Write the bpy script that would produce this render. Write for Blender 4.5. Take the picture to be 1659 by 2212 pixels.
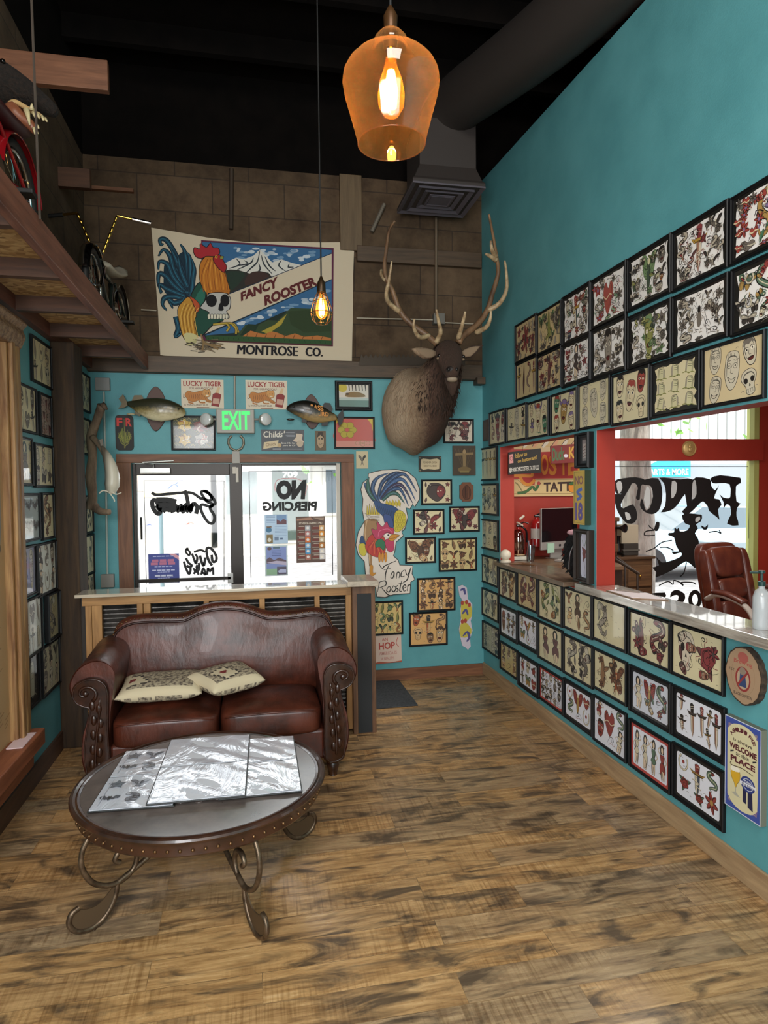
import bpy, bmesh, math, random
from mathutils import Vector, Matrix
pi = math.pi
for _o in list(bpy.data.objects):
    bpy.data.objects.remove(_o, do_unlink=True)
S = bpy.context.scene
COL = S.collection
# ------------------------------------------------------------------ camera, world, lights, exposure
EYE = Vector((0, 0, 1.8))
CR = Vector((0.98039521, -0.19676641, -0.01040275))
CU = Vector((0.01732853, 0.03350909, 0.99928818))
CF = Vector((0.19627776, 0.97987761, -0.03626182))
FPX, PW, PH = 1400.0, 1659, 2212
cam = bpy.data.cameras.new('camera')
cam.sensor_fit = 'HORIZONTAL'; cam.sensor_width = 36.0; cam.lens = 36.0 * FPX / PW
cam.clip_start = 0.05; cam.clip_end = 200
camo = bpy.data.objects.new('camera', cam); COL.objects.link(camo)
camo.matrix_world = Matrix(((CR.x, CU.x, -CF.x, 0), (CR.y, CU.y, -CF.y, 0), (CR.z, CU.z, -CF.z, 1.8), (0, 0, 0, 1)))
S.camera = camo
S.view_settings.view_transform = 'Standard'; S.view_settings.look = 'None'
S.view_settings.exposure = 0.06; S.view_settings.gamma = 1.0; S.view_settings.use_curve_mapping = False
w = bpy.data.worlds.new('world'); S.world = w; w.use_nodes = True
bg = w.node_tree.nodes['Background']
bg.inputs[0].default_value = (0.88, 0.94, 1.0, 1); bg.inputs[1].default_value = 3.3
try:
    S.cycles.use_denoising = True
    S.cycles.max_bounces = 6; S.cycles.diffuse_bounces = 3; S.cycles.glossy_bounces = 3
    S.cycles.transmission_bounces = 4; S.cycles.transparent_max_bounces = 8
    S.cycles.caustics_reflective = False; S.cycles.caustics_refractive = False
    S.cycles.sample_clamp_indirect = 6.0
    S.cycles.use_adaptive_sampling = True; S.cycles.adaptive_threshold = 0.02
except Exception:
    pass
def light(name, kind, loc, energy, col=(1, 1, 1), size=1.0, sy=None, aim=None, portal=False):
    l = bpy.data.lights.new(name, kind); l.energy = energy; l.color = col
    if kind == 'AREA':
        l.size = size
        if sy: l.shape = 'RECTANGLE'; l.size_y = sy
        if portal: l.cycles.is_portal = True
    elif kind == 'POINT': l.shadow_soft_size = size
    elif kind == 'SUN': l.angle = size
    o = bpy.data.objects.new(name, l); COL.objects.link(o); o.location = loc
    if aim is not None: o.rotation_euler = (Vector(aim) - Vector(loc)).to_track_quat('-Z', 'Y').to_euler()
    return o
light('sun', 'SUN', (0, -5, 20), 5.5, (1, .96, .9), 0.01, aim=(3, 6, 0))
light('assumed_rear_daylight', 'AREA', (-0.1, -2.3, 2.0), 150, (.97, .98, 1), 2.6, 2.2, aim=(0.2, 3, 1.75))  # area light added before the solid rear wall, assumed daylight, no window built
light('rear_fill_light', 'AREA', (0.2, -0.9, 4.6), 115, (1, .95, .86), 1.6, 1.6, aim=(1.2, 3.0, 1.2))  # added overhead fill for the main room, no fixture hangs there
light('left_fill_light', 'AREA', (-1.28, -0.5, 2.2), 165, (.98, .98, 1), 1.5, 1.7, aim=(2.1, 1.9, 1.2))  # unseen fill added to brighten the right wall, the left wall has no window
light('office_top_fill_light', 'AREA', (3.3, 4.3, 2.78), 36, (1, .95, .88), 0.9, 0.9, aim=(3.3, 4.4, 0))  # fill added from above to brighten the office, no lamp is built there
light('office_side_fill_light', 'AREA', (4.6, 2.0, 1.9), 16, (1, .97, .93), 1.6, 1.6, aim=(3.0, 5.0, 1.4))  # extra fill standing inside the office, not daylight from a window
light('door_daylight', 'AREA', (-0.13, 5.99, 1.1), 1, (1, 1, 1), 1.9, 2.05, aim=(-0.13, 0, 1.1), portal=True)
light('office_window_daylight', 'AREA', (4.3, 5.99, 1.5), 1, (1, 1, 1), 1.8, 2.4, aim=(4.3, 0, 1.5), portal=True)
light('door_glow', 'AREA', (-0.13, 5.80, 1.95), 4, (.95, .98, 1), 1.7, 0.12, aim=(-0.13, 4.2, 0.6))  # added strip light inside the doorway, boosts the daylight coming through the glass

# ------------------------------------------------------------------ room measures and picture-to-room helpers
XR, YF, XL = 2.151, 5.904, -1.355
def ray(x, y): return CR * ((x - PW / 2) / FPX) - CU * ((y - PH / 2) / FPX) + CF
def onx(x, y, X=XR): d = ray(x, y); return EYE + d * (X / d.x)
def ony(x, y, Y=YF): d = ray(x, y); return EYE + d * (Y / d.y)
def onz(x, y, Z=0.0): d = ray(x, y); return EYE + d * ((Z - 1.8) / d.z)
# ------------------------------------------------------------------ materials
def lin(h):
    h = h.lstrip('#'); v = [int(h[i:i + 2], 16) / 255 for i in (0, 2, 4)]
    return tuple(c / 12.92 if c <= .04045 else ((c + .055) / 1.055) ** 2.4 for c in v) + (1,)
MC = {}
def mat(h, rough=.6, coat=0, metal=0, emit=0, alpha=1, spec=.5, bump=0, bscale=40):
    k = (h, rough, coat, metal, emit, alpha, spec, bump, bscale)
    if k in MC: return MC[k]
    m = bpy.data.materials.new('surface_' + h.strip('#')); m.use_nodes = True
    b = m.node_tree.nodes['Principled BSDF']
    b.inputs['Base Color'].default_value = lin(h); b.inputs['Roughness'].default_value = rough
    b.inputs['Metallic'].default_value = metal; b.inputs['Coat Weight'].default_value = coat
    b.inputs['Coat Roughness'].default_value = .04; b.inputs['Specular IOR Level'].default_value = spec
    if emit:
        b.inputs['Emission Color'].default_value = lin(h); b.inputs['Emission Strength'].default_value = emit
    if alpha < 1: b.inputs['Alpha'].default_value = alpha
    if bump:
        n = N(m, 'ShaderNodeTexNoise', Scale=bscale, Detail=4); bp = N(m, 'ShaderNodeBump', Strength=bump)
        bp.inputs['Distance'].default_value = .01
        L(m, coords(m), n.inputs['Vector']); L(m, n.outputs[0], bp.inputs['Height']); L(m, bp.outputs[0], b.inputs['Normal'])
    MC[k] = m; return m
def N(m, t, **kw):
    n = m.node_tree.nodes.new(t)
    for k, v in kw.items(): n.inputs[k].default_value = v
    return n
def L(m, a, b): m.node_tree.links.new(a, b)
def coords(m, scale=(1, 1, 1), rot=(0, 0, 0)):
    g = N(m, 'ShaderNodeNewGeometry'); p = N(m, 'ShaderNodeMapping')
    p.inputs['Scale'].default_value = scale; p.inputs['Rotation'].default_value = rot
    L(m, g.outputs['Position'], p.inputs['Vector']); return p.outputs[0]
def objcoords(m, scale=(1, 1, 1)):
    g = N(m, 'ShaderNodeTexCoord'); p = N(m, 'ShaderNodeMapping'); p.inputs['Scale'].default_value = scale
    L(m, g.outputs['Object'], p.inputs['Vector']); return p.outputs[0]
def ramp(m, fac, stops):
    r = N(m, 'ShaderNodeValToRGB'); e = r.color_ramp.elements
    while len(e) < len(stops): e.new(.5)
    for i, (p, c) in enumerate(stops): e[i].position = p; e[i].color = lin(c) if isinstance(c, str) else c
    L(m, fac, r.inputs['Fac']); return r.outputs['Color']
def mix(m, a, b, fac, mode='MIX'):
    x = N(m, 'ShaderNodeMix'); x.data_type = 'RGBA'; x.blend_type = mode
    for s, v in ((x.inputs[6], a), (x.inputs[7], b), (x.inputs[0], fac)):
        if isinstance(v, (int, float)): s.default_value = v
        elif isinstance(v, str): s.default_value = lin(v)
        else: L(m, v, s)
    return x.outputs[2]
def newmat(name, rough=.6, **kw):
    m = bpy.data.materials.new(name); m.use_nodes = True; b = m.node_tree.nodes['Principled BSDF']
    b.inputs['Roughness'].default_value = rough
    for k, v in kw.items(): b.inputs[k].default_value = v
    return m, b
def bumpit(m, b, h, strength=.3, dist=.01):
    bp = N(m, 'ShaderNodeBump', Strength=strength); bp.inputs['Distance'].default_value = dist
    L(m, h, bp.inputs['Height']); L(m, bp.outputs[0], b.inputs['Normal'])
WC = {}
def wood(c1, c2, axis='x', scale=1.0, rough=.55, coat=0, dark=None):
    k = (c1, c2, axis, scale, rough, coat, dark)
    if k in WC: return WC[k]
    m, b = newmat('wood_' + c1.strip('#'), rough); b.inputs['Coat Weight'].default_value = coat
    sc = {'x': (1.2, 14, 14), 'y': (14, 1.2, 14), 'z': (14, 14, 1.2)}[axis]
    v = coords(m, tuple(s * scale for s in sc))
    n = N(m, 'ShaderNodeTexNoise', Scale=2.2, Detail=6, Roughness=.6, Distortion=.6); L(m, v, n.inputs['Vector'])
    st = [(.28, c1), (.7, c2)]
    if dark: st = [(.18, dark), (.36, c1), (.72, c2)]
    c = ramp(m, n.outputs[0], st); L(m, c, b.inputs['Base Color']); bumpit(m, b, n.outputs[0], .25, .004)
    WC[k] = m; return m
def noisy(name, c1, c2, scale, rough=.6, lo=.35, hi=.65, bump=.2, detail=5, coat=0, sc=(1, 1, 1), metal=0, dist=.01):
    m, b = newmat(name, rough); b.inputs['Coat Weight'].default_value = coat; b.inputs['Metallic'].default_value = metal
    n = N(m, 'ShaderNodeTexNoise', Scale=scale, Detail=detail, Roughness=.6); L(m, coords(m, sc), n.inputs['Vector'])
    L(m, ramp(m, n.outputs[0], [(lo, c1), (hi, c2)]), b.inputs['Base Color'])
    if bump: bumpit(m, b, n.outputs[0], bump, dist)
    return m

TEAL = noisy('teal_wall_paint', '#55979d', '#5fa3a9', 3, .55, bump=0)
_m, _b = TEAL, TEAL.node_tree.nodes['Principled BSDF']
_n = N(_m, 'ShaderNodeTexNoise', Scale=130, Detail=2); L(_m, coords(_m), _n.inputs['Vector']); bumpit(_m, _b, _n.outputs[0], .25, .003)
RED = noisy('red_wall_paint', '#9e2d1f', '#a83424', 3, .5, bump=0)
BLACKP = noisy('black_ceiling_paint', '#070504', '#0e0a08', 6, .9, bump=.2)
BLACKP.node_tree.nodes['Principled BSDF'].inputs['Specular IOR Level'].default_value = .12

# floor: wood-look planks running across the room
FLOOR, _b = newmat('plank_floor', .38); _m = FLOOR
_g = coords(_m)
_br = N(_m, 'ShaderNodeTexBrick', Scale=1.0); _br.offset = .37; _br.offset_frequency = 2
for k, v in (('Mortar Size', .0012), ('Brick Width', 1.12), ('Row Height', .150), ('Bias', 0.0), ('Mortar Smooth', 0.1)): _br.inputs[k].default_value = v
_br.inputs['Color1'].default_value = (0, 0, 0, 1); _br.inputs['Color2'].default_value = (1, 1, 1, 1); _br.inputs['Mortar'].default_value = (.4, .4, .4, 1)
L(_m, _g, _br.inputs['Vector'])
_sep = N(_m, 'ShaderNodeSeparateColor'); L(_m, _br.outputs['Color'], _sep.inputs[0])
_add = N(_m, 'ShaderNodeVectorMath'); _add.operation = 'MULTIPLY_ADD'
L(_m, _br.outputs['Color'], _add.inputs[0]); _add.inputs[1].default_value = (31, 17, 9); L(_m, _g, _add.inputs[2])
def _st(sx, sy, sc, det, dis=0, ro=.6):
    mp = N(_m, 'ShaderNodeMapping'); mp.inputs['Scale'].default_value = (sx, sy, 1); L(_m, _add.outputs[0], mp.inputs['Vector'])
    n = N(_m, 'ShaderNodeTexNoise', Scale=sc, Detail=det, Roughness=ro, Distortion=dis); L(_m, mp.outputs[0], n.inputs['Vector']); return n.outputs[0]
_grain = _st(1.6, 16, 3, 7, .4); _patch = _st(1.5, 4.5, 2.2, 5, .8); _saw = _st(34, 1.2, 2.4, 2)
_c0 = ramp(_m, _grain, [(.24, '#6e5036'), (.42, '#a67e51'), (.6, '#c49a67'), (.8, '#dbb584')])
_c1 = mix(_m, _c0, ramp(_m, _grain, [(.3, '#6a5a4b'), (.7, '#ab9678')]), ramp(_m, _sep.outputs[0], [(.3, (0, 0, 0, 1)), (.95, (.7, .7, .7, 1))]))
_c2 = mix(_m, _c1, '#43372d', ramp(_m, _patch, [(.49, (0, 0, 0, 1)), (.64, (.85, .85, .85, 1))]))
_c3 = mix(_m, _c2, ramp(_m, _saw, [(.35, '#9a8468'), (.55, '#ffffff')]), ramp(_m, _st(1.2, 3, 1.5, 2), [(.42, (0, 0, 0, 1)), (.6, (.5, .5, .5, 1))]), 'MULTIPLY')
_sf = N(_m, 'ShaderNodeMath'); _sf.operation = 'MULTIPLY'; _sf.inputs[1].default_value = .45; L(_m, _br.outputs['Fac'], _sf.inputs[0])
_c4 = mix(_m, _c3, '#3a2e22', _sf.outputs[0])
L(_m, _c4, _b.inputs['Base Color']); bumpit(_m, _b, _grain, .12, .003)
L(_m, ramp(_m, _patch, [(.3, (.22, .22, .22, 1)), (.7, (.36, .36, .36, 1))]), _b.inputs['Roughness'])

# upper masonry: big brown blocks
def blocks(name, ax):
    m, b = newmat(name, .9)
    v = coords(m, (1, 1, 1), (pi / 2, 0, 0) if ax == 'y' else (pi / 2, 0, pi / 2))
    g = N(m, 'ShaderNodeNewGeometry'); s = N(m, 'ShaderNodeSeparateXYZ'); L(m, g.outputs['Position'], s.inputs[0])
    cb = N(m, 'ShaderNodeCombineXYZ'); L(m, s.outputs['X' if ax == 'y' else 'Y'], cb.inputs[0]); L(m, s.outputs['Z'], cb.inputs[1])
    br = N(m, 'ShaderNodeTexBrick', Scale=1.0); L(m, cb.outputs[0], br.inputs['Vector'])
    for k, q in (('Mortar Size', .006), ('Brick Width', .62), ('Row Height', .30), ('Mortar Smooth', .3)): br.inputs[k].default_value = q
    br.inputs['Color1'].default_value = lin('#594733'); br.inputs['Color2'].default_value = lin('#66523d'); br.inputs['Mortar'].default_value = lin('#43362a')
    n = N(m, 'ShaderNodeTexNoise', Scale=5, Detail=6, Roughness=.65); L(m, g.outputs['Position'], n.inputs['Vector'])
    c = mix(m, br.outputs['Color'], ramp(m, n.outputs[0], [(.3, '#7d6a56'), (.7, '#ffffff')]), .75, 'MULTIPLY'); L(m, c, b.inputs['Base Color'])
    bumpit(m, b, n.outputs[0], .4, .01); return m
BLOCKY = blocks('brown_block_wall', 'y'); BLOCKX = blocks('brown_block_side_wall', 'x')
OAK = wood('#8a6136', '#b98a52', 'x'); OAKZ = wood('#8a6136', '#b98a52', 'z'); OAKY = wood('#7d6144', '#a98a66', 'y')
TRIMX = wood('#5d3a26', '#8a5c3f', 'x'); TRIMZ = wood('#5d3a26', '#8a5c3f', 'z')
BROWNX = wood('#3a2417', '#5c3a26', 'x'); BROWNY = wood('#5a3428', '#8d5b48', 'y'); DARKZ = wood('#2a1e14', '#46331f', 'z', rough=.85, dark='#170f09')
BEAMX = wood('#3b2d20', '#5b4733', 'x')
def osb():
    m, b = newmat('strand_board', .85); vo = N(m, 'ShaderNodeTexVoronoi', Scale=28); vo.inputs['Randomness'].default_value = 1
    L(m, coords(m, (1, 1.8, 1)), vo.inputs['Vector']); s = N(m, 'ShaderNodeSeparateColor'); L(m, vo.outputs['Color'], s.inputs[0])
    L(m, ramp(m, s.outputs[0], [(0, '#8d6a40'), (.5, '#b58f5c'), (1, '#d4b27c')]), b.inputs['Base Color']); return m
OSB = osb()
def glassmat(name, col='#ffffff', refl=.08):
    m = bpy.data.materials.new(name); m.use_nodes = True; t = m.node_tree; t.nodes.clear()
    o = t.nodes.new('ShaderNodeOutputMaterial'); a = t.nodes.new('ShaderNodeBsdfTransparent'); g = t.nodes.new('ShaderNodeBsdfGlossy')
    a.inputs[0].default_value = lin(col); g.inputs['Roughness'].default_value = .03
    f = t.nodes.new('ShaderNodeLayerWeight'); f.inputs[0].default_value = .25
    r = t.nodes.new('ShaderNodeMath'); r.operation = 'MULTIPLY_ADD'; r.inputs[1].default_value = .7; r.inputs[2].default_value = refl
    x = t.nodes.new('ShaderNodeMixShader'); t.links.new(f.outputs['Fresnel'], r.inputs[0]); t.links.new(r.outputs[0], x.inputs[0])
    t.links.new(a.outputs[0], x.inputs[1]); t.links.new(g.outputs[0], x.inputs[2]); t.links.new(x.outputs[0], o.inputs[0]); return m
GLASS = glassmat('clear_window_glass', '#ffffff', .02)
LEATHER = noisy('oxblood_leather', '#38190f', '#5c2b1c', 7, .40, bump=0, coat=.08)
_m, _b = LEATHER, LEATHER.node_tree.nodes['Principled BSDF']
_n = N(_m, 'ShaderNodeTexNoise', Scale=16, Detail=6, Roughness=.6, Distortion=.4); L(_m, coords(_m, (1, 1, .35)), _n.inputs['Vector']); bumpit(_m, _b, _n.outputs[0], .34, .014)
CARVED = noisy('dark_carved_wood', '#24120b', '#3d2114', 20, .3, bump=.1, coat=.3)
IRON = noisy('bronzed_iron', '#4a3a2c', '#776450', 30, .38, bump=.15, metal=.7)
CHROME = mat('#c8c8c8', .12, metal=1); BRASS = mat('#c9a24a', .2, metal=1); BLACKM = mat('#0b0b0d', .35)
DUCTM = mat('#332d2a', .6, metal=.1); GREYP = mat('#8d8f8f', .5)

# ------------------------------------------------------------------ mesh building
OFF = {}
def wloc(o): return OFF.get(o.name, Vector((0, 0, 0)))
class MB:
    def __init__(s): s.v = []; s.f = []; s.mi = []; s.ms = []
    def m(s, mt):
        if mt not in s.ms: s.ms.append(mt)
        return s.ms.index(mt)
    def add(s, vs, fs, mt):
        k = len(s.v); i = s.m(mt); s.v += [Vector(q) for q in vs]
        for f in fs: s.f.append([j + k for j in f]); s.mi.append(i)
        return s
    def box(s, x0, x1, y0, y1, z0, z1, mt, M=None):
        vs = [Vector((x, y, z)) for x in (x0, x1) for y in (y0, y1) for z in (z0, z1)]
        if M is not None: vs = [M @ q for q in vs]
        return s.add(vs, [(0, 1, 3, 2), (4, 6, 7, 5), (0, 4, 5, 1), (2, 3, 7, 6), (0, 2, 6, 4), (1, 5, 7, 3)], mt)
    def loft(s, rings, mt, closed=True, caps=True, loop=False):
        n = len(rings[0]); vs = [q for r in rings for q in r]; fs = []
        R = len(rings)
        for i in range(R if loop else R - 1):
            for j in range(n if closed else n - 1):
                a, b = i * n + j, i * n + (j + 1) % n; c, d = ((i + 1) % R) * n + (j + 1) % n, ((i + 1) % R) * n + j
                fs.append((a, b, c, d))
        if caps and not loop: fs += [tuple(range(n))[::-1], tuple(range((R - 1) * n, R * n))]
        return s.add(vs, fs, mt)
    def tube(s, pts, rad, mt, n=8, loop=False, caps=True, flat=1.0, up=None):
        pts = [Vector(p) for p in pts]; R = len(pts); rings = []
        rad = rad if isinstance(rad, (list, tuple)) else [rad] * R
        pn = None
        for i, p in enumerate(pts):
            a = pts[(i - 1) % R] if (loop or i) else p; b = pts[(i + 1) % R] if (loop or i < R - 1) else p
            t = (b - a).normalized() if (b - a).length > 1e-9 else Vector((0, 0, 1))
            if pn is None:
                pn = Vector(up) if up else (Vector((0, 0, 1)) if abs(t.z) < .9 else Vector((1, 0, 0)))
            pn = (pn - t * pn.dot(t)); pn = pn.normalized() if pn.length > 1e-6 else t.orthogonal().normalized()
            bn = t.cross(pn)
            rings.append([p + (pn * math.cos(2 * pi * k / n) + bn * math.sin(2 * pi * k / n) * flat) * rad[i] for k in range(n)])
        return s.loft(rings, mt, caps=caps, loop=loop)
    def lathe(s, prof, c, mt, n=24, M=None, caps=True):
        rings = []
        for r, z in prof:
            q = [Vector((r * math.cos(2 * pi * k / n), r * math.sin(2 * pi * k / n), z)) for k in range(n)]
            rings.append([(M @ p if M is not None else p) + Vector(c) for p in q])
        return s.loft(rings, mt, caps=caps)
    def prism(s, poly, fn, d, mt):
        n = len(poly); a = [fn(p[0], p[1], 0) for p in poly]; b = [fn(p[0], p[1], d) for p in poly]
        return s.add(a + b, [tuple(range(n))[::-1], tuple(range(n, 2 * n))] + [(i, (i + 1) % n, n + (i + 1) % n, n + i) for i in range(n)], mt)
    def ball(s, c, r, mt, n=12, m=8, e=1.0):
        c = Vector(c); r = r if isinstance(r, (tuple, list)) else (r, r, r)
        def sp(x): return math.copysign(abs(x) ** e, x)
        rings = []
        for i in range(m + 1):
            t = -pi / 2 + pi * i / m; ct = max(math.cos(t), .01)
            rings.append([c + Vector((r[0] * sp(ct) * sp(math.cos(2 * pi * k / n)), r[1] * sp(ct) * sp(math.sin(2 * pi * k / n)), r[2] * sp(math.sin(t)))) for k in range(n)])
        return s.loft(rings, mt)
    def xf(s, M, k=0):
        for i in range(k, len(s.v)): s.v[i] = M @ s.v[i]
        return s
    def build(s, name, parent=None, smooth=None, bevel=0, sub=0, seg=2, fix=True):
        me = bpy.data.meshes.new(name)
        if parent is None:
            lo = [min(q[i] for q in s.v) for i in range(3)]; hi = [max(q[i] for q in s.v) for i in range(3)]
            off = Vector(((lo[0] + hi[0]) / 2, (lo[1] + hi[1]) / 2, lo[2]))
        else: off = wloc(parent)
        me.from_pydata([tuple(q - off) for q in s.v], [], s.f)
        for mt in s.ms: me.materials.append(mt)
        me.polygons.foreach_set('material_index', s.mi)
        if fix:
            bm = bmesh.new(); bm.from_mesh(me); bmesh.ops.recalc_face_normals(bm, faces=bm.faces); bm.to_mesh(me); bm.free()
        o = bpy.data.objects.new(name, me); COL.objects.link(o)
        if parent is None: o.location = off
        else: o.parent = parent
        OFF[o.name] = off
        if smooth:
            me.polygons.foreach_set('use_smooth', [True] * len(me.polygons))
            if smooth < 180: me.set_sharp_from_angle(angle=math.radians(smooth))
        if bevel:
            b = o.modifiers.new('edge', 'BEVEL'); b.width = bevel; b.segments = seg; b.limit_method = 'ANGLE'
        if sub:
            q = o.modifiers.new('smooth', 'SUBSURF'); q.levels = sub; q.render_levels = sub
        return o
def thing(name, label, cat, loc, group=None):
    o = bpy.data.objects.new(name, None); COL.objects.link(o); o.location = loc; o.empty_display_size = .05
    OFF[o.name] = Vector(loc); return tag(o, label, cat, group)
def tag(o, label, cat, group=None):
    o['label'] = label; o['category'] = cat
    if group: o['group'] = group
    return o
def struct(o): o['kind'] = 'structure'; return o
def copy_tree(o, parent=None):
    c = o.copy(); COL.objects.link(c)
    if parent is not None: c.parent = parent
    for ch in [q for q in bpy.data.objects if q.parent == o]: copy_tree(ch, c)
    OFF[c.name] = wloc(o); return c
def cr(pts, n=4, loop=False):
    pts = [Vector(p) for p in pts]; R = len(pts); out = []
    if R < 3: return pts
    for i in range(R if loop else R - 1):
        p1, p2 = pts[i], pts[(i + 1) % R]
        p0 = pts[i - 1] if (i or loop) else p1; p3 = pts[(i + 2) % R] if (loop or i + 2 < R) else p2
        for k in range(n):
            t = k / n
            out.append(.5 * ((2 * p1) + (p2 - p0) * t + (2 * p0 - 5 * p1 + 4 * p2 - p3) * t * t + (3 * p1 - p0 - 3 * p2 + p3) * t ** 3))
    if not loop: out.append(pts[-1])
    return out
def crr(rad, n=4):
    out = []
    for i in range(len(rad) - 1):
        out += [rad[i] + (rad[i + 1] - rad[i]) * k / n for k in range(n)]
    return out + [rad[-1]]

# ------------------------------------------------------------------ flat drawings on paper, canvas, glass and painted boards
class Plane:
    def __init__(s, o, U, V, Nn): s.o, s.U, s.V, s.N = Vector(o), Vector(U), Vector(V), Vector(Nn)
    def at(s, u, v, n=0): return s.o + s.U * u + s.V * v + s.N * n
    def off(s, d): return Plane(s.o + s.N * d, s.U, s.V, s.N)
FAR = Plane((0, YF, 0), (1, 0, 0), (0, 0, 1), (0, -1, 0))
RGT = Plane((XR, 0, 0), (0, -1, 0), (0, 0, 1), (-1, 0, 0))
LFT = Plane((XL, 0, 0), (0, 1, 0), (0, 0, 1), (1, 0, 0))
def px2(pl, x, y):
    d = ray(x, y); t = (pl.o - EYE).dot(pl.N) / d.dot(pl.N); q = EYE + d * t - pl.o
    return (q.dot(pl.U), q.dot(pl.V))
TC = {}
def tess(s, bold):
    k = (s, bold)
    if k in TC: return TC[k]
    cu = bpy.data.curves.new('lettering', 'FONT'); cu.body = s; cu.size = 1; cu.offset = bold; cu.resolution_u = 3; cu.fill_mode = 'FRONT' if hasattr(cu, 'fill_mode') else cu.fill_mode
    ob = bpy.data.objects.new('lettering', cu); me = bpy.data.meshes.new_from_object(ob)
    vs = [(q.co.x, q.co.y) for q in me.vertices]; fs = [tuple(p.vertices) for p in me.polygons]
    bpy.data.objects.remove(ob); bpy.data.curves.remove(cu); bpy.data.meshes.remove(me)
    if vs:
        x0 = min(q[0] for q in vs); x1 = max(q[0] for q in vs); y0 = min(q[1] for q in vs); y1 = max(q[1] for q in vs)
        vs = [((q[0] - x0) / max(x1 - x0, 1e-6), (q[1] - y0) / max(y1 - y0, 1e-6)) for q in vs]
    TC[k] = (vs, fs); return TC[k]
class Art:
    STEP = 1.6e-5
    def __init__(s, fn=None, coat=0, rough=.6, z=0.0): s.ink = False; s.fine = 1.0; s.p = []; s.fn = [fn] if fn else []; s.coat = coat; s.rough = rough; s.z = z; s.k = 0
    def T(s, p):
        for f in reversed(s.fn): p = f(p)
        return (p[0], p[1])
    def sub(s, f): s.fn.append(f); return s
    def pop(s): s.fn.pop()
    def raw(s, vs, fs, col): s.k += 1; s.p.append((vs, fs, col, s.z + s.k * s.STEP))
    def poly(s, pts, col, smooth=0):
        if smooth: pts = [(q.x, q.y) for q in cr([(a[0], a[1], 0) for a in pts], smooth, True)]
        vs = [s.T(q) for q in pts]; s.raw(vs, [tuple(range(len(vs)))], col)
    def rect(s, x0, y0, x1, y1, col): s.poly([(x0, y0), (x1, y0), (x1, y1), (x0, y1)], col)
    def ell(s, cx, cy, rx, ry, col, n=14, a0=0, a1=2 * pi, rot=0):
        c, q = math.cos(rot), math.sin(rot); out = []
        for i in range(n):
            t = a0 + (a1 - a0) * i / (n if a1 - a0 > 6.2 else n - 1); x, y = rx * math.cos(t), ry * math.sin(t); out.append((cx + x * c - y * q, cy + x * q + y * c))
        s.poly(out, col)
    def stroke(s, pts, wd, col, smooth=4, loop=False, taper=None):
        pts = [(a[0], a[1], 0) for a in pts]
        if smooth and len(pts) > 2: pts = cr(pts, smooth, loop)
        q = [Vector(s.T((a[0], a[1]))) for a in pts]; R = len(q); vs = []
        for i in range(R):
            a = q[(i - 1) % R] if (loop or i) else q[i]; b = q[(i + 1) % R] if (loop or i < R - 1) else q[i]
            t = (b - a); t = t.normalized() if t.length > 1e-9 else Vector((1, 0)); nn = Vector((-t.y, t.x))
            f = 1.0
            if taper:
                x = i / max(R - 1, 1); f = taper[0] + (taper[1] - taper[0]) * x if len(taper) == 2 else (taper[0] + (taper[1] - taper[0]) * x * 2 if x < .5 else taper[1] + (taper[2] - taper[1]) * (x - .5) * 2)
            vs += [tuple(q[i] + nn * wd * f / 2), tuple(q[i] - nn * wd * f / 2)]
        M = R if loop else R - 1
        s.raw(vs, [(2 * i, 2 * i + 1, (2 * i + 3) % (2 * R), (2 * i + 2) % (2 * R)) for i in range(M)], col)
    def blob(s, pts, fill, ow=.0022, oc='#15110f', smooth=3, shade=0):
        s.poly(pts, fill, smooth)
        if s.ink and isinstance(fill, str):
            cx = sum(p[0] for p in pts) / len(pts); cy = sum(p[1] for p in pts) / len(pts); h = len(pts) // 2 + 1
            q = [(cx + (p[0] - cx) * .74, cy + (p[1] - cy) * .74) for p in pts[:h]]
            d = '#' + ''.join('%02x' % int(int(fill[i:i + 2], 16) * .45) for i in (1, 3, 5)); s.stroke(q, .0055 * s.fine, d, smooth, taper=(.3, 1.2, .3)); ow = ow * 1.25 * s.fine
        if ow: s.stroke(pts, ow, oc, smooth, True)
    def text(s, t, quad, col, bold=.0, flip=False):
        vs, fs = tess(t, bold)
        if len(quad) == 4 and not isinstance(quad[0], (tuple, list)):
            x, y, w_, h = quad; quad = [(x, y + h), (x + w_, y + h), (x + w_, y), (x, y)]
        (ax, ay), (bx, by), (cx, cy), (dx, dy) = quad; out = []
        for u, v in vs:
            if flip: u = 1 - u
            out.append(s.T(((ax * (1 - u) + bx * u) * v + (dx * (1 - u) + cx * u) * (1 - v), (ay * (1 - u) + by * u) * v + (dy * (1 - u) + cy * u) * (1 - v))))
        if out: s.raw(out, fs, col)
    def build(s, name, pl, parent=None, n=0.0, back=None):
        mb = MB()
        for vs, fs, col, z in s.p:
            mt = mat(col, s.rough, s.coat) if isinstance(col, str) else col
            mb.add([pl.at(a[0], a[1], n + z) for a in vs], fs, mt)
        if back: back(mb)
        return mb.build(name, parent, fix=False)
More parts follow.
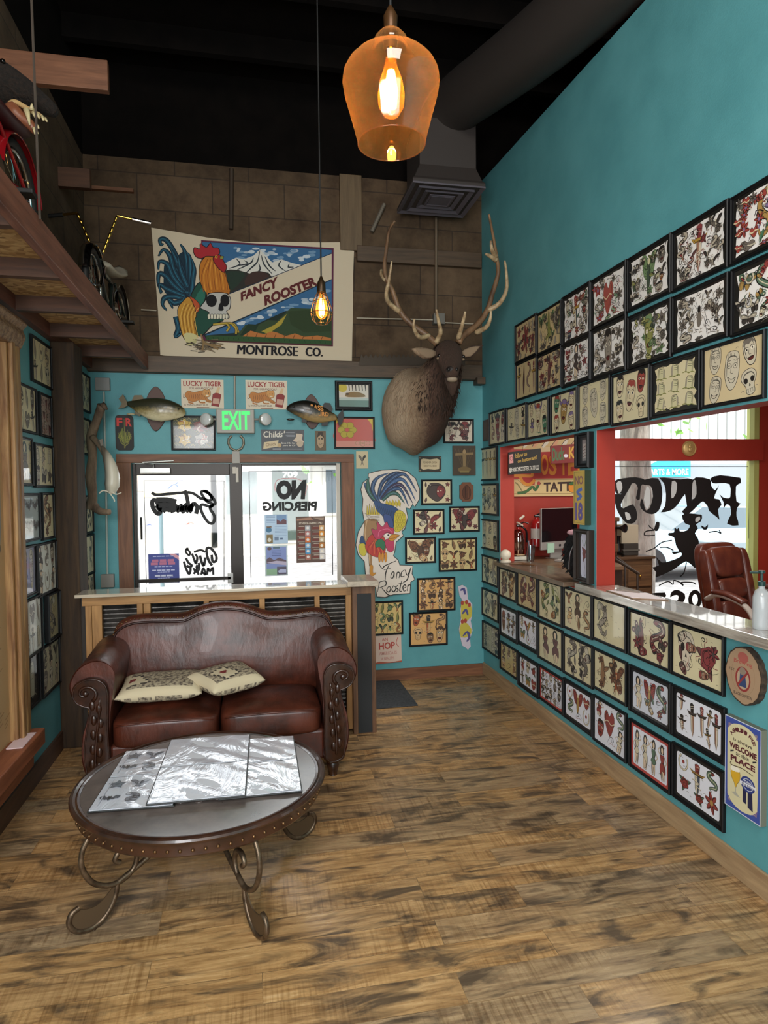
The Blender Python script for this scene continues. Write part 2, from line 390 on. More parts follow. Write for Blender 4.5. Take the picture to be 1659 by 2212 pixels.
# ------------------------------------------------------------------ the setting
struct(MB().box(XL - .1, 6.2, -2.7, 6.03, -.1, 0, FLOOR).build('floor'))
D0, D1, DH = -1.03, .785, 2.042
m = MB()
for x0, x1, z0, z1 in ((XL - .1, D0, 0, 2.81), (D1, XR + .13, 0, 2.81), (D0, D1, DH, 2.81)): m.box(x0, x1, YF, YF + .14, z0, z1, TEAL)
m.box(XL - .1, XR + .13, YF, YF + .14, 2.81, 4.62, BLOCKY); m.box(XL - .1, 6.2, YF + .003, YF + .14, 4.62, 5.5, BLACKP)
struct(m.build('wall_back'))
m = MB(); m.box(XL - .12, XL, -2.6, YF, 0, 2.83, TEAL); m.box(XL - .12, XL, -2.6, YF, 2.83, 4.61, BLOCKX); m.box(XL - .12, XL, -2.6, YF, 4.61, 5.5, BLACKP)
struct(m.build('wall_left'))
def topz(y): return 4.68 - (YF - y) * .084
O1a, O1b, O2a, O2b, OZ0, OZ1 = 4.023, 5.468, .9, 3.81, 1.10, 2.156
m = MB()
for x0, x1, mt in ((XR, XR + .004, TEAL), (XR + .004, XR + .135, RED)):
    m.box(x0, x1, -2.6, YF, 0, OZ0, mt); m.box(x0, x1, O1b, YF, OZ0, OZ1, mt); m.box(x0, x1, O2b, O1a, OZ0, OZ1, mt); m.box(x0, x1, -2.6, O2a, OZ0, OZ1, mt)
    m.prism([(-2.6, OZ1), (YF, OZ1), (YF, topz(YF)), (-2.6, topz(-2.6))], lambda a, b, c: Vector((x0 + c, a, b)), x1 - x0, mt)
struct(m.build('wall_right'))
struct(MB().box(XL - .1, 6.2, -2.72, -2.6, 0, 5.5, TEAL).build('wall_rear'))
WX0, WX1 = 3.44, 5.21
m = MB(); Y0, Y1 = YF, YF + .14
for x0, x1, z0, z1 in ((XR + .13, WX0, 0, 2.95), (WX1, 6.2, 0, 2.95), (WX0, WX1, 0, .42), (WX0, WX1, 2.75, 2.95)): m.box(x0, x1, Y0, Y1, z0, z1, RED)
m.box(XR + .13, 6.2, Y0, Y1, 2.95, 4.62, BLACKP)
struct(m.build('wall_front_office'))
struct(MB().box(WX0, WX1, YF - .05, YF + .1, 2.052, 2.272, RED).build('trim_7'))
struct(MB().box(6.1, 6.2, -2.6, YF, 0, 5.5, RED).build('wall_office'))
cl = struct(MB().box(XL - .1, 6.2, -2.7, YF + .14, 5.4, 5.5, BLACKP).build('ceiling'))
for i in range(9):
    y = -.4 + i * .72
    MB().box(XL, 6.1, y, y + .06, 5.22, 5.4, BLACKP).build('joist', cl)
struct(MB().box(XR + .14, 6.1, -2.6, YF, 2.95, 3.0, BLACKP).build('ceiling_office'))
# baseboards and trims
struct(MB().box(XR - .016, XR - .001, -2.5, YF - .02, 0, .118, wood('#8d7052', '#b89a74', 'y')).build('baseboard_right', bevel=.003))
struct(MB().box(D1 + .13, XR - .017, YF - .018, YF - .001, 0, .105, TRIMX).build('baseboard_back'))
struct(MB().box(XL + .001, XL + .018, -2.5, 4.83, 0, .13, wood('#3f2a1d', '#5d4030', 'y')).build('baseboard_left'))
TW = .118
struct(MB().box(D0 - TW, D0, YF - .024, YF - .001, 0, DH, TRIMZ).build('trim_1', bevel=.003))
struct(MB().box(D1, D1 + TW, YF - .024, YF - .001, 0, DH, TRIMZ).build('trim_2', bevel=.003))
struct(MB().box(D0 - TW, D1 + TW, YF - .024, YF - .001, DH, DH + .076, TRIMX).build('trim_3', bevel=.003))
# beams on the masonry
struct(MB().box(XL, 2.13, YF - .06, YF - .001, 2.812, 2.955, BEAMX).build('trim_4', bevel=.006))
struct(MB().box(.95, 2.135, YF - .05, YF - .001, 3.86, 4.0, BEAMX).build('trim_5', bevel=.006))
struct(MB().box(.80, 1.0, YF - .045, YF - .001, 3.95, 4.62, wood('#57452f', '#6f5b41', 'z')).build('trim_6', bevel=.004))
struct(MB().box(2.06, 2.14, YF - .12, YF - .001, 2.765, 2.83, BEAMX).build('trim_8', bevel=.004))
# rough mortar smears above the beam
# storefront door and sidelight
FRM = mat('#2d2722', .4, metal=.4); PALE = mat('#cfc6b8', .5); SILV = mat('#b9b9b4', .35, metal=.6)
dY = YF + .05
def dx(x): return ony(x, 1100, dY).x
def dz(y, x=500): return ony(x, y, dY).z
d = thing('door_1', 'glass shop entrance door in a dark metal frame with painted lettering', 'door', (dx(400), dY, 0)); d['kind'] = 'structure'
gx0, gx1, gz1 = dx(297), dx(497), dz(1026)
m = MB(); m.box(D0 + .005, gx0, dY - .03, dY + .03, .01, DH - .005, FRM).box(gx1, dx(524), dY - .03, dY + .03, .01, DH - .005, FRM).box(gx0, gx1, dY - .03, dY + .03, gz1, DH - .005, FRM).box(gx0, gx1, dY - .03, dY + .03, .01, .26, FRM)
m.build('door_frame', d, bevel=.004)
MB().box(gx0, gx1, dY - .003, dY + .003, .26, gz1, GLASS).build('pane', d)
MB().box(gx0, gx1, dY - .07, dY - .045, dz(1250), dz(1243), FRM).box(gx1 - .03, gx1 + .02, dY - .07, dY - .03, dz(1258), dz(1236), SILV).build('push_bar', d, bevel=.003)
MB().tube([(dx(307), dY - .06, dz(1160)), (dx(307), dY - .06, dz(1113))], .009, FRM).build('pull_handle', d)
m = MB().box(dx(309), dx(372), dY - .10, dY - .035, dz(1021), dz(1011), SILV).box(dx(308), dx(372), dY - .095, dY - .04, dz(1023), dz(1021), PALE)
m.tube([(dx(336), dY - .07, dz(1011)), (dx(336), dY - .07, dz(1004)), (dx(316), dY - .14, dz(1000)), (dx(380), dY - .09, dz(996))], .008, SILV); m.build('door_closer', d, bevel=.003)
MB().box(dx(504), dx(512), dY - .05, dY - .03, dz(1024), dz(1009), PALE).box(dx(511), dx(517), dY - .055, dY - .03, dz(1042), dz(1010), PALE).build('latch_guard', d, bevel=.002)
w1 = thing('window_1', 'fixed glass sidelight right of the entrance door', 'window', (dx(630), dY, 0)); w1['kind'] = 'structure'
sx0, sx1 = dx(524), D1 - .005; sz1 = dz(1006)
MB().box(sx1 - .035, sx1, dY - .03, dY + .03, .01, DH - .005, PALE).box(sx0, sx1 - .035, dY - .03, dY + .03, sz1, DH - .005, FRM).box(sx0, sx1 - .035, dY - .03, dY + .03, .01, .26, FRM).build('window_frame', w1, bevel=.003)
MB().box(sx0, sx1 - .035, dY - .003, dY + .003, .26, sz1, GLASS).build('pane', w1)
# lettering painted on the outside of the glass, so it reads backwards from in here
GL = Plane((0, dY - .004, 0), (1, 0, 0), (0, 0, 1), (0, -1, 0))
INK = '#0c0b0c'
def zm(ox, oy, s): return lambda p: px2(GL, ox + p[0] * s, oy + p[1] * s)
a = Art(zm(280, 990, .14467))
a.stroke([(1410, 1840), (1410, 340), (215, 335), (250, 1870)], .006, INK, 0)
for p, wd in (([(1080, 600), (1190, 630), (1225, 590), (1160, 500), (1090, 490), (1075, 530), (1150, 640), (1240, 690), (1200, 720), (1080, 690), (1060, 740), (1100, 850), (1180, 960), (1250, 960), (1265, 860), (1200, 750), (1240, 700), (1280, 660), (1200, 540), (1100, 485)], .018),
              ([(330, 510), (400, 545), (600, 530), (850, 510), (960, 530), (1060, 600), (1090, 590)], .018), ([(820, 480), (850, 560), (870, 700), (790, 800), (780, 720)], .024),
              ([(990, 830), (1010, 730), (950, 680), (900, 800), (920, 690), (860, 790), (840, 690), (790, 800), (770, 700), (720, 790), (690, 700), (640, 800), (620, 640), (590, 780), (540, 640), (520, 790), (460, 640), (470, 780), (400, 640), (340, 640), (350, 740), (420, 830), (460, 790), (400, 700)], .026),
              ([(700, 650), (560, 620), (400, 620)], .03), ([(700, 720), (560, 700), (430, 700)], .03), ([(690, 770), (560, 770), (480, 760)], .024),
              ([(1230, 1600), (1170, 1500), (1150, 1350), (1220, 1350), (1290, 1450), (1290, 1530), (1240, 1540), (1225, 1440)], .016),
              ([(1130, 1400), (1060, 1370), (960, 1400)], .014), ([(880, 1350), (850, 1350), (840, 1400), (890, 1450), (900, 1400), (850, 1350)], .012),
              ([(930, 1420), (960, 1500), (990, 1570), (1010, 1480), (980, 1430)], .014), ([(1050, 1450), (1080, 1560), (1110, 1600), (1130, 1480)], .016), ([(1010, 1590), (1000, 1640), (1040, 1620), (1030, 1560)], .014),
              ([(840, 1490), (880, 1560), (930, 1600), (900, 1620), (850, 1600)], .014), ([(810, 1540), (840, 1640), (890, 1730), (910, 1640), (860, 1620)], .014),
              ([(960, 1730), (1000, 1660), (1030, 1740)], .013), ([(1070, 1740), (1100, 1640), (1140, 1740), (1085, 1700)], .013), ([(1160, 1740), (1170, 1640), (1200, 1690), (1240, 1630), (1250, 1740)], .013), ([(950, 1640), (1000, 1700), (1050, 1640)], .012)):
    a.stroke(p, wd * 1.45, INK, 4)
a.build('painted_lettering', GL, d)
a = Art(zm(510, 990, .1507))
a.stroke([(1385, 1670), (1375, 185), (185, 190), (215, 1710)], .007, INK, 0)
PNK = '#e7a0a4'
a.stroke([(560, 470), (560, 360), (620, 300), (740, 290), (860, 290), (1010, 370), (1000, 480), (970, 590)], .006, PNK, 3)
a.text('NO', [(565, 318), (1010, 305), (985, 590), (580, 595)], INK, .075, True)
a.text('PIERCING', [(370, 625), (1165, 615), (1150, 752), (390, 755)], INK, .05, True)
a.build('painted_lettering', GL, w1)
def flyer(name, label, tl, br, base, fn):
    u0, v1 = px2(GL, *tl); u1, v0 = px2(GL, *br)
    W, H = u1 - u0, v1 - v0
    a = Art(lambda p: (u0 + p[0] * W, v0 + p[1] * H)); a.rect(0, 0, 1, 1, base); fn(a)
    return tag(a.build(name, GL.off(.004)), label, 'poster')
def fl1(a):
    a.poly([(.65, 1), (1, .78), (1, .9), (.85, 1)], '#e9a9b4')
    for y, h, c, x in ((.90, .03, '#c9cdf2', .15), (.72, .09, '#c97a96', .12), (.62, .09, '#c97a96', .08), (.55, .025, '#c9cdf2', .2), (.42, .04, '#d5d8f5', .12), (.36, .025, '#c9cdf2', .3), (.22, .06, '#dfe2fa', .22), (.16, .02, '#c9cdf2', .3), (.1, .02, '#c9cdf2', .25)):
        n = 3 if h > .05 else 5
        for i in range(n): a.rect(x + (1 - 2 * x) * i / n, y, x + (1 - 2 * x) * (i + .82) / n, y + h, c)
    a.text('JUNE 2X, 2024', (.2, .21, .6, .07), '#eef0ff', .01, True)
    a.rect(.06, .01, .94, .05, '#d9dcf0')
flyer('poster', 'blue and pink event flyer taped low on the glass entrance door', (320, 1197), (388, 1258), '#4c56a0', fl1)
def fl2(a):
    for i in range(5): a.rect(.08, .95 - i * .055, .46, .965 - i * .055, '#6f8fb8')
    a.rect(.52, .66, .95, .98, '#7f9fc4'); a.poly([(.52, .66), (.95, .66), (.95, .8), (.8, .85), (.7, .76), (.52, .84)], '#74525a')
    a.ell(.18, .48, .13, .09, '#4f7fa0'); a.rect(.08, .56, .3, .6, '#7a5a3c'); a.rect(.08, .02, .35, .32, '#8e7a4e'); a.ell(.2, .14, .08, .07, '#e9e6d8')
    for i in range(7): a.rect(.44, .58 - i * .05, .95, .59 - i * .05, '#86a6cc')
    a.rect(.42, .12, .6, .24, '#7a8fa8'); a.rect(.66, .14, .78, .2, '#5c7494')
flyer('poster', 'pale blue text flyer taped on the sidelight glass above another flyer', (571, 1112), (622, 1174), '#c4dcf2', fl2)
def fl3(a):
    a.rect(.06, .04, .94, .96, '#8fa0d6'); a.rect(.36, .9, .66, .95, '#5f7a86'); a.ell(.2, .9, .1, .05, '#6d5a5a')
    for i in range(4): a.rect(.3, .82 - i * .05, .72, .835 - i * .05, '#4f5c92')
    a.poly([(.06, .55), (.2, .62), (.4, .52), (.62, .6), (.94, .5), (.94, .4), (.06, .42)], '#6d5b66'); a.poly([(.06, .44), (.94, .34), (.94, .46), (.5, .5)], '#c9bfd6')
    a.rect(.06, .04, .52, .24, '#9fc7a4'); a.rect(.52, .04, .94, .3, '#6a6478'); a.poly([(.56, .16), (.7, .22), (.92, .2), (.92, .1), (.6, .1)], '#c6cdee')
flyer('poster', 'lilac landscape flyer taped on the sidelight glass below the text flyer', (572, 1179), (622, 1243), '#cfe0e2', fl3)
def fl4(a):
    a.poly([(.03, .95), (.5, .98), (.6, .93), (.03, .91)], '#b0836c'); a.poly([(.58, .97), (.95, .9), (.97, .97)], '#a9907c')
    a.text('UPCOMING EVENTS', (.1, .83, .8, .045), '#e8dcc8', .01, True)
    pc = ['#b9bcc0', '#c98a86', '#e07a3c', '#8cbde0', '#58a6d8', '#b87a6a']; pd = ['#e0b07a', '#e89a3c', '#d8c09a', '#c9843c', '#e4ded8', '#eae4de']
    for i in range(6):
        y = .75 - i * .125
        for x in (.05, .55):
            a.rect(x, y - .03, x + .24, y + .02, '#7c3f36'); a.rect(x + .05, y + .03, x + .24, y + .042, '#d9c6b4'); a.rect(x, y - .055, x + .24, y - .04, '#a8988a')
        a.rect(.31, y - .06, .49, y + .055, pc[i]); a.rect(.80, y - .06, .97, y + .055, pd[i])
        a.ell(.40, y, .05, .03, '#f2ede6'); a.ell(.88, y - .01, .05, .03, '#fff6e6')
flyer('poster', 'brown upcoming events poster with two columns of small pictures on sidelight', (639, 1116), (703, 1214), '#6a5348', fl4)
# ------------------------------------------------------------------ tattoo flash: small inked motifs, then the framed sheets
BK = '#1a1512'
PAL = {'bw': ['#6f665c', '#a59a89', '#3a332e', '#8a8073', '#c9bea6'], 'col': ['#8f3a35', '#56705a', '#a8864a', '#414b58', '#d3c6a8'],
       'brn': ['#7a4f35', '#8f6a48', '#4f3626', '#a5532f', '#c9a676'], 'red': ['#84393a', '#6d4542', '#4a3f3b', '#9a6f58', '#d0c2ac'],
       'grn': ['#6f8a5c', '#8a8a4a', '#3f4d3a', '#a06a3a', '#cfc79c'], 'pop': ['#9c4238', '#4f7f5f', '#7d6a90', '#a8854a', '#d8c6a0']}
def ellp(cx, cy, rx, ry, n=10): return [(cx + rx * math.cos(2 * pi * i / n), cy + ry * math.sin(2 * pi * i / n)) for i in range(n)]
def m_skull(a, c, r):
    a.blob([(-.6, .1), (-.75, .5), (-.4, .95), (.4, .95), (.75, .5), (.6, .1), (.4, -.2), (.38, -.7), (0, -.85), (-.38, -.7), (-.4, -.2)], c[4])
    for s in (-1, 1): a.ell(s * .32, .22, .2, .22, BK, 8)
    a.poly([(0, .0), (.1, -.22), (-.1, -.22)], BK)
    for x in (-.2, 0, .2): a.stroke([(x, -.4), (x, -.72)], .0015, BK, 0)
    a.stroke([(-.36, -.42), (.36, -.42)], .0015, BK, 0)
def m_dagger(a, c, r):
    a.blob([(-.3, .3), (.3, .3), (.26, -.6), (0, -1), (-.26, -.6)], c[4], smooth=0)
    a.poly([(0, .3), (.26, .3), (.2, -.6), (0, -1)], c[3])
    a.blob([(-.95, .5), (-.6, .26), (.6, .26), (.95, .5), (.5, .42), (-.5, .42)], r.choice([c[2], '#b08a3c']), smooth=0)
    a.blob([(-.24, .42), (.24, .42), (.3, .9), (0, 1), (-.3, .9)], r.choice([c[0], '#2b2724']), smooth=0)
    for y in (.52, .64, .76): a.stroke([(-.26, y), (.26, y + .06)], .0022, r.choice([BK, c[4]]), 0)
    if r.random() < .5: a.stroke([(-.6, -.1), (.2, -.2), (-.2, -.4), (.5, -.5)], .005, c[4], 3); a.stroke([(-.6, -.14), (.2, -.24), (-.2, -.44), (.5, -.54)], .0016, BK, 3)
def m_rose(a, c, r):
    for t in (.4, 2.4, 4.3): a.blob([(0, 0), (.6 * math.cos(t - .3), .6 * math.sin(t - .3)), (1.0 * math.cos(t), 1.0 * math.sin(t)), (.6 * math.cos(t + .3), .6 * math.sin(t + .3))], c[1], .0016)
    a.blob([(.62 * math.cos(i * pi / 5) * (1 if i % 2 else .82), .62 * math.sin(i * pi / 5) * (1 if i % 2 else .82)) for i in range(10)], c[0])
    a.stroke([(-.3, .1), (-.1, .35), (.25, .25), (.28, -.1), (0, -.3), (-.22, -.1), (-.05, .12), (.1, 0)], .003, BK, 3)
    a.stroke([(-.5, -.2), (-.1, -.5), (.4, -.35)], .002, BK, 3)
def m_flower(a, c, r):
    for i in range(6):
        t = i * pi / 3 + .3; a.blob([(0, 0), (.55 * math.cos(t - .4), .55 * math.sin(t - .4)), (.95 * math.cos(t), .95 * math.sin(t)), (.55 * math.cos(t + .4), .55 * math.sin(t + .4))], c[0], .0016)
    a.ell(0, 0, .25, .25, c[2], 8)
def m_snake(a, c, r):
    p = [(-.1, .95), (.45, .85), (.6, .5), (.1, .25), (-.5, .05), (-.55, -.35), (0, -.5), (.4, -.65), (.1, -.95)]
    q = a.T((0, 0)); w_ = abs(a.T((.2, 0))[0] - q[0]) + .002
    a.stroke(p, w_ * 1.35, BK, 5, taper=(1.6, 1.7, .3)); a.stroke(p, w_, c[1], 5, taper=(1.5, 1.6, .2)); a.stroke(p, w_ * .3, c[4], 5, taper=(1, 1, .1))
    a.blob([(-.35, .98), (-.1, 1.1), (.15, .98), (0, .8), (-.3, .85)], c[0])
def m_face(a, c, r):
    f = r.choice([c[0], c[1], c[4], c[4], c[3]])
    a.blob([(-.62, .45), (-.4, .95), (.4, .95), (.62, .45), (.55, -.3), (.25, -.9), (-.25, -.9), (-.55, -.3)], f, .003)
    a.poly([(-.6, .5), (-.38, .97), (.38, .97), (.6, .5), (.3, .68), (0, .55), (-.3, .68)], r.choice([BK, c[2], c[0]]))
    for s in (-1, 1):
        a.ell(s * .27, .2, .17, .11, '#efe6d0', 8); a.ell(s * .27, .2, .08, .09, BK, 6); a.stroke([(s * .08, .32), (s * .28, .42), (s * .5, .3)], .003, BK, 3)
        a.stroke([(s * .45, .05), (s * .4, -.3), (s * .25, -.45)], .0018, BK, 3)
    a.stroke([(.05, .2), (.13, -.15), (-.1, -.18)], .002, BK, 3)
    a.blob([(-.3, -.42), (0, -.36), (.3, -.42), (.15, -.6), (-.15, -.6)], '#5a1f1c', .002)
def m_sketch(a, c, r):
    a.blob([(-.6, .4), (-.4, .95), (.4, .95), (.6, .4), (.55, -.4), (.2, -.95), (-.2, -.95), (-.55, -.4)], c[4], .0022)
    for s in (-1, 1): a.stroke(ellp(s * .26, .25, .17, .14, 7), .002, BK, 2, True); a.ell(s * .26, .25, .06, .06, BK, 6); a.stroke([(s * .5, .6), (s * .3, .5), (s * .1, .55)], .0025, BK, 2)
    a.stroke([(0, .3), (.12, -.1), (-.1, -.14)], .002, BK, 2); a.stroke([(-.35, -.35), (-.1, -.45), (.15, -.42), (.36, -.3), (.1, -.62), (-.2, -.6), (-.35, -.35)], .003, BK, 2)
    for i in range(5): x = r.uniform(-.4, .4); a.stroke([(x, .9), (x * .9, .7)], .002, BK, 0)
def m_lady(a, c, r):
    sk = '#e3c9a8'; d = r.choice([c[0], c[1], c[4], c[2]]); q = r.choice((-1, 1))
    a.stroke([(-.3 * q, .4), (-.85 * q, .1), (-.4 * q, -.12)], .006, BK, 3); a.stroke([(-.3 * q, .4), (-.85 * q, .1), (-.4 * q, -.12)], .0042, sk, 3); a.stroke([(.35 * q, .4), (.9 * q, .62), (.4 * q, .85)], .006, BK, 3); a.stroke([(.35 * q, .4), (.9 * q, .62), (.4 * q, .85)], .0042, sk, 3)
    a.blob([(-.25 * q, -.2), (.35 * q, -.2), (.42 * q, -.6), (.3 * q, -1), (.1 * q, -1), (.05 * q, -.5), (-.1 * q, -.98), (-.32 * q, -.98), (-.35 * q, -.5)], sk, .0018)
    a.blob([(-.4, .42), (.4, .42), (.38, .15), (.26, .0), (.58, -.25), (.5, -.62 if r.random() < .6 else -.3), (.0, -.45), (-.5, -.7 if r.random() < .5 else -.3), (-.56, -.22), (-.26, .0), (-.38, .15)], d, .0022)
    a.stroke([(-.3, .02), (0, -.03), (.3, .02)], .003, BK, 2); a.poly([(-.34, .44), (-.42, .75), (-.2, 1.0), (.2, 1.0), (.42, .75), (.34, .44), (.2, .5), (-.2, .5)], BK, 2); a.ell(0, .7, .23, .2, sk, 9); a.poly([(-.2, .8), (0, .92), (.2, .8), (.22, .92), (0, 1), (-.22, .92)], BK)
def m_bird(a, c, r):
    for s in (-1, 1): a.blob([(0, .1), (s * .5, .75), (s * 1, .7), (s * .85, .45), (s * .7, .3), (s * .45, .1), (s * .2, -.2)], c[0] if s < 0 else c[2], .0022, smooth=2)
    a.blob([(-.16, .3), (0, .55), (.16, .3), (.14, -.3), (.35, -.95), (0, -.6), (-.35, -.95), (-.14, -.3)], c[3], .002, smooth=0)
    a.ell(0, .45, .14, .14, c[4], 8); a.poly([(-.1, .2), (.1, .2), (0, -.2)], c[4])
def m_heart(a, c, r):
    a.blob([(0, -.9), (-.75, -.05), (-.8, .5), (-.4, .75), (0, .4), (.4, .75), (.8, .5), (.75, -.05)], c[0]); a.stroke([(-.95, -.1), (-.3, .1), (.3, -.1), (.95, .15)], .006, c[4], 3); a.stroke([(-.95, -.22), (-.3, -.02), (.3, -.22), (.95, .03)], .0018, BK, 3)
def m_star(a, c, r):
    a.blob([((1 if i % 2 == 0 else .45) * math.cos(pi / 2 + i * pi / 5), (1 if i % 2 == 0 else .45) * math.sin(pi / 2 + i * pi / 5)) for i in range(10)], c[0], .002, smooth=0); a.ell(0, 0, .25, .25, c[2], 6)
def m_tomb(a, c, r):
    a.blob([(-.5, -.7), (-.5, .4), (-.3, .85), (.3, .85), (.5, .4), (.5, -.7)], c[4], .0025, smooth=0); a.poly([(.3, -.7), (.3, .8), (.5, .4), (.5, -.7)], '#a49a86')
    a.stroke([(-.28, .35), (.2, .35)], .002, BK, 0); a.stroke([(-.28, .1), (.2, .1)], .002, BK, 0); a.stroke([(-.8, -.75), (-.4, -.6), (0, -.8), (.4, -.62), (.85, -.78)], .005, c[1], 2)
def m_moth(a, c, r):
    for s in (-1, 1):
        a.blob([(0, .2), (s * .4, .8), (s * .95, .75), (s * .8, .15), (s * .1, -.05)], c[1], .002); a.blob([(0, 0), (s * .7, .05), (s * .65, -.6), (s * .3, -.75)], c[2], .002); a.ell(s * .6, .5, .14, .14, c[4], 6)
    a.stroke([(0, .5), (0, -.7)], .006, BK, 0)
def m_spider(a, c, r):
    for s in (-1, 1):
        for k in range(4): t = .5 - k * .35; a.stroke([(0, 0), (s * .55, t + .35), (s * .95, t * 1.6 - .2)], .0022, BK, 2)
    a.ell(0, -.2, .28, .38, c[0], 9); a.ell(0, .25, .16, .18, BK, 8)
def m_leaf(a, c, r):
    a.blob([(0, -1), (-.35, -.3), (-.25, .4), (0, 1), (.25, .4), (.35, -.3)], c[1], .002); a.stroke([(0, -.95), (0, .8)], .0016, BK, 0)
def m_swirl(a, c, r):
    a.stroke([(-.9, -.5), (-.3, .3), (.3, .5), (.6, .1), (.3, -.2), (.05, .05), (.2, .2)], .004, BK, 4, taper=(.3, 1.2, .5)); a.stroke([(-.6, -.7), (0, -.4), (.7, -.6), (.9, -.2)], .003, c[0], 4)
def m_cat(a, c, r):
    p = [(-.5, .9), (.1, .75), (.45, .35), (.1, 0), (-.35, -.25), (-.2, -.65), (.35, -.75), (.6, -.45)]
    w_ = abs(a.T((.36, 0))[0] - a.T((0, 0))[0])
    a.stroke(p, w_ * 1.25, BK, 5, taper=(1, 1.2, .35)); a.stroke(p, w_, c[r.choice((0, 1, 3))], 5, taper=(1, 1.15, .25))
    for i in range(7): t = -.7 + i * .22; a.stroke([(-.15 + t * .2, t), (.05, t + .08), (.25 + t * .2, t)], .0022, BK, 2)
    a.blob([(-.75, .75), (-.6, 1), (-.3, 1), (-.15, .8), (-.35, .55), (-.65, .6)], c[4], .002)
    for s in (-1, 1): a.stroke([(.1, .1 * s), (.55, .25 * s), (.75, .05 * s)], .006, BK, 3)
def m_horn(a, c, r):
    m_face(a, c, r)
    for s in (-1, 1): a.blob([(s * .4, .7), (s * .85, .85), (s * .8, 1.35), (s * 1.0, .9), (s * .7, .5)], c[2], .002)
def m_shoe(a, c, r):
    a.stroke([(-.5, .8), (-.75, 0), (-.45, -.7), (0, -.85), (.45, -.7), (.75, 0), (.5, .8)], .011, BK, 4); a.stroke([(-.5, .8), (-.75, 0), (-.45, -.7), (0, -.85), (.45, -.7), (.75, 0), (.5, .8)], .007, c[4], 4); m2 = c[0]; a.ell(0, .1, .25, .25, m2, 6)
def m_bat(a, c, r):
    for s in (-1, 1): a.blob([(0, .3), (s * .3, .25), (s * .6, .7), (s * 1, .5), (s * .85, 0), (s * .6, .1), (s * .4, -.2), (s * .2, -.05), (0, -.4)], c[2], .0018, smooth=0)
    a.poly([(-.18, .2), (-.15, .6), (0, .42), (.15, .6), (.18, .2), (0, -.2)], BK)
def m_bison(a, c, r):
    a.blob([(-.85, .2), (-.6, .85), (.1, .9), (.6, .6), (.75, 0), (.5, -.6), (.05, -.95), (-.4, -.7), (-.75, -.3)], c[2], .003); a.blob([(.1, .6), (.55, .55), (.7, 0), (.35, -.55), (0, -.2)], c[0], .002)
    for s in (-1, 1): a.stroke([(s * .5, .7), (s * .9, .9), (s * .9, 1.1)], .008, c[4], 3, taper=(1, .2))
    a.ell(.1, .1, .08, .06, '#e8ddc0', 6); a.ell(.35, .15, .07, .05, '#e8ddc0', 6)
def m_eagle(a, c, r):
    for s in (-1, 1):
        a.blob([(0, .2), (s * .4, .9), (s * 1, .95), (s * .9, .4), (s * .6, -.1), (s * .2, -.2)], c[0], .0022)
        for k in range(4): a.stroke([(s * .2, .1 - k * .06), (s * (.9 - k * .12), .7 - k * .25)], .0018, BK, 0)
    a.blob([(-.2, .5), (.2, .5), (.25, -.3), (.1, -.9), (-.1, -.9), (-.25, -.3)], c[2], .002); a.ell(0, .6, .18, .17, c[4], 8)
MOT = {k[2:]: v for k, v in list(globals().items()) if k.startswith('m_') and callable(v)}
def grid(nx, ny, s=.82): return [((i + .5) / nx, 1 - (j + .5) / ny, s * .5 / nx, s * .5 / ny) for j in range(ny) for i in range(nx)]
LAY = {'T1': [(.5, .5, .3, .45)], 'T2': [(.28, .5, .19, .43), (.72, .52, .2, .43)], 'T3': grid(3, 1), 'T4': grid(4, 1, .86), 'T5': grid(5, 1), 'G22': grid(2, 2), 'G32': grid(3, 2), 'G33': grid(3, 3), 'G43': grid(4, 3, .9), 'G54': grid(5, 4, .95),
       'Q5': [(.2, .77, .14, .2), (.8, .77, .14, .2), (.5, .52, .17, .28), (.2, .24, .14, .2), (.8, .24, .14, .2)],
       'C': [(.5, .52, .16, .44), (.16, .78, .13, .18), (.84, .78, .13, .18), (.15, .42, .12, .16), (.85, .44, .12, .16), (.22, .12, .15, .11), (.78, .13, .15, .11), (.34, .85, .08, .1), (.68, .86, .08, .1), (.33, .3, .08, .12), (.68, .3, .08, .12), (.5, .04, .1, .05)],
       'B': [(.5, .5, .36, .44), (.1, .85, .08, .1), (.9, .85, .08, .1), (.1, .15, .09, .1), (.9, .15, .09, .1)],
       'S': [(.16, .8, .12, .16), (.5, .6, .16, .3), (.84, .74, .12, .18), (.2, .34, .14, .18), (.55, .2, .12, .14), (.83, .3, .13, .22)],
       'D': [(.12, .8, .1, .17), (.14, .3, .1, .17), (.38, .5, .1, .4), (.6, .56, .1, .36), (.76, .72, .07, .2), (.74, .25, .07, .2), (.91, .5, .09, .42)]}
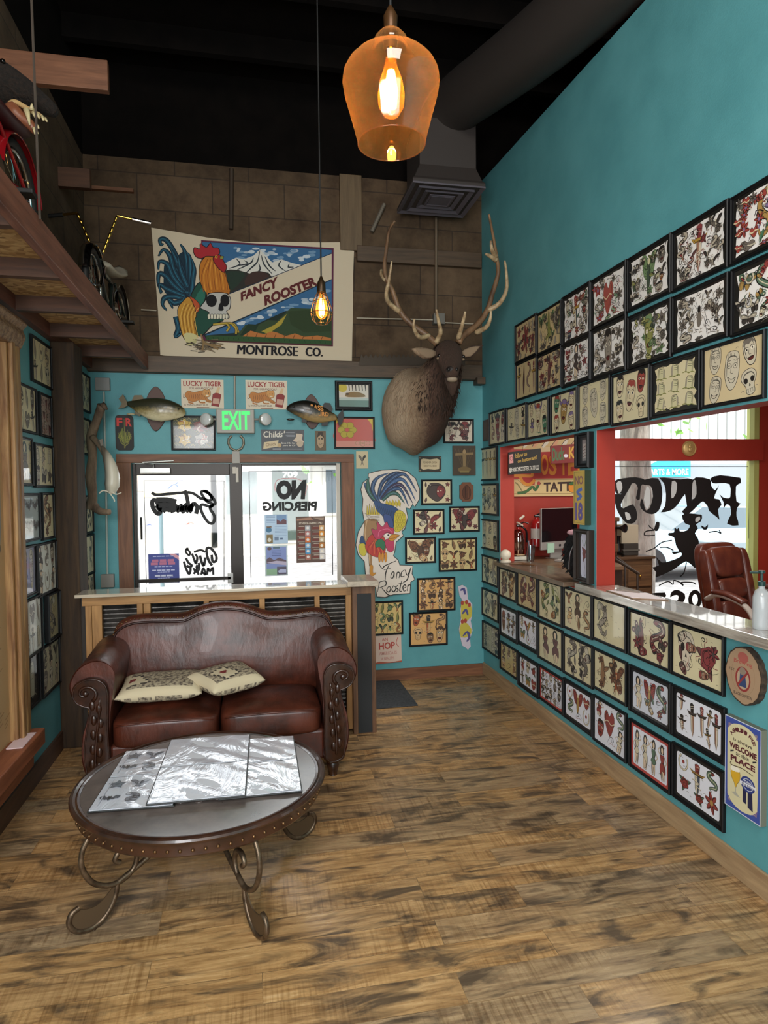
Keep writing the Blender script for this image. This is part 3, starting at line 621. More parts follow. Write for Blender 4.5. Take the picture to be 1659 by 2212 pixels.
def sheet(a, x0, y0, x1, y1, lay, mots, pal, seed):
    r = random.Random(seed); W, H = x1 - x0, y1 - y0; c = PAL[pal]; mots = mots.split(); a.ink = True; a.fine = .7 if lay == 'C' else 1.0
    spots = list(LAY[lay])
    if lay == 'C':
        spots = [(cx, cy, sx * .82, sy * .82) if i else (cx, cy, sx * .95, sy) for i, (cx, cy, sx, sy) in enumerate(spots)]
        for i in range(16): spots.append((r.choice((r.uniform(.05, .38), r.uniform(.62, .95))), r.uniform(.06, .94), r.uniform(.05, .08), r.uniform(.06, .1)))
    n = {'C': 60, 'B': 12, 'S': 16, 'T': 10, 'G': 8, 'Q': 5, 'D': 6}[lay[0]]
    for i in range(n):
        x, y, q = x0 + r.uniform(.05, .95) * W, y0 + r.uniform(.05, .95) * H, r.uniform(.008, .022) if lay == 'C' else r.uniform(.005, .012); t = r.uniform(0, 6)
        if lay == 'C': a.stroke([(x + q * math.cos(t), y + q * math.sin(t)), (x + q * .5 * math.cos(t + 1), y + q * .5 * math.sin(t + 1)), (x, y), (x - q * math.cos(t + .6), y - q * math.sin(t + .6))], r.uniform(.002, .007), r.choice([c[0], c[1], c[2], '#3b3531', '#5a534b', '#857b70', '#857b70', '#b3a596']), 3, taper=(.3, 1.2, .3))
        else: a.stroke([(x - q, y), (x, y + q * .5), (x + q, y)], .0022, '#6b6257', 2)
    for i, (cx, cy, sx, sy) in enumerate(spots):
        k = mots[min(i, len(mots) - 1)] if lay not in ('C', 'B') else (mots[0] if i == 0 else mots[1 + (i - 1) % max(1, len(mots) - 1)] if len(mots) > 1 else mots[0])
        if lay[0] in 'GTQSD' and i >= len(mots): k = mots[i % len(mots)]
        if k == '-': continue
        c = PAL['bw'] if lay == 'C' and i and r.random() < .62 else PAL[pal]
        th = r.uniform(-.25, .25) if sy < .3 else r.uniform(-.06, .06); f = r.choice((-1, 1)); ct, st = math.cos(th), math.sin(th)
        A, B, SX, SY = x0 + cx * W, y0 + cy * H, sx * W * 1.2, sy * H * (1.03 if sy > .35 else 1.2)
        a.sub(lambda p: (A + (p[0] * f * SX) * ct - p[1] * SY * st, B + (p[0] * f * SX) * st + p[1] * SY * ct)); MOT[k](a, c, r); a.pop()
        if sy > .3 and k in ('snake', 'dagger', 'leaf', 'cat', 'bird', 'rose', 'horn', 'skull', 'eagle') and lay != 'D' and lay != 'T4':
            for yy, xx in ((.72, .35), (.3, -.5), (-.1, .5), (-.42, -.4), (-.78, .25)):
                e = r.choice(['leaf', 'rose', 'swirl', 'swirl', 'moth', 'flower', 'face']); A2, B2, S2 = A + xx * f * SX, B + yy * SY, min(SX, SY) * r.uniform(.38, .55); t2 = r.uniform(0, 6); u2, v2 = math.cos(t2), math.sin(t2)
                a.sub(lambda p: (A2 + (p[0] * u2 - p[1] * v2) * S2, B2 + (p[0] * v2 + p[1] * u2) * S2)); MOT[e](a, c, r); a.pop()
    a.ink = False; a.fine = 1.0
def frame(pl, tl, br, label, spec=None, fn=None, paper='#dccdaa', fcol='#0c0c0e', mt=None, bw=.017, d=.02, name='framed_flash_sheet', cat='framed picture', group=None, seed=0, ragged=None, coat=.35, rot=0, size=None):
    u0, v1 = px2(pl, *tl); u1, v0 = px2(pl, *br)
    if size: v0 = v1 - size[1]; u1 = u0 + size[0]
    cu, cv = (u0 + u1) / 2, (v0 + v1) / 2; W, H = (u1 - u0) / 2, (v1 - v0) / 2
    c, s_ = math.cos(rot), math.sin(rot)
    P = Plane(pl.at(cu, cv, .001), pl.U * c + pl.V * s_, pl.V * c - pl.U * s_, pl.N)
    o = thing(name, label, cat, P.at(0, -H), group)
    rings = [[P.at(sx * (W - i), sy * (H - i), h) for sx, sy in ((-1, -1), (1, -1), (1, 1), (-1, 1))] for i, h in ((0, 0), (0, d * .75), (bw * .18, d), (bw * .5, d), (bw * .62, d * .7), (bw, d * .62), (bw, .004))]
    MB().loft(rings, mat(fcol, .5, spec=.3), caps=False).build('frame', o)
    a = Art(coat=coat, rough=.55); w2, h2 = W - bw, H - bw
    a.rect(-w2, -h2, w2, h2, mt or paper); k = 0
    if mt:
        k = min(w2, h2) * .13; x, y, q = w2 - k, h2 - k, k * .8
        a.poly([(x, y - q), (x - q * .3, y - q * .3), (x - q, y), (-x + q, y), (-x + q * .3, y - q * .3), (-x, y - q), (-x, -y + q), (-x + q * .3, -y + q * .3), (-x + q, -y), (x - q, -y), (x - q * .3, -y + q * .3), (x, -y + q)], paper)
    if ragged:
        r = random.Random(seed + 5); x, y = w2 * .93, h2 * .92; e = []
        for sx in range(40):
            t = sx / 10; j = 1 - r.uniform(0, .07 if ragged == 1 else .13)
            e.append(((-x + 2 * x * t) * 1, y * j) if t < 1 else (x * j, y - 2 * y * (t - 1)) if t < 2 else (x - 2 * x * (t - 2), -y * j) if t < 3 else (-x * j, -y + 2 * y * (t - 3)))
        a.poly([(-w2, -h2), (w2, -h2), (w2, h2), (-w2, h2)], '#15130f'); a.poly(e, paper); k = w2 * .06
    if spec: sheet(a, -w2 + k, -h2 + k, w2 - k, h2 - k, *spec, seed)
    if fn: a.sub(lambda p: (-w2 + p[0] * 2 * w2, -h2 + p[1] * 2 * h2)); fn(a); a.pop()
    a.build('picture', P, o, d * .4)
    return o
GR = 'framed flash sheets on the teal counter wall'
CRM, WHT, TAN = '#d9cca4', '#e4e4ec', '#cbb486'
def rw(tl, br, label, lay, mots, pal, seed, **k): return frame(RGT, tl, br, label, (lay, mots, pal), seed=seed, group=GR, **k)
rows = [
 # two upper rows
 ((1116, 704), (1162, 765), 'black-framed tan flash of red star flowers, left end of the topmost row', 'C', 'flower star leaf rose', 'red', 1, dict(paper=TAN)),
 ((1163, 679.5), (1216, 744), 'black-framed tan flash of leaves and wings, second from left in topmost row', 'C', 'leaf eagle flower leaf', 'grn', 2, dict(paper=TAN)),
 ((1217.7, 643.5), (1279, 723), 'ragged white flash of a teal dagger and squid, third in the topmost row', 'C', 'dagger face snake swirl star', 'col', 3, dict(paper='#e9e4de', ragged=1)),
 ((1280, 607.5), (1357, 681), 'ragged white flash of an air balloon over a lantern, fourth in topmost row', 'C', 'heart star swirl snake flower', 'pop', 4, dict(paper='#e9e4de', ragged=1)),
 ((1360, 560), (1454, 632), 'ragged white flash of a green winged pine-cone beast in the topmost row', 'C', 'eagle swirl face moth bird', 'grn', 5, dict(paper='#e9e4de', ragged=1)),
 ((1456.5, 503), (1578, 577), 'ragged white flash of a red heart dagger, large sheet second from right on top', 'C', 'dagger snake bird swirl rose', 'red', 6, dict(paper='#e9e4de', ragged=1)),
 ((1583.5, 429), (1690, 500), 'ragged white flash with a red ball ornament, topmost row at the right edge', 'C', 'cat heart swirl flower star', 'pop', 7, dict(paper='#e9e4de', ragged=1, size=(.4, .305))),
 ((1117, 787.5), (1163, 852), 'black-framed tan flash of brown daggers, lower left end of second row', 'T4', 'dagger leaf snake dagger', 'red', 8, dict(paper=TAN)),
 ((1163.4, 770.5), (1216.5, 835), 'black-framed tan flash of red leaves, second from left in second row', 'C', 'leaf rose snake star', 'red', 9, dict(paper=TAN)),
 ((1217.7, 746), (1279, 820), 'ragged white flash of a small red lantern figure in the second row', 'C', 'lady heart swirl snake star', 'red', 10, dict(paper='#e9e4de', ragged=1)),
 ((1280, 713.6), (1357, 799), 'ragged white flash of a raccoon face under a balloon in the second row', 'C', 'face swirl flower snake moth', 'bw', 11, dict(paper='#e9e4de', ragged=1)),
 ((1360.6, 685), (1454.6, 770.5), 'ragged white flash of a golden crowned cat mask in the second row', 'C', 'horn swirl star snake rose', 'grn', 12, dict(paper='#e9e4de', ragged=2)),
 ((1457.6, 641.6), (1578, 727), 'ragged white flash of a pale spider-limbed jellyfish in the second row', 'C', 'spider snake swirl flower bird', 'bw', 13, dict(paper='#e9e4de', ragged=1)),
 ((1585, 583), (1690, 660), 'ragged white flash of a guitar and snake, second row at the right edge', 'C', 'snake moth shoe swirl bird', 'col', 14, dict(paper='#e9e4de', ragged=2, size=(.4, .305))),
 # third row, monsters
 ((1059.6, 892), (1095, 957.7), 'cream flash of a red mask and tiny figures, nearest the corner in third row', 'S', 'lady horn face cat face skull', 'red', 15, dict(paper=CRM)),
 ((1097.5, 882), (1140.7, 949), 'cream flash of grey coffins and faces, second in the third row', 'S', 'swirl sketch lady dagger sketch dagger', 'bw', 16, dict(paper=CRM)),
 ((1142, 871), (1189, 941), 'cream flash of a red-caped vampire and a green mask in the third row', 'S', 'lady horn swirl lady tomb face', 'pop', 17, dict(paper=CRM)),
 ((1193, 854), (1250.6, 931.6), 'cream flash of an orange-hatted witch and green monster in the third row', 'Q5', 'face face horn face face', 'pop', 18, dict(paper=CRM)),
 ((1252.5, 831), (1322, 918), 'cream flash of five outlined monster heads in the third row', 'Q5', 'sketch sketch sketch sketch sketch', 'bw', 19, dict(paper=CRM)),
 ((1325, 812), (1408, 907), 'cream flash of coloured monster heads around a golden mummy in third row', 'Q5', 'face face face face skull', 'pop', 20, dict(paper=CRM)),
 ((1411, 787.5), (1517, 886), 'cream flash of nine tombstones with black ragged edge', 'G33', 'tomb', 'grn', 21, dict(paper=CRM, ragged=2)),
 ((1521, 753.4), (1657.4, 859.6), 'tan flash of five grey monster portraits, large sheet right of the tombstones', 'Q5', 'sketch face sketch sketch skull', 'bw', 22, dict(paper='#cfba90')),
 # column beside the hatch
 ((1040, 969), (1076, 1037.5), 'cream flash of four thin daggers, top of the column beside the hatch', 'T4', 'dagger', 'bw', 23, dict(paper=CRM)),
 ((1041, 1045), (1078, 1114.7), 'cream flash of swords over a skull, second in the column beside the hatch', 'T3', 'dagger skull dagger', 'bw', 24, dict(paper=CRM)),
 ((1042, 1120), (1078.6, 1193), 'cream flash of hanging heads and cloths, third down the narrow column', 'G32', 'sketch cat sketch face swirl face', 'bw', 25, dict(paper=CRM)),
 ((1043, 1197), (1078.6, 1270.4), 'cream flash of two grey koi, fourth down the narrow column', 'T2', 'cat leaf', 'bw', 26, dict(paper=CRM)),
 ((1044, 1268), (1079.4, 1346.4), 'cream flash of a grey snake and rose, fifth down the narrow column', 'T2', 'snake rose', 'bw', 27, dict(paper=CRM)),
 ((1045, 1339), (1080.6, 1423.6), 'cream flash of crowded grey creatures, lowest in the narrow column', 'G43', 'cat swirl sketch moth', 'bw', 28, dict(paper='#b5ab8d')),
 # three rows under the counter
 ((1080.4, 1223.6), (1119, 1303), 'cream flash of two brown demon figures under the counter beside the narrow column', 'T2', 'cat horn', 'brn', 29, dict(paper=CRM)),
 ((1082, 1303), (1120, 1392), 'white flash of a red-maned head and daggers, middle row far end under counter', 'T3', 'face dagger dagger', 'red', 30, dict(paper=WHT, mt='#15171a')),
 ((1083, 1383), (1121, 1470), 'tan flash of dark crowded figures, lowest row at the far end', 'G32', 'cat lady snake face swirl lady', 'brn', 31, dict(paper='#c3ae76')),
 ((1120, 1233), (1163.5, 1326), 'tan flash of red-brown dragons under the counter', 'T2', 'cat snake', 'red', 32, dict(paper=TAN)),
 ((1121, 1318), (1164.6, 1415), 'white flash of a plumed bird and red pin-up, second from far end in middle row', 'S', 'lady bird dagger moth shoe swirl', 'col', 33, dict(paper=WHT, mt='#15171a')),
 ((1121.8, 1407.5), (1165.4, 1510), 'white flash of six small emblems with a red lady, second from far end lowest row', 'G32', 'lady skull rose dagger moth heart', 'col', 34, dict(paper=WHT, mt='#15171a')),
 ((1165.8, 1248), (1217.7, 1356), 'cream flash of a mossy totem and yellow-chinned mask under the counter', 'T2', 'snake skull', 'grn', 35, dict(paper=CRM)),
 ((1165.8, 1339), (1219, 1451), 'cream flash of a red rope of figures beside a grey skeleton', 'T2', 'lady lady', 'red', 36, dict(paper=CRM)),
 ((1167, 1434), (1220, 1546), 'white flash of many tiny grey figures inside a red mat, third from far end', 'G54', 'lady swirl face dagger moth bird', 'bw', 37, dict(paper=WHT, mt='#b8463f')),
 ((1220.6, 1265.5), (1282.5, 1382.7), 'cream flash of brown-haired mermaids under the counter', 'S', 'bird lady swirl lady leaf snake', 'brn', 38, dict(paper=CRM)),
 ((1220.6, 1367), (1283.8, 1489.7), 'cream flash of two grey lizards curling', 'T2', 'snake cat', 'bw', 39, dict(paper=CRM)),
 ((1220.6, 1462.6), (1283.8, 1592.7), 'white flash of a green snake, eagle and horseshoe on black mat', 'S', 'shoe eagle heart snake swirl shoe', 'col', 40, dict(paper=WHT, mt='#15171a')),
 ((1283.8, 1286), (1357, 1412), 'cream flash of a crouching grey tiger under the counter ledge', 'T2', 'cat -', 'bw', 41, dict(paper=CRM, coat=1)),
 ((1285, 1397), (1357.7, 1527), 'cream flash of two brown feathered owls, middle row', 'T2', 'leaf bird', 'brn', 42, dict(paper=CRM, coat=.8)),
 ((1285, 1498.7), (1357, 1649.4), 'white flash of a ship, green fish and women, lowest row', 'S', 'lady heart snake face swirl lady', 'col', 43, dict(paper=WHT)),
 ((1362, 1314), (1452.5, 1453.6), 'cream flash of a brown praying hand and a purple snake', 'T2', 'leaf snake', 'red', 44, dict(paper=CRM, coat=1)),
 ((1363.6, 1434), (1453.8, 1586), 'white flash of a winged shield between a woman and green serpent on black mat', 'T3', 'lady eagle snake', 'col', 45, dict(paper='#cfd2dc', mt='#15171a', coat=.8)),
 ((1363.6, 1550), (1452.5, 1717.7), 'white flash of four standing pin-up women inside a red mat', 'T4', 'lady', 'col', 46, dict(paper=WHT, mt='#b8463f')),
 ((1453.8, 1340), (1568.5, 1505), 'cream flash of a rose vase with daggers and a red-jewelled mask', 'T2', 'skull rose', 'red', 47, dict(paper=CRM)),
 ((1456.4, 1476.8), (1571, 1654.6), 'white flash of seven daggers on black mat, right end of middle row', 'D', 'dagger', 'red', 48, dict(paper=WHT, mt='#15171a')),
 ((1457, 1600.5), (1568.5, 1799), 'white flash of a snake round a skull with flowers, right end of lowest row', 'S', 'shoe dagger snake rose rose flower', 'col', 49, dict(paper=WHT, mt='#15171a')),
]
for tl, br, lb, lay, mo, pal, sd, kw in rows: rw(tl, br, lb, lay, mo, pal, sd, **kw)
# far wall frames
GF = 'framed pictures on the far wall'
def fw(tl, br, label, lay=None, mots='', pal='bw', seed=0, **k): return frame(FAR, tl, br, label, (lay, mots, pal) if lay else None, seed=seed, group=GF, name=k.pop('name', 'framed_flash_sheet'), **k)
def ining(a):
    a.rect(0, 0, 1, 1, '#d9cfc0'); a.ell(.12, .86, .16, .2, '#c8b43a', 12)
    for i in range(6): a.poly([(.32 + i * .11, 1), (.36 + i * .11, 1), (.37 + i * .11, .72), (.345 + i * .11, .72)], '#3a2a24')
    a.poly([(.2, .52), (.35, .66), (.6, .68), (.82, .6), (.9, .48), (.7, .44), (.3, .44)], '#8a6a3a', 2); a.ell(.28, .58, .06, .06, '#5a4326', 8); a.rect(0, 0, 1, .3, '#6f8a80'); a.rect(0, .3, 1, .42, '#b9c4bc')
fw((723, 822.6), (804, 888), 'thick black frame with a reclining tan animal print, left of elk chest', fn=ining, bw=.035, d=.03, coat=1, name='framed_print')
def yel(a):
    a.rect(0, 0, 1, 1, '#d3b02f'); a.poly([(0, 0), (0, .8), (.3, 1), (.85, 1), (1, .55), (1, 0)], '#c4574a', 2); a.rect(0, 0, 1, .22, '#cf8a7a')
    for p in ellp(.3, .6, .16, .18, 6): a.blob(ellp(p[0], p[1], .1, .12, 6), '#b3a02c', .0018)
    for p in ellp(.72, .14, .14, .05, 4): a.stroke(ellp(p[0], p[1], .06, .07, 6), .0025, '#7a7a2a', 2, True)
fw((721, 900), (809.5, 970), 'black frame with a yellow and coral flower print below the animal print', fn=yel, coat=1, name='framed_print')
fw((957, 905), (1022.7, 958), 'black frame of two dark red mirrored faces near the corner', 'T2', 'horn horn', 'red', 61, paper='#d5c8b4')
fw((909.4, 1036), (976, 1090), 'black frame of a red and grey bison head', 'B', 'bison leaf star', 'red', 62, paper=CRM)
fw((892, 1100.6), (959.5, 1153.4), 'black frame of two fighting birds with red corner stars', 'B', 'bird star leaf', 'red', 63, paper=CRM)
fw((970, 1094), (1035.5, 1148), 'black frame of a brown eagle among stars nearest the corner', 'B', 'eagle star flower', 'red', 64, paper=CRM)
fw((874.5, 1161), (941, 1215.5), 'black frame of a dark diving eagle', 'B', 'eagle leaf moth star', 'brn', 65, paper=CRM)
fw((947, 1163), (1029.6, 1232), 'black frame of scattered brown flowers and insects on yellow paper', 'G43', 'rose leaf moth flower skull bird', 'brn', 66, paper='#d8c389')
fw((900, 1249), (983, 1317.5), 'black frame of tiny orange-brown figures on orange-edged paper', 'G43', 'lady cat flower dagger lady moth', 'brn', 67, paper='#d3a465')
fw((797, 1299.6), (870.6, 1369), 'black frame of small dark insects and plants behind the half wall post', 'G43', 'moth leaf rose bird spider cat', 'grn', 68, paper='#d8bd79')
fw((883, 1323.4), (966.3, 1392), 'black frame of horned masks on orange paper, lowest on far wall', 'S', 'horn dagger snake skull face horn', 'brn', 69, paper='#d3a465')
def crowd(a):
    a.rect(0, 0, 1, 1, '#454a38'); r = random.Random(4)
    for i in range(170): x, y = r.random(), r.random(); a.stroke([(x - .05, y), (x, y + .06), (x + .05, y - .02)], .002, r.choice(['#c9b15a', '#1a1512', '#8a8f6a']), 2)
    for x, y, rx, c in ((.28, .75, .2, '#c9a94e'), (.28, .28, .17, '#c2a03c'), (.7, .3, .2, '#a9a49a'), (.68, .72, .22, '#7a4a42')):
        a.blob([(x + rx * (.7 + .3 * (k % 2)) * math.cos(k * pi / 6), y + .22 * (.7 + .3 * (k % 2)) * math.sin(k * pi / 6)) for k in range(12)], c, .003)
        for k in range(9): t = r.uniform(0, 6); a.stroke([(x, y), (x + rx * .5 * math.cos(t), y + .12 * math.sin(t)), (x + rx * .8 * math.cos(t + .6), y + .18 * math.sin(t + .6))], .004, r.choice([BK, '#a33a2e', '#e6dfd0', '#5a4a2c']), 3)
fw((368.9, 897.5), (466.8, 973), 'dark framed painting of tangled animals behind the left emergency lamp', fn=crowd, name='framed_print')
# left wall frames
GLF = 'framed flash sheets on the left wall'
for i, (tl, br, lb, lay, mo, pal, pp, kw) in enumerate([
 ((62, 720), (108, 843), 'cream flash of six grey emblems, topmost frame on the left wall', 'G32', 'leaf shoe cat dagger leaf skull', 'bw', CRM, {}),
 ((32, 822), (76, 940), 'cream flash of bold black emblems with a yin-yang, beside the carved noticeboard', 'G32', 'cat leaf face shoe heart dagger', 'bw', CRM, {}),
 ((80, 845), (108.5, 948), 'dark red crowded flash next to the post, second row on the left wall', 'G43', 'cat swirl rose', 'red', '#a99488', {}),
 ((33, 940), (67, 1050), 'tan flash of a robed standing saint beside the carved noticeboard', 'B', 'lady flower', 'bw', '#c9b78a', {}),
 ((69, 955), (112, 1054), 'cream flash of portraits and small boxes against the post', 'G32', 'sketch lady tomb face moth star', 'bw', CRM, {}),
 ((36, 1065.5), (83, 1165), 'pale flash of black bats on grey, lower left of the bright reflections', 'G32', 'bat', 'bw', '#aab3b0', dict(coat=1)),
 ((85, 1064), (114, 1162), 'narrow tan flash of one brown totem against the post', 'T1', 'snake', 'brn', CRM, {}),
 ((39, 1182.6), (74, 1281), 'thick black frame reflecting the blue flyer beside the carved noticeboard', 'T2', 'lady sketch', 'bw', '#a9a6bc', dict(coat=1, d=.03)),
 ((75, 1176), (119, 1273), 'white flash of pin-up and boot outlines against the post', 'G32', 'lady cat face lady shoe lady', 'bw', '#d9d8cd', {}),
 ((44, 1301), (88.6, 1402), 'white flash of hats, lamps and urns, tilted with the light across it', 'G32', 'tomb heart leaf cat dagger tomb', 'bw', '#d5d3c8', {}),
 ((93, 1287), (122.5, 1371), 'thick black frame with one tall dark figure against the post', 'T1', 'cat', 'bw', '#b5a47c', dict(d=.035)),
 ((49, 1425), (83, 1513), 'black sheet with a grey bearded gravestone face, lowest left', 'T1', 'tomb', 'bw', '#191717', {}),
 ((85, 1402), (126.5, 1474), 'cream flash of six small grey figures, lowest beside the post', 'G32', 'cat lady bird face skull lady', 'bw', '#c2b796', {}),
 ((170, 800), (192, 894), 'cream flash beyond the dark post, topmost in the corner column', 'T2', 'leaf snake', 'bw', CRM, {}),
 ((171, 899), (193, 985), 'cream flash behind the driftwood, second in the corner column', 'T2', 'cat leaf', 'bw', CRM, {}),
 ((180, 1070), (199, 1150), 'cream flash under the driftwood foot in the corner column', 'T2', 'snake cat', 'bw', CRM, {}),
 ((180, 1157), (201, 1236), 'cream flash of pale curls just above the half wall corner', 'T2', 'swirl snake', 'bw', CRM, {}),
 ((182, 1243), (202, 1305), 'cream flash half hidden behind the half wall cap in the corner', 'T2', 'lady cat', 'bw', CRM, {})]):
    frame(LFT, tl, br, lb, (lay, mo, pal), paper=pp, seed=100 + i, group=GLF, **kw)
# ------------------------------------------------------------------ signs and boards on the far wall
def board(name, label, cat, pl, tl, br, base, fn, d=.008, edge=None, coat=.15, group=None, rot=0, poly=None):
    u0, v1 = px2(pl, *tl); u1, v0 = px2(pl, *br); W, H = u1 - u0, v1 - v0
    cu, cv = (u0 + u1) / 2, (v0 + v1) / 2; c, s_ = math.cos(rot), math.sin(rot)
    P = Plane(pl.at(cu, cv, .001), pl.U * c + pl.V * s_, pl.V * c - pl.U * s_, pl.N)
    f0 = lambda p: ((p[0] - .5) * W, (p[1] - .5) * H)
    a = Art(f0, coat=coat); pts = poly or [(0, 0), (1, 0), (1, 1), (0, 1)]
    a.poly(pts, base); fn(a)
    e = mat(edge or base, .6)
    return tag(a.build(name, P, None, d, back=lambda mb: mb.prism([f0(q) for q in pts], lambda x, y, n: P.at(x, y, n), d, e)), label, cat, group)
def rr(x=.08, y=.05): return [(x, 0), (1 - x, 0), (1 - x * .3, y * .3), (1, y), (1, 1 - y), (1 - x * .3, 1 - y * .3), (1 - x, 1), (x, 1), (x * .3, 1 - y * .3), (0, 1 - y), (0, y), (x * .3, y * .3)]
def tiger(a):
    a.text('LUCKY TIGER', (.05, .77, .9, .17), '#9c2622', .02); a.text('FOR HAIR AND SCALP', (.2, .66, .55, .07), '#6a2a22', .01)
    a.blob([(.08, .45), (.16, .6), (.3, .55), (.5, .62), (.62, .58), (.66, .45), (.6, .36), (.72, .24), (.62, .26), (.45, .3), (.3, .22), (.16, .26), (.12, .36)], '#bf7a36', .0022)
    a.blob([(.5, .46), (.5, .6), (.55, .66), (.6, .64), (.66, .66), (.69, .56), (.68, .44), (.6, .38)], '#cf9450', .002); a.ell(.58, .53, .012, .02, BK, 5); a.ell(.64, .53, .012, .02, BK, 5); a.poly([(.57, .43), (.65, .43), (.63, .47), (.59, .47)], '#e8dcc0')
    for p in ([(.2, .3), (.17, .2), (.28, .17)], [(.4, .32), (.44, .2), (.56, .2)], [(.56, .36), (.6, .24), (.7, .22)]): a.stroke(p, .012, '#bf7a36', 2); a.stroke(p, .002, '#5a2f18', 2)
    for i in range(8): x = .17 + i * .05; a.stroke([(x, .5), (x + .02, .42), (x + .01, .33)], .003, '#5a2f18', 2)
    a.stroke([(.1, .4), (.05, .35), (.06, .5)], .004, '#5a2f18', 3)
    a.blob([(.7, .1), (.88, .06), (.94, .48), (.84, .56), (.74, .5)], '#8c2320', .002, smooth=0); a.poly([(.80, .55), (.88, .53), (.92, .74), (.86, .74)], '#d8b48a'); a.poly([(.73, .18), (.88, .15), (.9, .34), (.75, .36)], '#c9a08a')
    a.text("by WORLD'S LARGEST SELLER", (.07, .07, .56, .08), '#5a3a2c', .01); a.rect(.35, .02, .65, .045, '#8a5a44')
GT = 'two matching tin hair tonic signs'
board('tin_sign', 'cream tin hair tonic sign with a crouching tiger, above the large fish tail side', 'sign', FAR, (391, 819), (484, 883), '#ddd0b8', tiger, group=GT)
board('tin_sign', 'cream tin hair tonic sign with a crouching tiger, above the right emergency lamp', 'sign', FAR, (530, 821), (621, 885), '#ddd0b8', tiger, group=GT)
def frb(a):
    a.text('F', (.08, .68, .32, .24), '#c8382f', .04); a.text('R', (.58, .68, .34, .24), '#c8382f', .04)
    r = random.Random(3)
    for i in range(44):
        t = r.uniform(-1, 1); a.stroke([(.5, .08 + r.random() * .3), (.5 + t * .26, .2 + r.random() * .25), (.5 + t * .4, .32 + r.random() * .3 * (1.4 - abs(t)))], .004, r.choice(['#7d8030', '#66702a', '#8f8a3a']), 2)
    a.stroke([(.5, .06), (.5, .9)], .012, '#6d6a30', 0, taper=(1, .3))
board('painted_board', 'small black board with red F and R over a green agave plant', 'sign', FAR, (249, 897), (290, 973), '#1d1a16', frb, d=.015, poly=rr(.16, .1))
def childs(a):
    a.text("Childs'", [(.05, .93), (.56, .95), (.52, .64), (.05, .62)], '#d9d2c2', .02)
    a.poly([(.04, .08), (.38, .2), (.4, .5), (.06, .4)], '#cdb98e', 0); a.text('Childs', [(.1, .34), (.34, .42), (.33, .26), (.1, .2)], '#7a5a36', .01); a.ell(.42, .26, .05, .1, '#b99a62', 10)
    for i in range(4): a.rect(.57 + .02 * (i % 2), .85 - i * .06, .78, .87 - i * .06, '#8f9298')
    a.text('Save 10c for', (.46, .33, .34, .08), '#d9d2c2', .01); a.text('part & CP', (.5, .2, .3, .09), '#d9d2c2', .01)
    a.blob([(.74, .5), (.8, .62), (.82, .85), (.92, .9), (.97, .75), (.95, .55), (1, .4), (.8, .42)], '#c9b49a', .0015); a.poly([(.8, .82), (.84, .95), (.95, .93), (.97, .8)], '#2b2624'); a.ell(.9, .34, .08, .16, '#b8a386', 10)
    a.rect(.5, .06, .95, .1, '#777b80'); a.rect(.26, .04, .46, .12, '#777b80')
board('tin_sign', 'dark slate razor blade sign with a smiling man, right of the horseshoe', 'sign', FAR, (564, 928), (657, 974), '#2e3238', childs)
def por(a):
    a.blob([(.2, .3), (.2, .7), (.5, .95), (.8, .7), (.8, .3), (.5, .1)], '#b39a7a', .003); a.ell(.38, .6, .08, .05, '#1a1512', 6); a.ell(.64, .6, .08, .05, '#1a1512', 6); a.stroke([(.35, .35), (.5, .3), (.66, .36)], .003, BK, 2); a.poly([(.2, .65), (.3, .95), (.7, .95), (.8, .65), (.5, .8)], '#3a2c20')
board('portrait_card', 'small brown portrait card under the painted fish', 'card', FAR, (680, 931), (704, 973), '#6a5a44', por)
def swl(a): a.sub(lambda p: (.5 + p[0] * .32, .5 + p[1] * .34)); m_bird(a, PAL['bw'], random.Random(2)); a.pop()
board('drawing_card', 'small unframed cream card with a grey swallow right of the door trim', 'card', FAR, (769, 975), (795, 1012), '#cbbd98', swl)
def wood1(a):
    a.poly([(.08, .25), (.1, .8), (.2, .86), (.5, .8), (.8, .86), (.92, .78), (.9, .2), (.7, .15), (.4, .2), (.2, .14)], '#cdbb96'); a.text('FOREVER OPEN', (.2, .56, .6, .12), '#5a4330', .01); a.text('I MISS YOU, MOM', (.22, .32, .56, .12), '#5a4330', .01)
    for x, y in ((.05, .1), (.95, .1), (.05, .9), (.95, .9)): a.ell(x, y, .025, .05, '#9a8a6a', 6)
board('tin_sign', 'small dark tin sign with a pale two-line label under the elk', 'sign', FAR, (904, 986), (953, 1019.5), '#2f2a24', wood1)
def cruc(a):
    for i in range(7): a.stroke([(.5, .1), (.1 + i * .14, .9)], .006, '#5c4c36', 0)
    a.poly([(.42, .8), (.58, .8), (.56, .3), (.44, .3)], '#8a7450'); a.poly([(.1, .74), (.9, .78), (.9, .7), (.1, .66)], '#8a7450'); a.ell(.5, .8, .07, .08, '#a58a62', 8); a.ell(.5, .2, .3, .1, '#77623f', 10); a.rect(.3, .1, .7, .16, '#8a7a4a')
board('wooden_plaque', 'dark brown square plaque with outstretched figure in faded gold', 'plaque', FAR, (977, 963), (1026, 1027), '#473a2c', cruc, d=.02)
def wd(a): a.blob([(.25, .2), (.2, .6), (.5, .85), (.8, .6), (.75, .2), (.5, .1)], '#5a3524', .003); a.stroke([(.4, .75), (.42, .2)], .006, '#2a150d', 2); a.stroke([(.6, .75), (.62, .2)], .006, '#8a5a3c', 2)
board('wooden_plaque', 'small shield-shaped reddish wood plaque right of the bison frame', 'plaque', FAR, (992, 1042), (1021, 1083), '#7a4e36', wd, d=.02, poly=[(.2, 0), (.8, 0), (.85, .1), (1, .15), (1, .85), (.85, .9), (.8, 1), (.2, 1), (.15, .9), (0, .85), (0, .15), (.15, .1)])
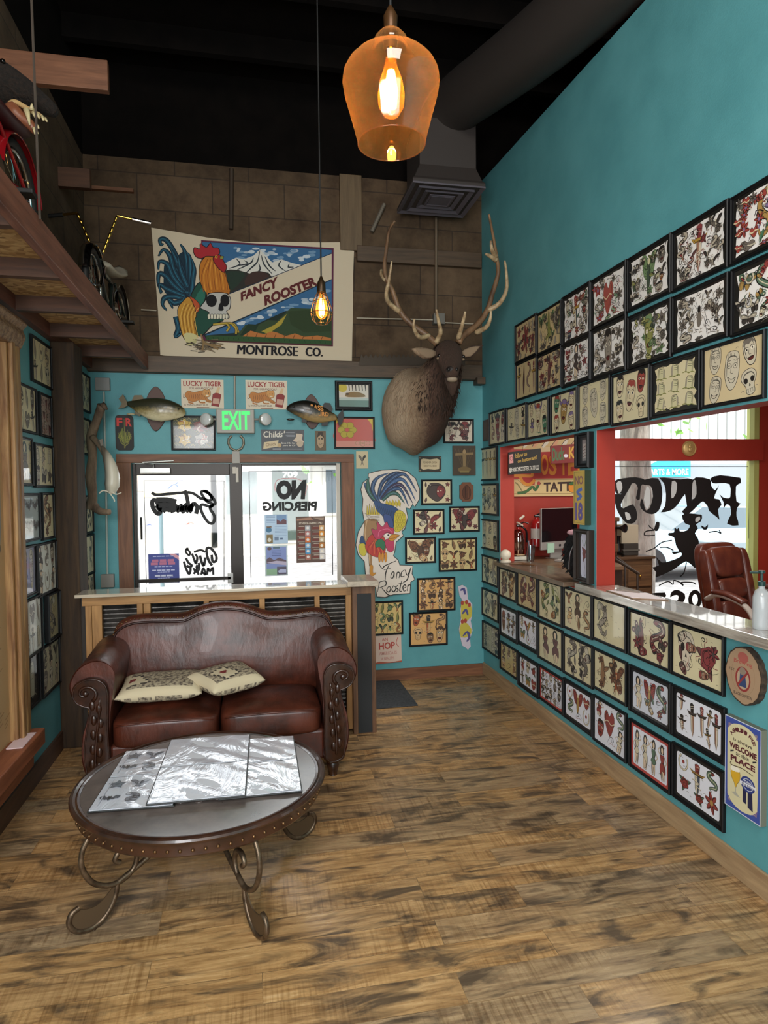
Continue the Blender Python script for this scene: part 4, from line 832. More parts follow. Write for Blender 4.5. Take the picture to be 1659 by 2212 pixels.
def hop(a):
    a.text('AN', (.4, .8, .18, .11), '#b3574a', .01); a.text('HOP', (.30, .5, .5, .25), '#b3463c', .03); a.text('AMERICA IS', (.3, .3, .55, .12), '#c28a80', .02); a.text('A BEAUTY', (.36, .12, .4, .1), '#c28a80', .02)
    a.stroke([(.9, .9), (.84, .7), (.92, .55)], .006, '#b3574a', 3); a.poly([(0, 0), (1, 0), (1, .06), (.6, .02), (.3, .08)], '#a8563f')
board('tin_sign', 'worn pale tin sign with red HOP lettering low behind the half wall post', 'sign', FAR, (797, 1374), (867, 1430), '#d6bfb0', hop, rot=.02)
board('wooden_plaque', 'tiny dark wood plaque in the corner of the counter wall', 'plaque', RGT, (1046, 909), (1056.5, 951), '#4a2c1e', lambda a: a.rect(.2, .1, .8, .9, '#5d3a28'), d=.012)
# ---- painted canvas banner
BN = Plane((0, YF - .03, 0), (1, 0, 0), (0, 0, 1), (0, -1, 0))
a = Art(lambda p: px2(BN, 310 + p[0] * .28933, 470 + p[1] * .28933), rough=.85); a.STEP = 2.2e-5
CANV = '#cfc0a6'
edge = [(58, 75), (250, 108), (480, 150), (760, 182), (1050, 180), (1330, 185), (1575, 183), (1565, 420), (1562, 760), (1555, 1105), (1250, 1088), (900, 1080), (560, 1070), (260, 1050), (125, 1025), (108, 700), (80, 340)]
a.poly(edge, CANV)
a.poly([(430, 168), (1420, 228), (1415, 962), (1400, 962), (440, 925), (440, 910)], '#5a2340')
a.poly([(440, 180), (1405, 240), (1405, 950), (470, 912), (440, 860)], '#1c2a24')
SKY, CLD, NAV = '#37658f', '#a9b8c4', '#152a44'
a.poly([(440, 182), (1405, 242), (1405, 268), (1180, 355), (600, 345), (440, 380)], SKY)
r = random.Random(8)
for i in range(46):
    x = r.uniform(640, 1380); y = r.uniform(225, 330); y = max(y, 200 + (x - 440) * .07)
    if y < 300 - (x - 1180) * .22 or x < 1180: a.ell(x, y, r.uniform(14, 34), r.uniform(7, 14), r.choice([CLD, '#c4ced4', '#6f92b0']), 8)
a.poly([(600, 345), (690, 300), (750, 312), (820, 285), (868, 240), (905, 275), (960, 335), (1030, 312), (1110, 340), (1180, 355), (960, 450), (700, 420), (600, 400)], '#d5d2c8')
for p in ([(868, 245), (850, 330), (800, 380), (740, 440)], [(880, 280), (900, 350), (960, 420)], [(905, 290), (940, 360), (985, 400)], [(690, 305), (720, 350), (640, 380)], [(1030, 318), (1010, 360), (1060, 400)], [(820, 300), (800, 340), (700, 390)], [(860, 340), (870, 390), (830, 420)], [(750, 320), (780, 345), (690, 360)], [(1090, 345), (1080, 370), (1120, 370)]): a.stroke(p, .011, '#2a3138', 3, taper=(.4, 1.3, .5))
a.poly([(600, 400), (700, 390), (800, 420), (860, 398), (960, 445), (640, 568), (600, 480)], '#2c2a26', 2); a.poly([(600, 420), (700, 400), (760, 430), (640, 560)], '#24352a', 2); a.poly([(780, 425), (860, 400), (940, 440), (760, 510)], '#3f2b26', 2)
a.poly([(1405, 268), (1405, 462), (640, 790), (450, 875), (440, 860), (560, 780), (640, 570)], CANV)
for p in ([(1405, 268), (640, 570)], [(1405, 462), (450, 875)]): a.stroke(p, .006, NAV, 0)
a.poly([(1405, 466), (1405, 720), (1100, 680), (700, 860), (460, 880)], SKY)
for i in range(30):
    x = r.uniform(700, 1390); y = r.uniform(800 - (x - 640) * .38, 800 - (x - 640) * .3) + 20
    a.ell(x, y, r.uniform(14, 40), r.uniform(6, 13), r.choice([CLD, '#c4ced4', '#6f92b0']), 8)
a.poly([(690, 890), (760, 800), (860, 800), (930, 765), (1000, 770), (1100, 675), (1240, 680), (1405, 700), (1405, 930), (700, 905)], '#33462c')
a.poly([(720, 880), (780, 795), (860, 800), (820, 880)], '#1d3323'); a.poly([(880, 850), (980, 800), (1070, 720), (1030, 800), (930, 870)], '#a8963a'); a.poly([(1080, 700), (1250, 690), (1400, 720), (1400, 850), (1200, 860), (1100, 800)], '#2c3d22')
a.poly([(740, 885), (800, 845), (850, 860), (900, 870), (960, 850), (1000, 860), (1060, 885), (1130, 865), (1200, 890), (1300, 880), (1400, 900), (1400, 925), (740, 900)], '#b5713a')
for i in range(9): x = 780 + i * 70; a.stroke([(x, 860 + i * 3), (x - 14, 895 + i * 2)], .006, '#6d3f22', 0)
a.poly([(470, 880), (700, 885), (1400, 918), (1405, 950), (470, 915)], '#2f4f2c')
for i in range(24): x = 480 + i * 38; a.stroke([(x, 890 + i * 1.4), (x + 6, 908 + i * 1.4)], .004, '#1c3320', 0)
a.stroke([(450, 918), (1412, 956)], .008, '#4a2a24', 0)
TL_, TD = '#1d4456', '#0f2433'
a.poly([(210, 330), (300, 250), (350, 300), (375, 420), (370, 560), (320, 640), (230, 600), (160, 560), (150, 440), (160, 340)], '#12303f', 3)
for k in range(26):
    x, y = 345 + r.uniform(-20, 20), 560 + r.uniform(-30, 60); t = r.uniform(1.55, 3.0); q = r.uniform(120, 215 + 150 * (1 - abs(math.cos(t)))); a.stroke([(x, y), (x + q * .5 * math.cos(t), y - q * .5 * math.sin(t)), (x + q * math.cos(t + .12), y - q * math.sin(t + .12))], .022, r.choice(['#1d4456', '#17384a', '#24566a', '#0f2433']), 3, taper=(.6, 1, .2))
for p in ([(330, 560), (300, 420), (230, 260), (170, 170), (125, 165), (130, 205), (150, 195)], [(320, 560), (230, 400), (200, 290), (150, 240), (112, 290)], [(310, 560), (220, 440), (180, 350), (120, 330), (112, 390)], [(300, 570), (220, 500), (170, 440), (118, 420), (112, 500), (140, 560)],
          [(310, 590), (240, 560), (170, 530), (120, 500), (130, 570)], [(300, 610), (230, 590), (160, 600), (142, 650), (175, 695)], [(340, 540), (330, 400), (310, 260), (275, 200)], [(350, 550), (350, 420), (345, 300), (320, 260)], [(360, 560), (370, 450), (378, 380), (360, 310)], [(300, 620), (230, 640), (190, 610), (220, 680)], [(310, 480), (250, 330), (200, 220)], [(240, 740), (260, 830), (240, 890), (290, 860)], [(330, 520), (280, 400), (260, 300)]):
    a.stroke(p, .046, TD, 4, taper=(1, 1, .3)); a.stroke(p, .030, TL_, 4, taper=(1, .9, .15)); a.stroke(p, .006, '#2f6f86', 4, taper=(1, 1, .2))
a.blob([(350, 600), (400, 500), (440, 490), (470, 560), (460, 680), (600, 760), (520, 800), (440, 880), (390, 860), (370, 700)], '#1f4a3c', .008); a.poly([(380, 620), (440, 520), (460, 600), (420, 660)], '#2a6a58', 2)
a.blob([(350, 590), (420, 650), (395, 715), (340, 640)], '#b8502c', .004)
a.blob([(345, 595), (290, 630), (255, 690), (270, 800), (300, 900), (360, 950), (400, 900), (380, 780), (395, 720)], '#bf8a34', .006)
for i in range(9): x = 280 + i * 13; a.stroke([(x + 30, 640 + i * 4), (x - 2, 740), (x + 24, 900)], .005, '#8a5a1c' if i % 2 else '#dcb35a', 3)
a.poly([(300, 880), (330, 860), (400, 880), (390, 940), (330, 950)], '#c9c08a', 2)
a.blob([(430, 330), (415, 420), (430, 500), (470, 560), (560, 575), (640, 565), (635, 500), (600, 400), (560, 300), (500, 270)], '#bd7424', .006)
for i in range(13): x = 435 + i * 15; a.stroke([(480 + i * 7, 310 + (i % 3) * 20), (x, 430), (x + 14, 556)], .006, ['#8a4a18', '#d8963a', '#a85f1e'][i % 3], 3)
for i in range(9): x = 465 + i * 20; a.poly([(x, 540), (x + 22, 540), (x + 12, 585)], '#b06a22')
a.blob([(375, 265), (380, 225), (420, 235), (425, 195), (470, 225), (500, 190), (520, 225), (560, 230), (568, 270), (530, 290), (470, 290), (440, 305), (400, 300)], '#a8282f', .006)
a.blob([(520, 300), (570, 280), (600, 330), (622, 370), (600, 410), (560, 380), (530, 340)], '#9c2226', .006); a.blob([(575, 290), (600, 292), (590, 312), (572, 310)], '#8a8a3c', .003); a.ell(543, 295, 12, 12, '#c98a2c', 8); a.ell(543, 295, 5, 6, BK, 6)
a.blob([(470, 610), (480, 575), (540, 560), (620, 568), (650, 610), (645, 680), (620, 700), (640, 750), (560, 758), (480, 752), (490, 710), (450, 690), (425, 670)], '#b9b7b0', .006)
a.blob(ellp(508, 622, 38, 45, 9), '#0f0f12', .004); a.blob(ellp(608, 620, 32, 45, 9), '#0f0f12', .004); a.blob([(560, 690), (578, 632), (598, 690)], '#0f0f12', .003)
for i in range(7): a.blob([(480 + i * 22, 725), (498 + i * 22, 725), (496 + i * 22, 756), (482 + i * 22, 756)], '#d9d3bc', .003)
for p in ([(520, 800), (620, 790), (680, 800), (710, 860)], [(620, 792), (640, 820), (620, 850)], [(660, 796), (690, 830), (690, 870)]): a.stroke(p, .022, '#4a3c14', 3); a.stroke(p, .014, '#b39a3c', 3)
for i in range(70):
    x, y = r.gauss(470, 55), r.gauss(965, 24); a.stroke([(x - 26, y - 6), (x + 26, y + r.uniform(-14, 14))], .006, r.choice(['#4a3f33', '#2e2721', '#7a6a52']), 0)
for p in ([(430, 870), (460, 940), (580, 960)], [(450, 930), (440, 990)], [(470, 940), (560, 985)]): a.stroke(p, .016, '#8a6f4a', 3)
TX = '#5a1f22'
a.text('FANCY', [(725, 560), (1000, 440), (1005, 520), (728, 628)], TX, .05); a.text('ROOSTER', [(900, 585), (1275, 438), (1305, 505), (905, 662)], TX, .05)
for o_ in (-4, 0, 4): a.text('MONTROSE', [(705 + o_, 950), (1150 + o_, 965), (1150 + o_, 1035), (700 + o_, 1020)], '#16141a'); a.text('CO.', [(1212 + o_, 968), (1335 + o_, 975), (1335 + o_, 1038), (1212 + o_, 1035)], '#16141a')
tag(a.build('canvas_banner', BN, None, 0, back=lambda mb: mb.prism([px2(BN, 310 + p[0] * .28933, 470 + p[1] * .28933) for p in edge], lambda x, y, n: BN.at(x, y, -n), .012, mat(CANV, .9))), 'large painted canvas banner with a rooster, skull and mountains on the block wall', 'banner')
# ---- cut-out rooster board
CT = FAR.off(.001)
zc = lambda p: px2(CT, 700 + p[0] * .29826, 780 + p[1] * .29826)
a = Art(zc, coat=.1, rough=.5)
out = [(320, 815), (370, 800), (420, 790), (520, 785), (600, 800), (660, 850), (690, 930), (688, 1000), (655, 1055), (640, 1035), (620, 1070), (590, 1060), (605, 1130), (585, 1210), (560, 1235), (572, 1265), (520, 1310), (510, 1380), (500, 1410), (535, 1440), (545, 1475), (640, 1480), (635, 1540), (655, 1580), (625, 1600), (620, 1680), (560, 1685), (500, 1690), (440, 1710), (380, 1705), (372, 1640), (330, 1600), (300, 1560), (290, 1450), (245, 1400), (228, 1330), (245, 1240), (290, 1160), (275, 1080), (280, 1000), (265, 930), (280, 880), (318, 850)]
a.poly(out, '#ddd3c6'); a.stroke(out, .007, '#2a2522', 0, True)
BL, GN = '#27466f', '#2f5f4c'
tails = [([(390, 1040), (340, 980), (300, 900), (290, 880)], BL), ([(400, 1040), (330, 960), (315, 880), (325, 840)], GN), ([(400, 1030), (350, 930), (380, 850), (470, 810)], BL), ([(390, 1000), (420, 880), (520, 810), (600, 830)], '#1f3a60'), ([(400, 1000), (470, 870), (580, 820), (670, 950)], BL), ([(400, 1000), (470, 900), (570, 860), (660, 1010)], '#35598a'), ([(410, 1000), (480, 920), (560, 900), (640, 1030)], '#3a2a4a'), ([(420, 1000), (480, 940), (550, 930), (610, 1050)], BL), ([(420, 1010), (480, 960), (530, 965), (580, 1030)], GN)]
for p, c in tails: a.stroke(p, .034, '#121622', 5, taper=(.8, 1.3, .15)); a.stroke(p, .025, c, 5, taper=(.8, 1.3, .1)); a.stroke(p, .003, '#7f9cc0', 5, taper=(.5, 1, .2))
for i in range(6): x = 305 + i * 16; a.blob([(x, 1110), (x + 4, 1045 - (i % 2) * 14), (x + 12, 1060), (x + 16, 1115)], '#c9b23a', .002, smooth=0)
for i in range(5): x = 440 + i * 22; a.blob([(x, 1040), (x + 10, 1000 + (i % 2) * 8), (x + 26, 1030), (x + 22, 1056)], '#c9b23a', .002, smooth=0)
a.blob([(360, 1010), (420, 1030), (500, 1050), (540, 1090), (520, 1180), (470, 1200), (420, 1120), (380, 1080)], '#2a4a78', .003)
for i in range(9): a.stroke([(385 + i * 14, 1045 + i * 5), (400 + i * 14, 1090 + i * 10)], .003, '#14233c', 2)
a.blob([(510, 1100), (550, 1080), (590, 1120), (585, 1190), (540, 1235), (505, 1220)], '#c9b93a', .003)
for i in range(5):
    for j in range(4): a.stroke(ellp(522 + j * 18 + (i % 2) * 8, 1112 + i * 25, 9, 11, 6), .0018, '#4a4216', 2, True)
a.blob([(430, 1110), (480, 1120), (500, 1180), (490, 1230), (440, 1180)], '#3a4f86', .003)
a.blob([(300, 1150), (380, 1150), (400, 1230), (350, 1350), (345, 1450), (340, 1485), (325, 1480), (318, 1400), (285, 1320), (290, 1200)], '#a07a50', .003)
a.stroke([(310, 1150), (295, 1250), (320, 1380), (330, 1470)], .008, '#c9a67a', 3); a.blob([(255, 1310), (275, 1260), (300, 1330), (275, 1350)], '#27466f', .002)
for i in range(4): a.stroke([(290 + i * 8, 1100 + i * 12), (340, 1125 + i * 10), (400, 1120 + i * 12)], .003, '#4a3012', 3)
a.blob([(250, 1330), (290, 1320), (308, 1370), (290, 1412), (255, 1390)], '#c9b93a', .003)
a.blob([(335, 1260), (400, 1250), (440, 1290), (440, 1380), (400, 1420), (330, 1400), (295, 1340)], '#b8372c', .003)
for i in range(8): a.stroke([(370, 1290), (320 + i * 14, 1340 + i * 4), (310 + i * 18, 1390 + i * 3)], .004, '#d8763a' if i % 2 else '#7a1f1a', 2)
a.blob([(370, 1310), (410, 1285), (440, 1320), (430, 1370), (400, 1345), (375, 1350)], '#2f6f4a', .003)
a.blob([(380, 1160), (420, 1200), (450, 1160), (470, 1200), (500, 1210), (500, 1250), (440, 1250), (400, 1290), (365, 1280), (340, 1215), (380, 1220)], '#b8385a', .0035)
a.stroke([(390, 1270), (400, 1230), (460, 1215), (490, 1240)], .005, '#e07a98', 4); a.blob([(440, 1300), (480, 1280), (505, 1310), (500, 1370), (470, 1382), (445, 1345)], '#b8385a', .003)
a.blob([(465, 1290), (490, 1255), (545, 1260), (530, 1275), (500, 1300), (478, 1300)], '#c98a2c', .003); a.stroke([(470, 1285), (505, 1280), (540, 1264)], .003, '#4a3012', 3)
a.ell(455, 1258, 18, 14, '#ece6da', 8); a.ell(462, 1260, 7, 7, BK, 6); a.stroke([(435, 1245), (470, 1240), (485, 1255)], .004, BK, 3)
for x in (390, 412, 434): a.blob([(x, 1410), (x + 10, 1380), (x + 20, 1410), (x + 14, 1452), (x + 4, 1450)], '#d08a2c', .002)
a.blob([(330, 1480), (352, 1480), (352, 1530), (375, 1530), (355, 1555), (330, 1545)], '#c98a2c', .002)
LT = '#16130f'
for p in ([(397, 1470), (420, 1500), (440, 1480), (520, 1445)], [(470, 1470), (445, 1530), (440, 1590)], [(430, 1510), (480, 1500)], [(480, 1560), (490, 1530), (505, 1530), (495, 1570), (478, 1565)], [(508, 1530), (505, 1570)], [(520, 1575), (528, 1530), (545, 1535), (540, 1570)], [(580, 1510), (558, 1530), (556, 1560), (580, 1555)], [(585, 1510), (600, 1550), (628, 1490)], [(628, 1490), (600, 1580), (570, 1600)],
          [(400, 1600), (385, 1670)], [(395, 1600), (440, 1590), (445, 1620), (400, 1640)], [(415, 1640), (460, 1690), (490, 1695)], [(465, 1630), (450, 1660), (470, 1670), (480, 1640), (465, 1630)], [(500, 1625), (488, 1655), (505, 1668), (518, 1640), (500, 1625)], [(534, 1620), (518, 1638), (536, 1656), (516, 1672)], [(560, 1588), (545, 1660), (562, 1664)], [(536, 1612), (580, 1604)], [(568, 1646), (590, 1634), (582, 1618), (568, 1636), (576, 1664), (596, 1654)], [(603, 1620), (599, 1664)], [(602, 1638), (612, 1618), (624, 1624)]):
    a.stroke(p, .009, LT, 4, taper=(.6, 1.2, .6))
tag(a.build('cutout_sign', CT, None, .014, back=lambda mb: mb.prism([zc(p) for p in out], lambda x, y, n: CT.at(x, y, n), .014, mat('#a89c8c', .6))), 'tall cut-out board of a colourful cartoon rooster lettered Fancy Rooster', 'sign')
a = Art(zc, rough=.6)
o2 = [(968, 1632), (1000, 1620), (1032, 1640), (1040, 1720), (1072, 1760), (1070, 1850), (1060, 1880), (1074, 1950), (1055, 2010), (1060, 2065), (1040, 2090), (1020, 2070), (1000, 2060), (985, 2000), (975, 1940), (990, 1860), (985, 1800), (1000, 1730), (980, 1700)]
a.poly(o2, '#cfc6d2'); a.poly([(1000, 1735), (1060, 1760), (1066, 1850), (1000, 1890), (990, 1800)], '#c9b94a', 2); a.poly([(980, 1930), (1010, 1880), (1066, 1940), (1050, 1990), (990, 2000)], '#c9b94a', 2)
for x, y in ((1000, 1750), (1030, 1745), (1050, 1765), (1000, 1885), (1022, 1880)): a.ell(x, y, 12, 17, '#a8463a', 8)
for p in ([(985, 1660), (1010, 1650), (1020, 1690)], [(1000, 1830), (1025, 1800), (1040, 1840)], [(1005, 1990), (1035, 1960), (1050, 2000), (1030, 2030)]): a.stroke(p, .022, '#4f4f86', 3, taper=(.6, 1.3, .6))
tag(a.build('cutout_sign', CT, None, .008, back=lambda mb: mb.prism([zc(p) for p in o2], lambda x, y, n: CT.at(x, y, n), .008, mat('#a89c8c', .6))), 'narrow cut-out strip of lilac and yellow cartoon shapes near the corner', 'sign')
# ---- exit sign with two emergency lamps
P = lambda x, y, dd=.05: ony(x, y, YF - dd)
e0, e1 = P(468, 936), P(549, 885)
ex = thing('exit_sign', 'grey wall exit sign with glowing green EXIT letters and two round lamps', 'exit sign', ((e0.x + e1.x) / 2, YF - .001, e0.z))
MB().box(e0.x, e1.x, YF - .075, YF - .001, e0.z, e1.z, mat('#a9a49a', .5)).build('housing', ex, bevel=.008)
g0, g1 = P(480, 928, .078), P(540, 888, .078)
pl = Plane((0, YF - .0755, 0), (1, 0, 0), (0, 0, 1), (0, -1, 0)); GRN = mat('#22d65e', .4, emit=.62)
a = Art(rough=.4); a.rect(g0.x - .012, g0.z - .01, g1.x + .012, g1.z + .012, '#8f978c'); a.text('EXIT', (g0.x, g0.z, g1.x - g0.x, g1.z - g0.z), GRN, .03); a.build('lettering', pl, ex, .0005)
for xs, xe, nm in ((447, 469, -1), (572, 549, 1)):
    q = P(xs, 906, .1); h = P(xe, 906, .05)
    m = MB(); M = Matrix.Rotation(nm * .5, 4, 'Z') @ Matrix.Rotation(pi / 2, 4, 'X')
    m.lathe([(.02, -.06), (.036, -.05), (.05, -.02), (.054, .02)], q, mat('#b8b5ae', .4), 16, M); m.tube([h, (q.x * .5 + h.x * .5, YF - .06, h.z), q], .009, mat('#9a978f', .4)); lp = m.build('lamp_head', ex, smooth=40)
    MB().lathe([(.05, .018), (.035, .028), (.001, .032)], q, mat('#d9dbd8', .15, coat=1), 16, M).build('lens', lp, smooth=40)
# conduit and boxes
CON = mat('#9a9689', .5, metal=.3)
def pipe(lb, pts, r=.011, name='conduit_pipe', mt=CON): tag(MB().tube(pts, r, mt, 8).build(name, smooth=60), lb, 'pipe')
def wp(x, y, dd=.02): return ony(x, y, YF - dd)
pipe('thin conduit dropping from the beam to the exit sign', [wp(507, 812), wp(507, 884)], .009)
pipe('white conduit dropping behind the driftwood to the low outlet box', [wp(224, 846), wp(228, 1000), wp(232, 1240)], .009, mt=mat('#a5b0a8', .5))
pipe('brown conduit running down the block wall left of the pilaster', [wp(500, 365), wp(499, 495)], .02, mt=mat('#3d3024', .7))
pipe('vertical grey conduit behind the elk antlers', [wp(942, 470, .065), wp(942, 680, .065)], .013, mt=mat('#6a5a48', .6))
pipe('horizontal pale conduit from the banner to the junction box', [wp(770, 687), wp(936, 691)], .006, mt=mat('#b5ab98', .6))
pipe('short horizontal conduit right of the elk junction box', [wp(958, 697), wp(1028, 700)], .006, mt=mat('#b5ab98', .6))
pipe('short pale conduit left of the banner edge', [wp(305, 669), wp(338, 671)], .006, mt=mat('#b5ab98', .6))
def jbox(lb, tl, br, c, d=.05):
    p, q = wp(*tl, .03), wp(*br, .03); m = MB().box(p.x, q.x, YF - d, YF - .001, q.z, p.z, mat(c, .6)); o = m.build('junction_box', bevel=.004)
    tag(o, lb, 'electrical box')
jbox('grey junction box behind the elk antlers', (935, 678), (959, 702), '#6d6a62', .07); jbox('grey square junction box left of the large fish', (206, 816), (238, 844), '#8d8d8a'); jbox('grey outlet box low beside the door trim', (218, 1241), (247, 1268), '#8f8c86')
# horseshoe with paper tag
hc = wp(510, 958, .03)
tag(MB().tube([(hc.x + x * .066, YF - .012, hc.z + y * .07) for x, y in ((-.55, 1), (-.95, .6), (-1, 0), (-.7, -.6), (0, -.95), (.7, -.6), (1, 0), (.95, .6), (.55, 1))], .011, mat('#8a8272', .5, metal=.5), 8).build('horseshoe', smooth=60), 'worn metal horseshoe hung open end up over the door', 'horseshoe')
tag(MB().box(wp(502, 1000).x, wp(518, 1000).x, YF - .034, YF - .026, wp(510, 1001).z, wp(510, 975).z, mat('#b5b1aa', .8)).build('door_contact_box', bevel=.002), 'small grey sensor box on the door trim under the horseshoe', 'sensor')
# crosscut saw lying on the beam
m = MB(); pts = [(775, 790), (775, 776)]; t = []
for i in range(22): x = 778 + i * 10; t += [(x, 768), (x + 5, 776)]
sp = [px2(FAR, x, y) for x, y in [(772, 792)] + t + [(1000, 776), (1000, 792)]]
tag(m.prism(sp, lambda x, y, n: FAR.at(x, y, .062 + n), .004, mat('#3d342b', .5, metal=.6)).build('crosscut_saw'), 'rusty crosscut saw blade with teeth up along the wall beam', 'saw')
tag(MB().tube([wp(803, 500, .05), wp(830, 441, .05)], .018, mat('#6e665a', .7), 6).build('metal_strap'), 'short pale slanted strap on the block wall right of the pilaster', 'strap')
# ------------------------------------------------------------------ mounted fish
def fish(lb, spec, plq, lenz, tail, fins, c1, c2, seed):
    o = thing('mounted_fish', lb, 'mounted fish', ony(*plq[0], YF - .01))
    pts = [px2(FAR, *(180 + q[0] * .3918, 780 + q[1] * .3918)) for q in plq[1]]
    pts = [(q.x, q.y) for q in cr([(a_, b_, 0) for a_, b_ in pts], 4, True)]
    MB().prism(pts, lambda x, y, n: FAR.at(x, y, .001 + n), .022, mat('#4a2818', .5)).build('plaque', o, bevel=.004)
    mt, b = newmat('fish_skin_%d' % seed, .35); b.inputs['Coat Weight'].default_value = .2
    g = N(mt, 'ShaderNodeTexCoord'); s_ = N(mt, 'ShaderNodeSeparateXYZ'); L(mt, g.outputs['Generated'], s_.inputs[0])
    n = N(mt, 'ShaderNodeTexNoise', Scale=40, Detail=4); L(mt, coords(mt), n.inputs['Vector'])
    ad = N(mt, 'ShaderNodeMath'); ad.operation = 'MULTIPLY_ADD'; ad.inputs[1].default_value = .35; L(mt, n.outputs[0], ad.inputs[0]); L(mt, s_.outputs['Z'], ad.inputs[2])
    L(mt, ramp(mt, ad.outputs[0], [(.35, c2), (.62, '#8a7a4a' if seed == 1 else '#3a3426'), (.8, c1)]), b.inputs['Base Color']); bumpit(mt, b, n.outputs[0], .3, .004)
    rings = []
    for x, c, h in spec:
        q = ony(180 + x * .3918, 780 + c * .3918, YF - .075); hh = h * .3918 * 5.83 / FPX * 1.26
        rings.append([Vector((q.x, q.y + math.cos(2 * pi * k / 14) * hh * .5, q.z + math.sin(2 * pi * k / 14) * hh)) for k in range(14)])
    MB().loft(rings, mt).build('body', o, smooth=180, sub=1)
    def fin(nm, P, c):
        z = [px2(FAR, 180 + a_ * .3918, 780 + b_ * .3918) for a_, b_ in P]; MB().prism(z, lambda x, y, n: FAR.at(x, y, .07 + n), .008, mat(c, .5)).build(nm, o)
    fin('tail_fin', tail, fins[0][0]); 
    for c, P in fins: fin('fin', P, c)
    q = ony(180 + (spec[-2][0] if spec[0][2] < 8.5 and spec[-1][2] == 8 else spec[1][0]) * .3918, 780 + (spec[-2][1] + 14) * .3918, YF - .075); MB().ball(q, (.035, .014, .010), mat('#b5a884' if seed == 1 else '#2a241a', .4), 10, 6).build('lower_jaw', o, smooth=180)
    e = ony(180 + lenz[0] * .3918, 780 + lenz[1] * .3918, YF - .125); MB().ball(e, .008, mat('#1a1408', .1)).build('eye', o, smooth=180)
    return o
fish('large spotted mounted bass facing right on an oval wood plaque', [(238, 232, 9), (262, 238, 13), (300, 250, 28), (350, 262, 45), (410, 268, 52), (470, 270, 46), (515, 274, 34), (545, 279, 24), (566, 286, 8)],
     ((336, 885), [(402, 142), (430, 165), (455, 215), (465, 290), (440, 350), (402, 388), (370, 355), (345, 290), (350, 210), (375, 160)]), (525, 262),
     [(250, 232), (228, 190), (205, 215), (222, 240), (203, 268), (235, 262), (255, 250)], [('#6a5a3a', [(275, 225), (290, 195), (330, 195), (345, 222)]), ('#5a5030', [(290, 270), (295, 300), (320, 310), (330, 290)]), ('#8a7a4a', [(430, 310), (430, 340), (455, 335), (452, 308)])], '#2f2f1e', '#d8cca6', 1)
f2 = fish('dark mounted bass facing left with orange painted lettering, right of the tonic signs', [(1118, 262, 6), (1142, 258, 20), (1185, 262, 36), (1235, 272, 48), (1290, 286, 46), (1340, 300, 31), (1380, 308, 16), (1400, 312, 11)],
     ((670, 890), [(1255, 185), (1280, 205), (1302, 250), (1305, 320), (1285, 360), (1260, 376), (1235, 355), (1215, 310), (1212, 250), (1230, 205)]), (1160, 250),
     [(1395, 305), (1425, 272), (1430, 310), (1420, 350), (1405, 362), (1395, 330)], [('#15130f', [(1310, 260), (1325, 235), (1355, 238), (1370, 270), (1360, 290)]), ('#1c1913', [(1205, 310), (1200, 340), (1225, 345), (1235, 318)]), ('#15130f', [(1310, 330), (1310, 362), (1340, 360), (1350, 330)])], '#17150f', '#a58a5a', 2)
a = Art(lambda p: px2(FAR, 180 + p[0] * .3918, 780 + p[1] * .3918))
a.text('BASS', [(1248, 246), (1312, 256), (1318, 284), (1244, 278)], '#d08a3c', .03); a.text('TURD', [(1268, 282), (1346, 292), (1344, 314), (1268, 308)], '#d08a3c', .03)
a.build('painted_lettering', FAR, f2, .116)
# ------------------------------------------------------------------ elk shoulder mount
FUR, _b = newmat('elk_fur', .85); _m = FUR
_n = N(_m, 'ShaderNodeTexNoise', Scale=1.0, Detail=6, Roughness=.7); L(_m, coords(_m, (55, 40, 12)), _n.inputs['Vector'])
_g = N(_m, 'ShaderNodeNewGeometry'); _s = N(_m, 'ShaderNodeSeparateXYZ'); L(_m, _g.outputs['Position'], _s.inputs[0])
_a = N(_m, 'ShaderNodeMath'); _a.operation = 'MULTIPLY_ADD'; _a.inputs[1].default_value = .4; _a.inputs[2].default_value = -2.12; L(_m, _s.outputs['Y'], _a.inputs[0])   # pale cape towards the wall, dark mane on neck and head
_b2 = N(_m, 'ShaderNodeMath'); _b2.operation = 'MULTIPLY_ADD'; _b2.inputs[1].default_value = -1.9; L(_m, _s.outputs['X'], _b2.inputs[0]); L(_m, _a.outputs[0], _b2.inputs[2])
_c2 = N(_m, 'ShaderNodeMath'); _c2.operation = 'ADD'; _c2.inputs[1].default_value = 2.85; L(_m, _b2.outputs[0], _c2.inputs[0])
_d = N(_m, 'ShaderNodeMath'); _d.operation = 'MULTIPLY_ADD'; _d.inputs[1].default_value = .5; L(_m, _n.outputs[0], _d.inputs[0]); L(_m, _c2.outputs[0], _d.inputs[2])
L(_m, ramp(_m, _d.outputs[0], [(.1, '#4a362b'), (.32, '#60473a'), (.55, '#a58a6e'), (.8, '#cbb295')]), _b.inputs['Base Color']); bumpit(_m, _b, _n.outputs[0], .9, .03)
elk = thing('elk_mount', 'large brown elk shoulder mount with tall antlers in the wall corner', 'elk head mount', (1.44, YF, 2.1))
def ell_ring(c, t, ax, bz, n=20, sq=1.0):
    t = Vector(t).normalized(); R = Vector((0, 0, 1)).cross(t) if abs(t.z) < .95 else Vector((0, 1, 0)).cross(t); R.normalize()
    if R.x < 0: R = -R
    U = R.cross(t); U = U if U.z > 0 or (abs(U.z) < .3 and U.y > 0) else -U
    return [Vector(c) + R * ax * math.cos(2 * pi * k / n) + U * bz * math.sin(2 * pi * k / n) for k in range(n)]
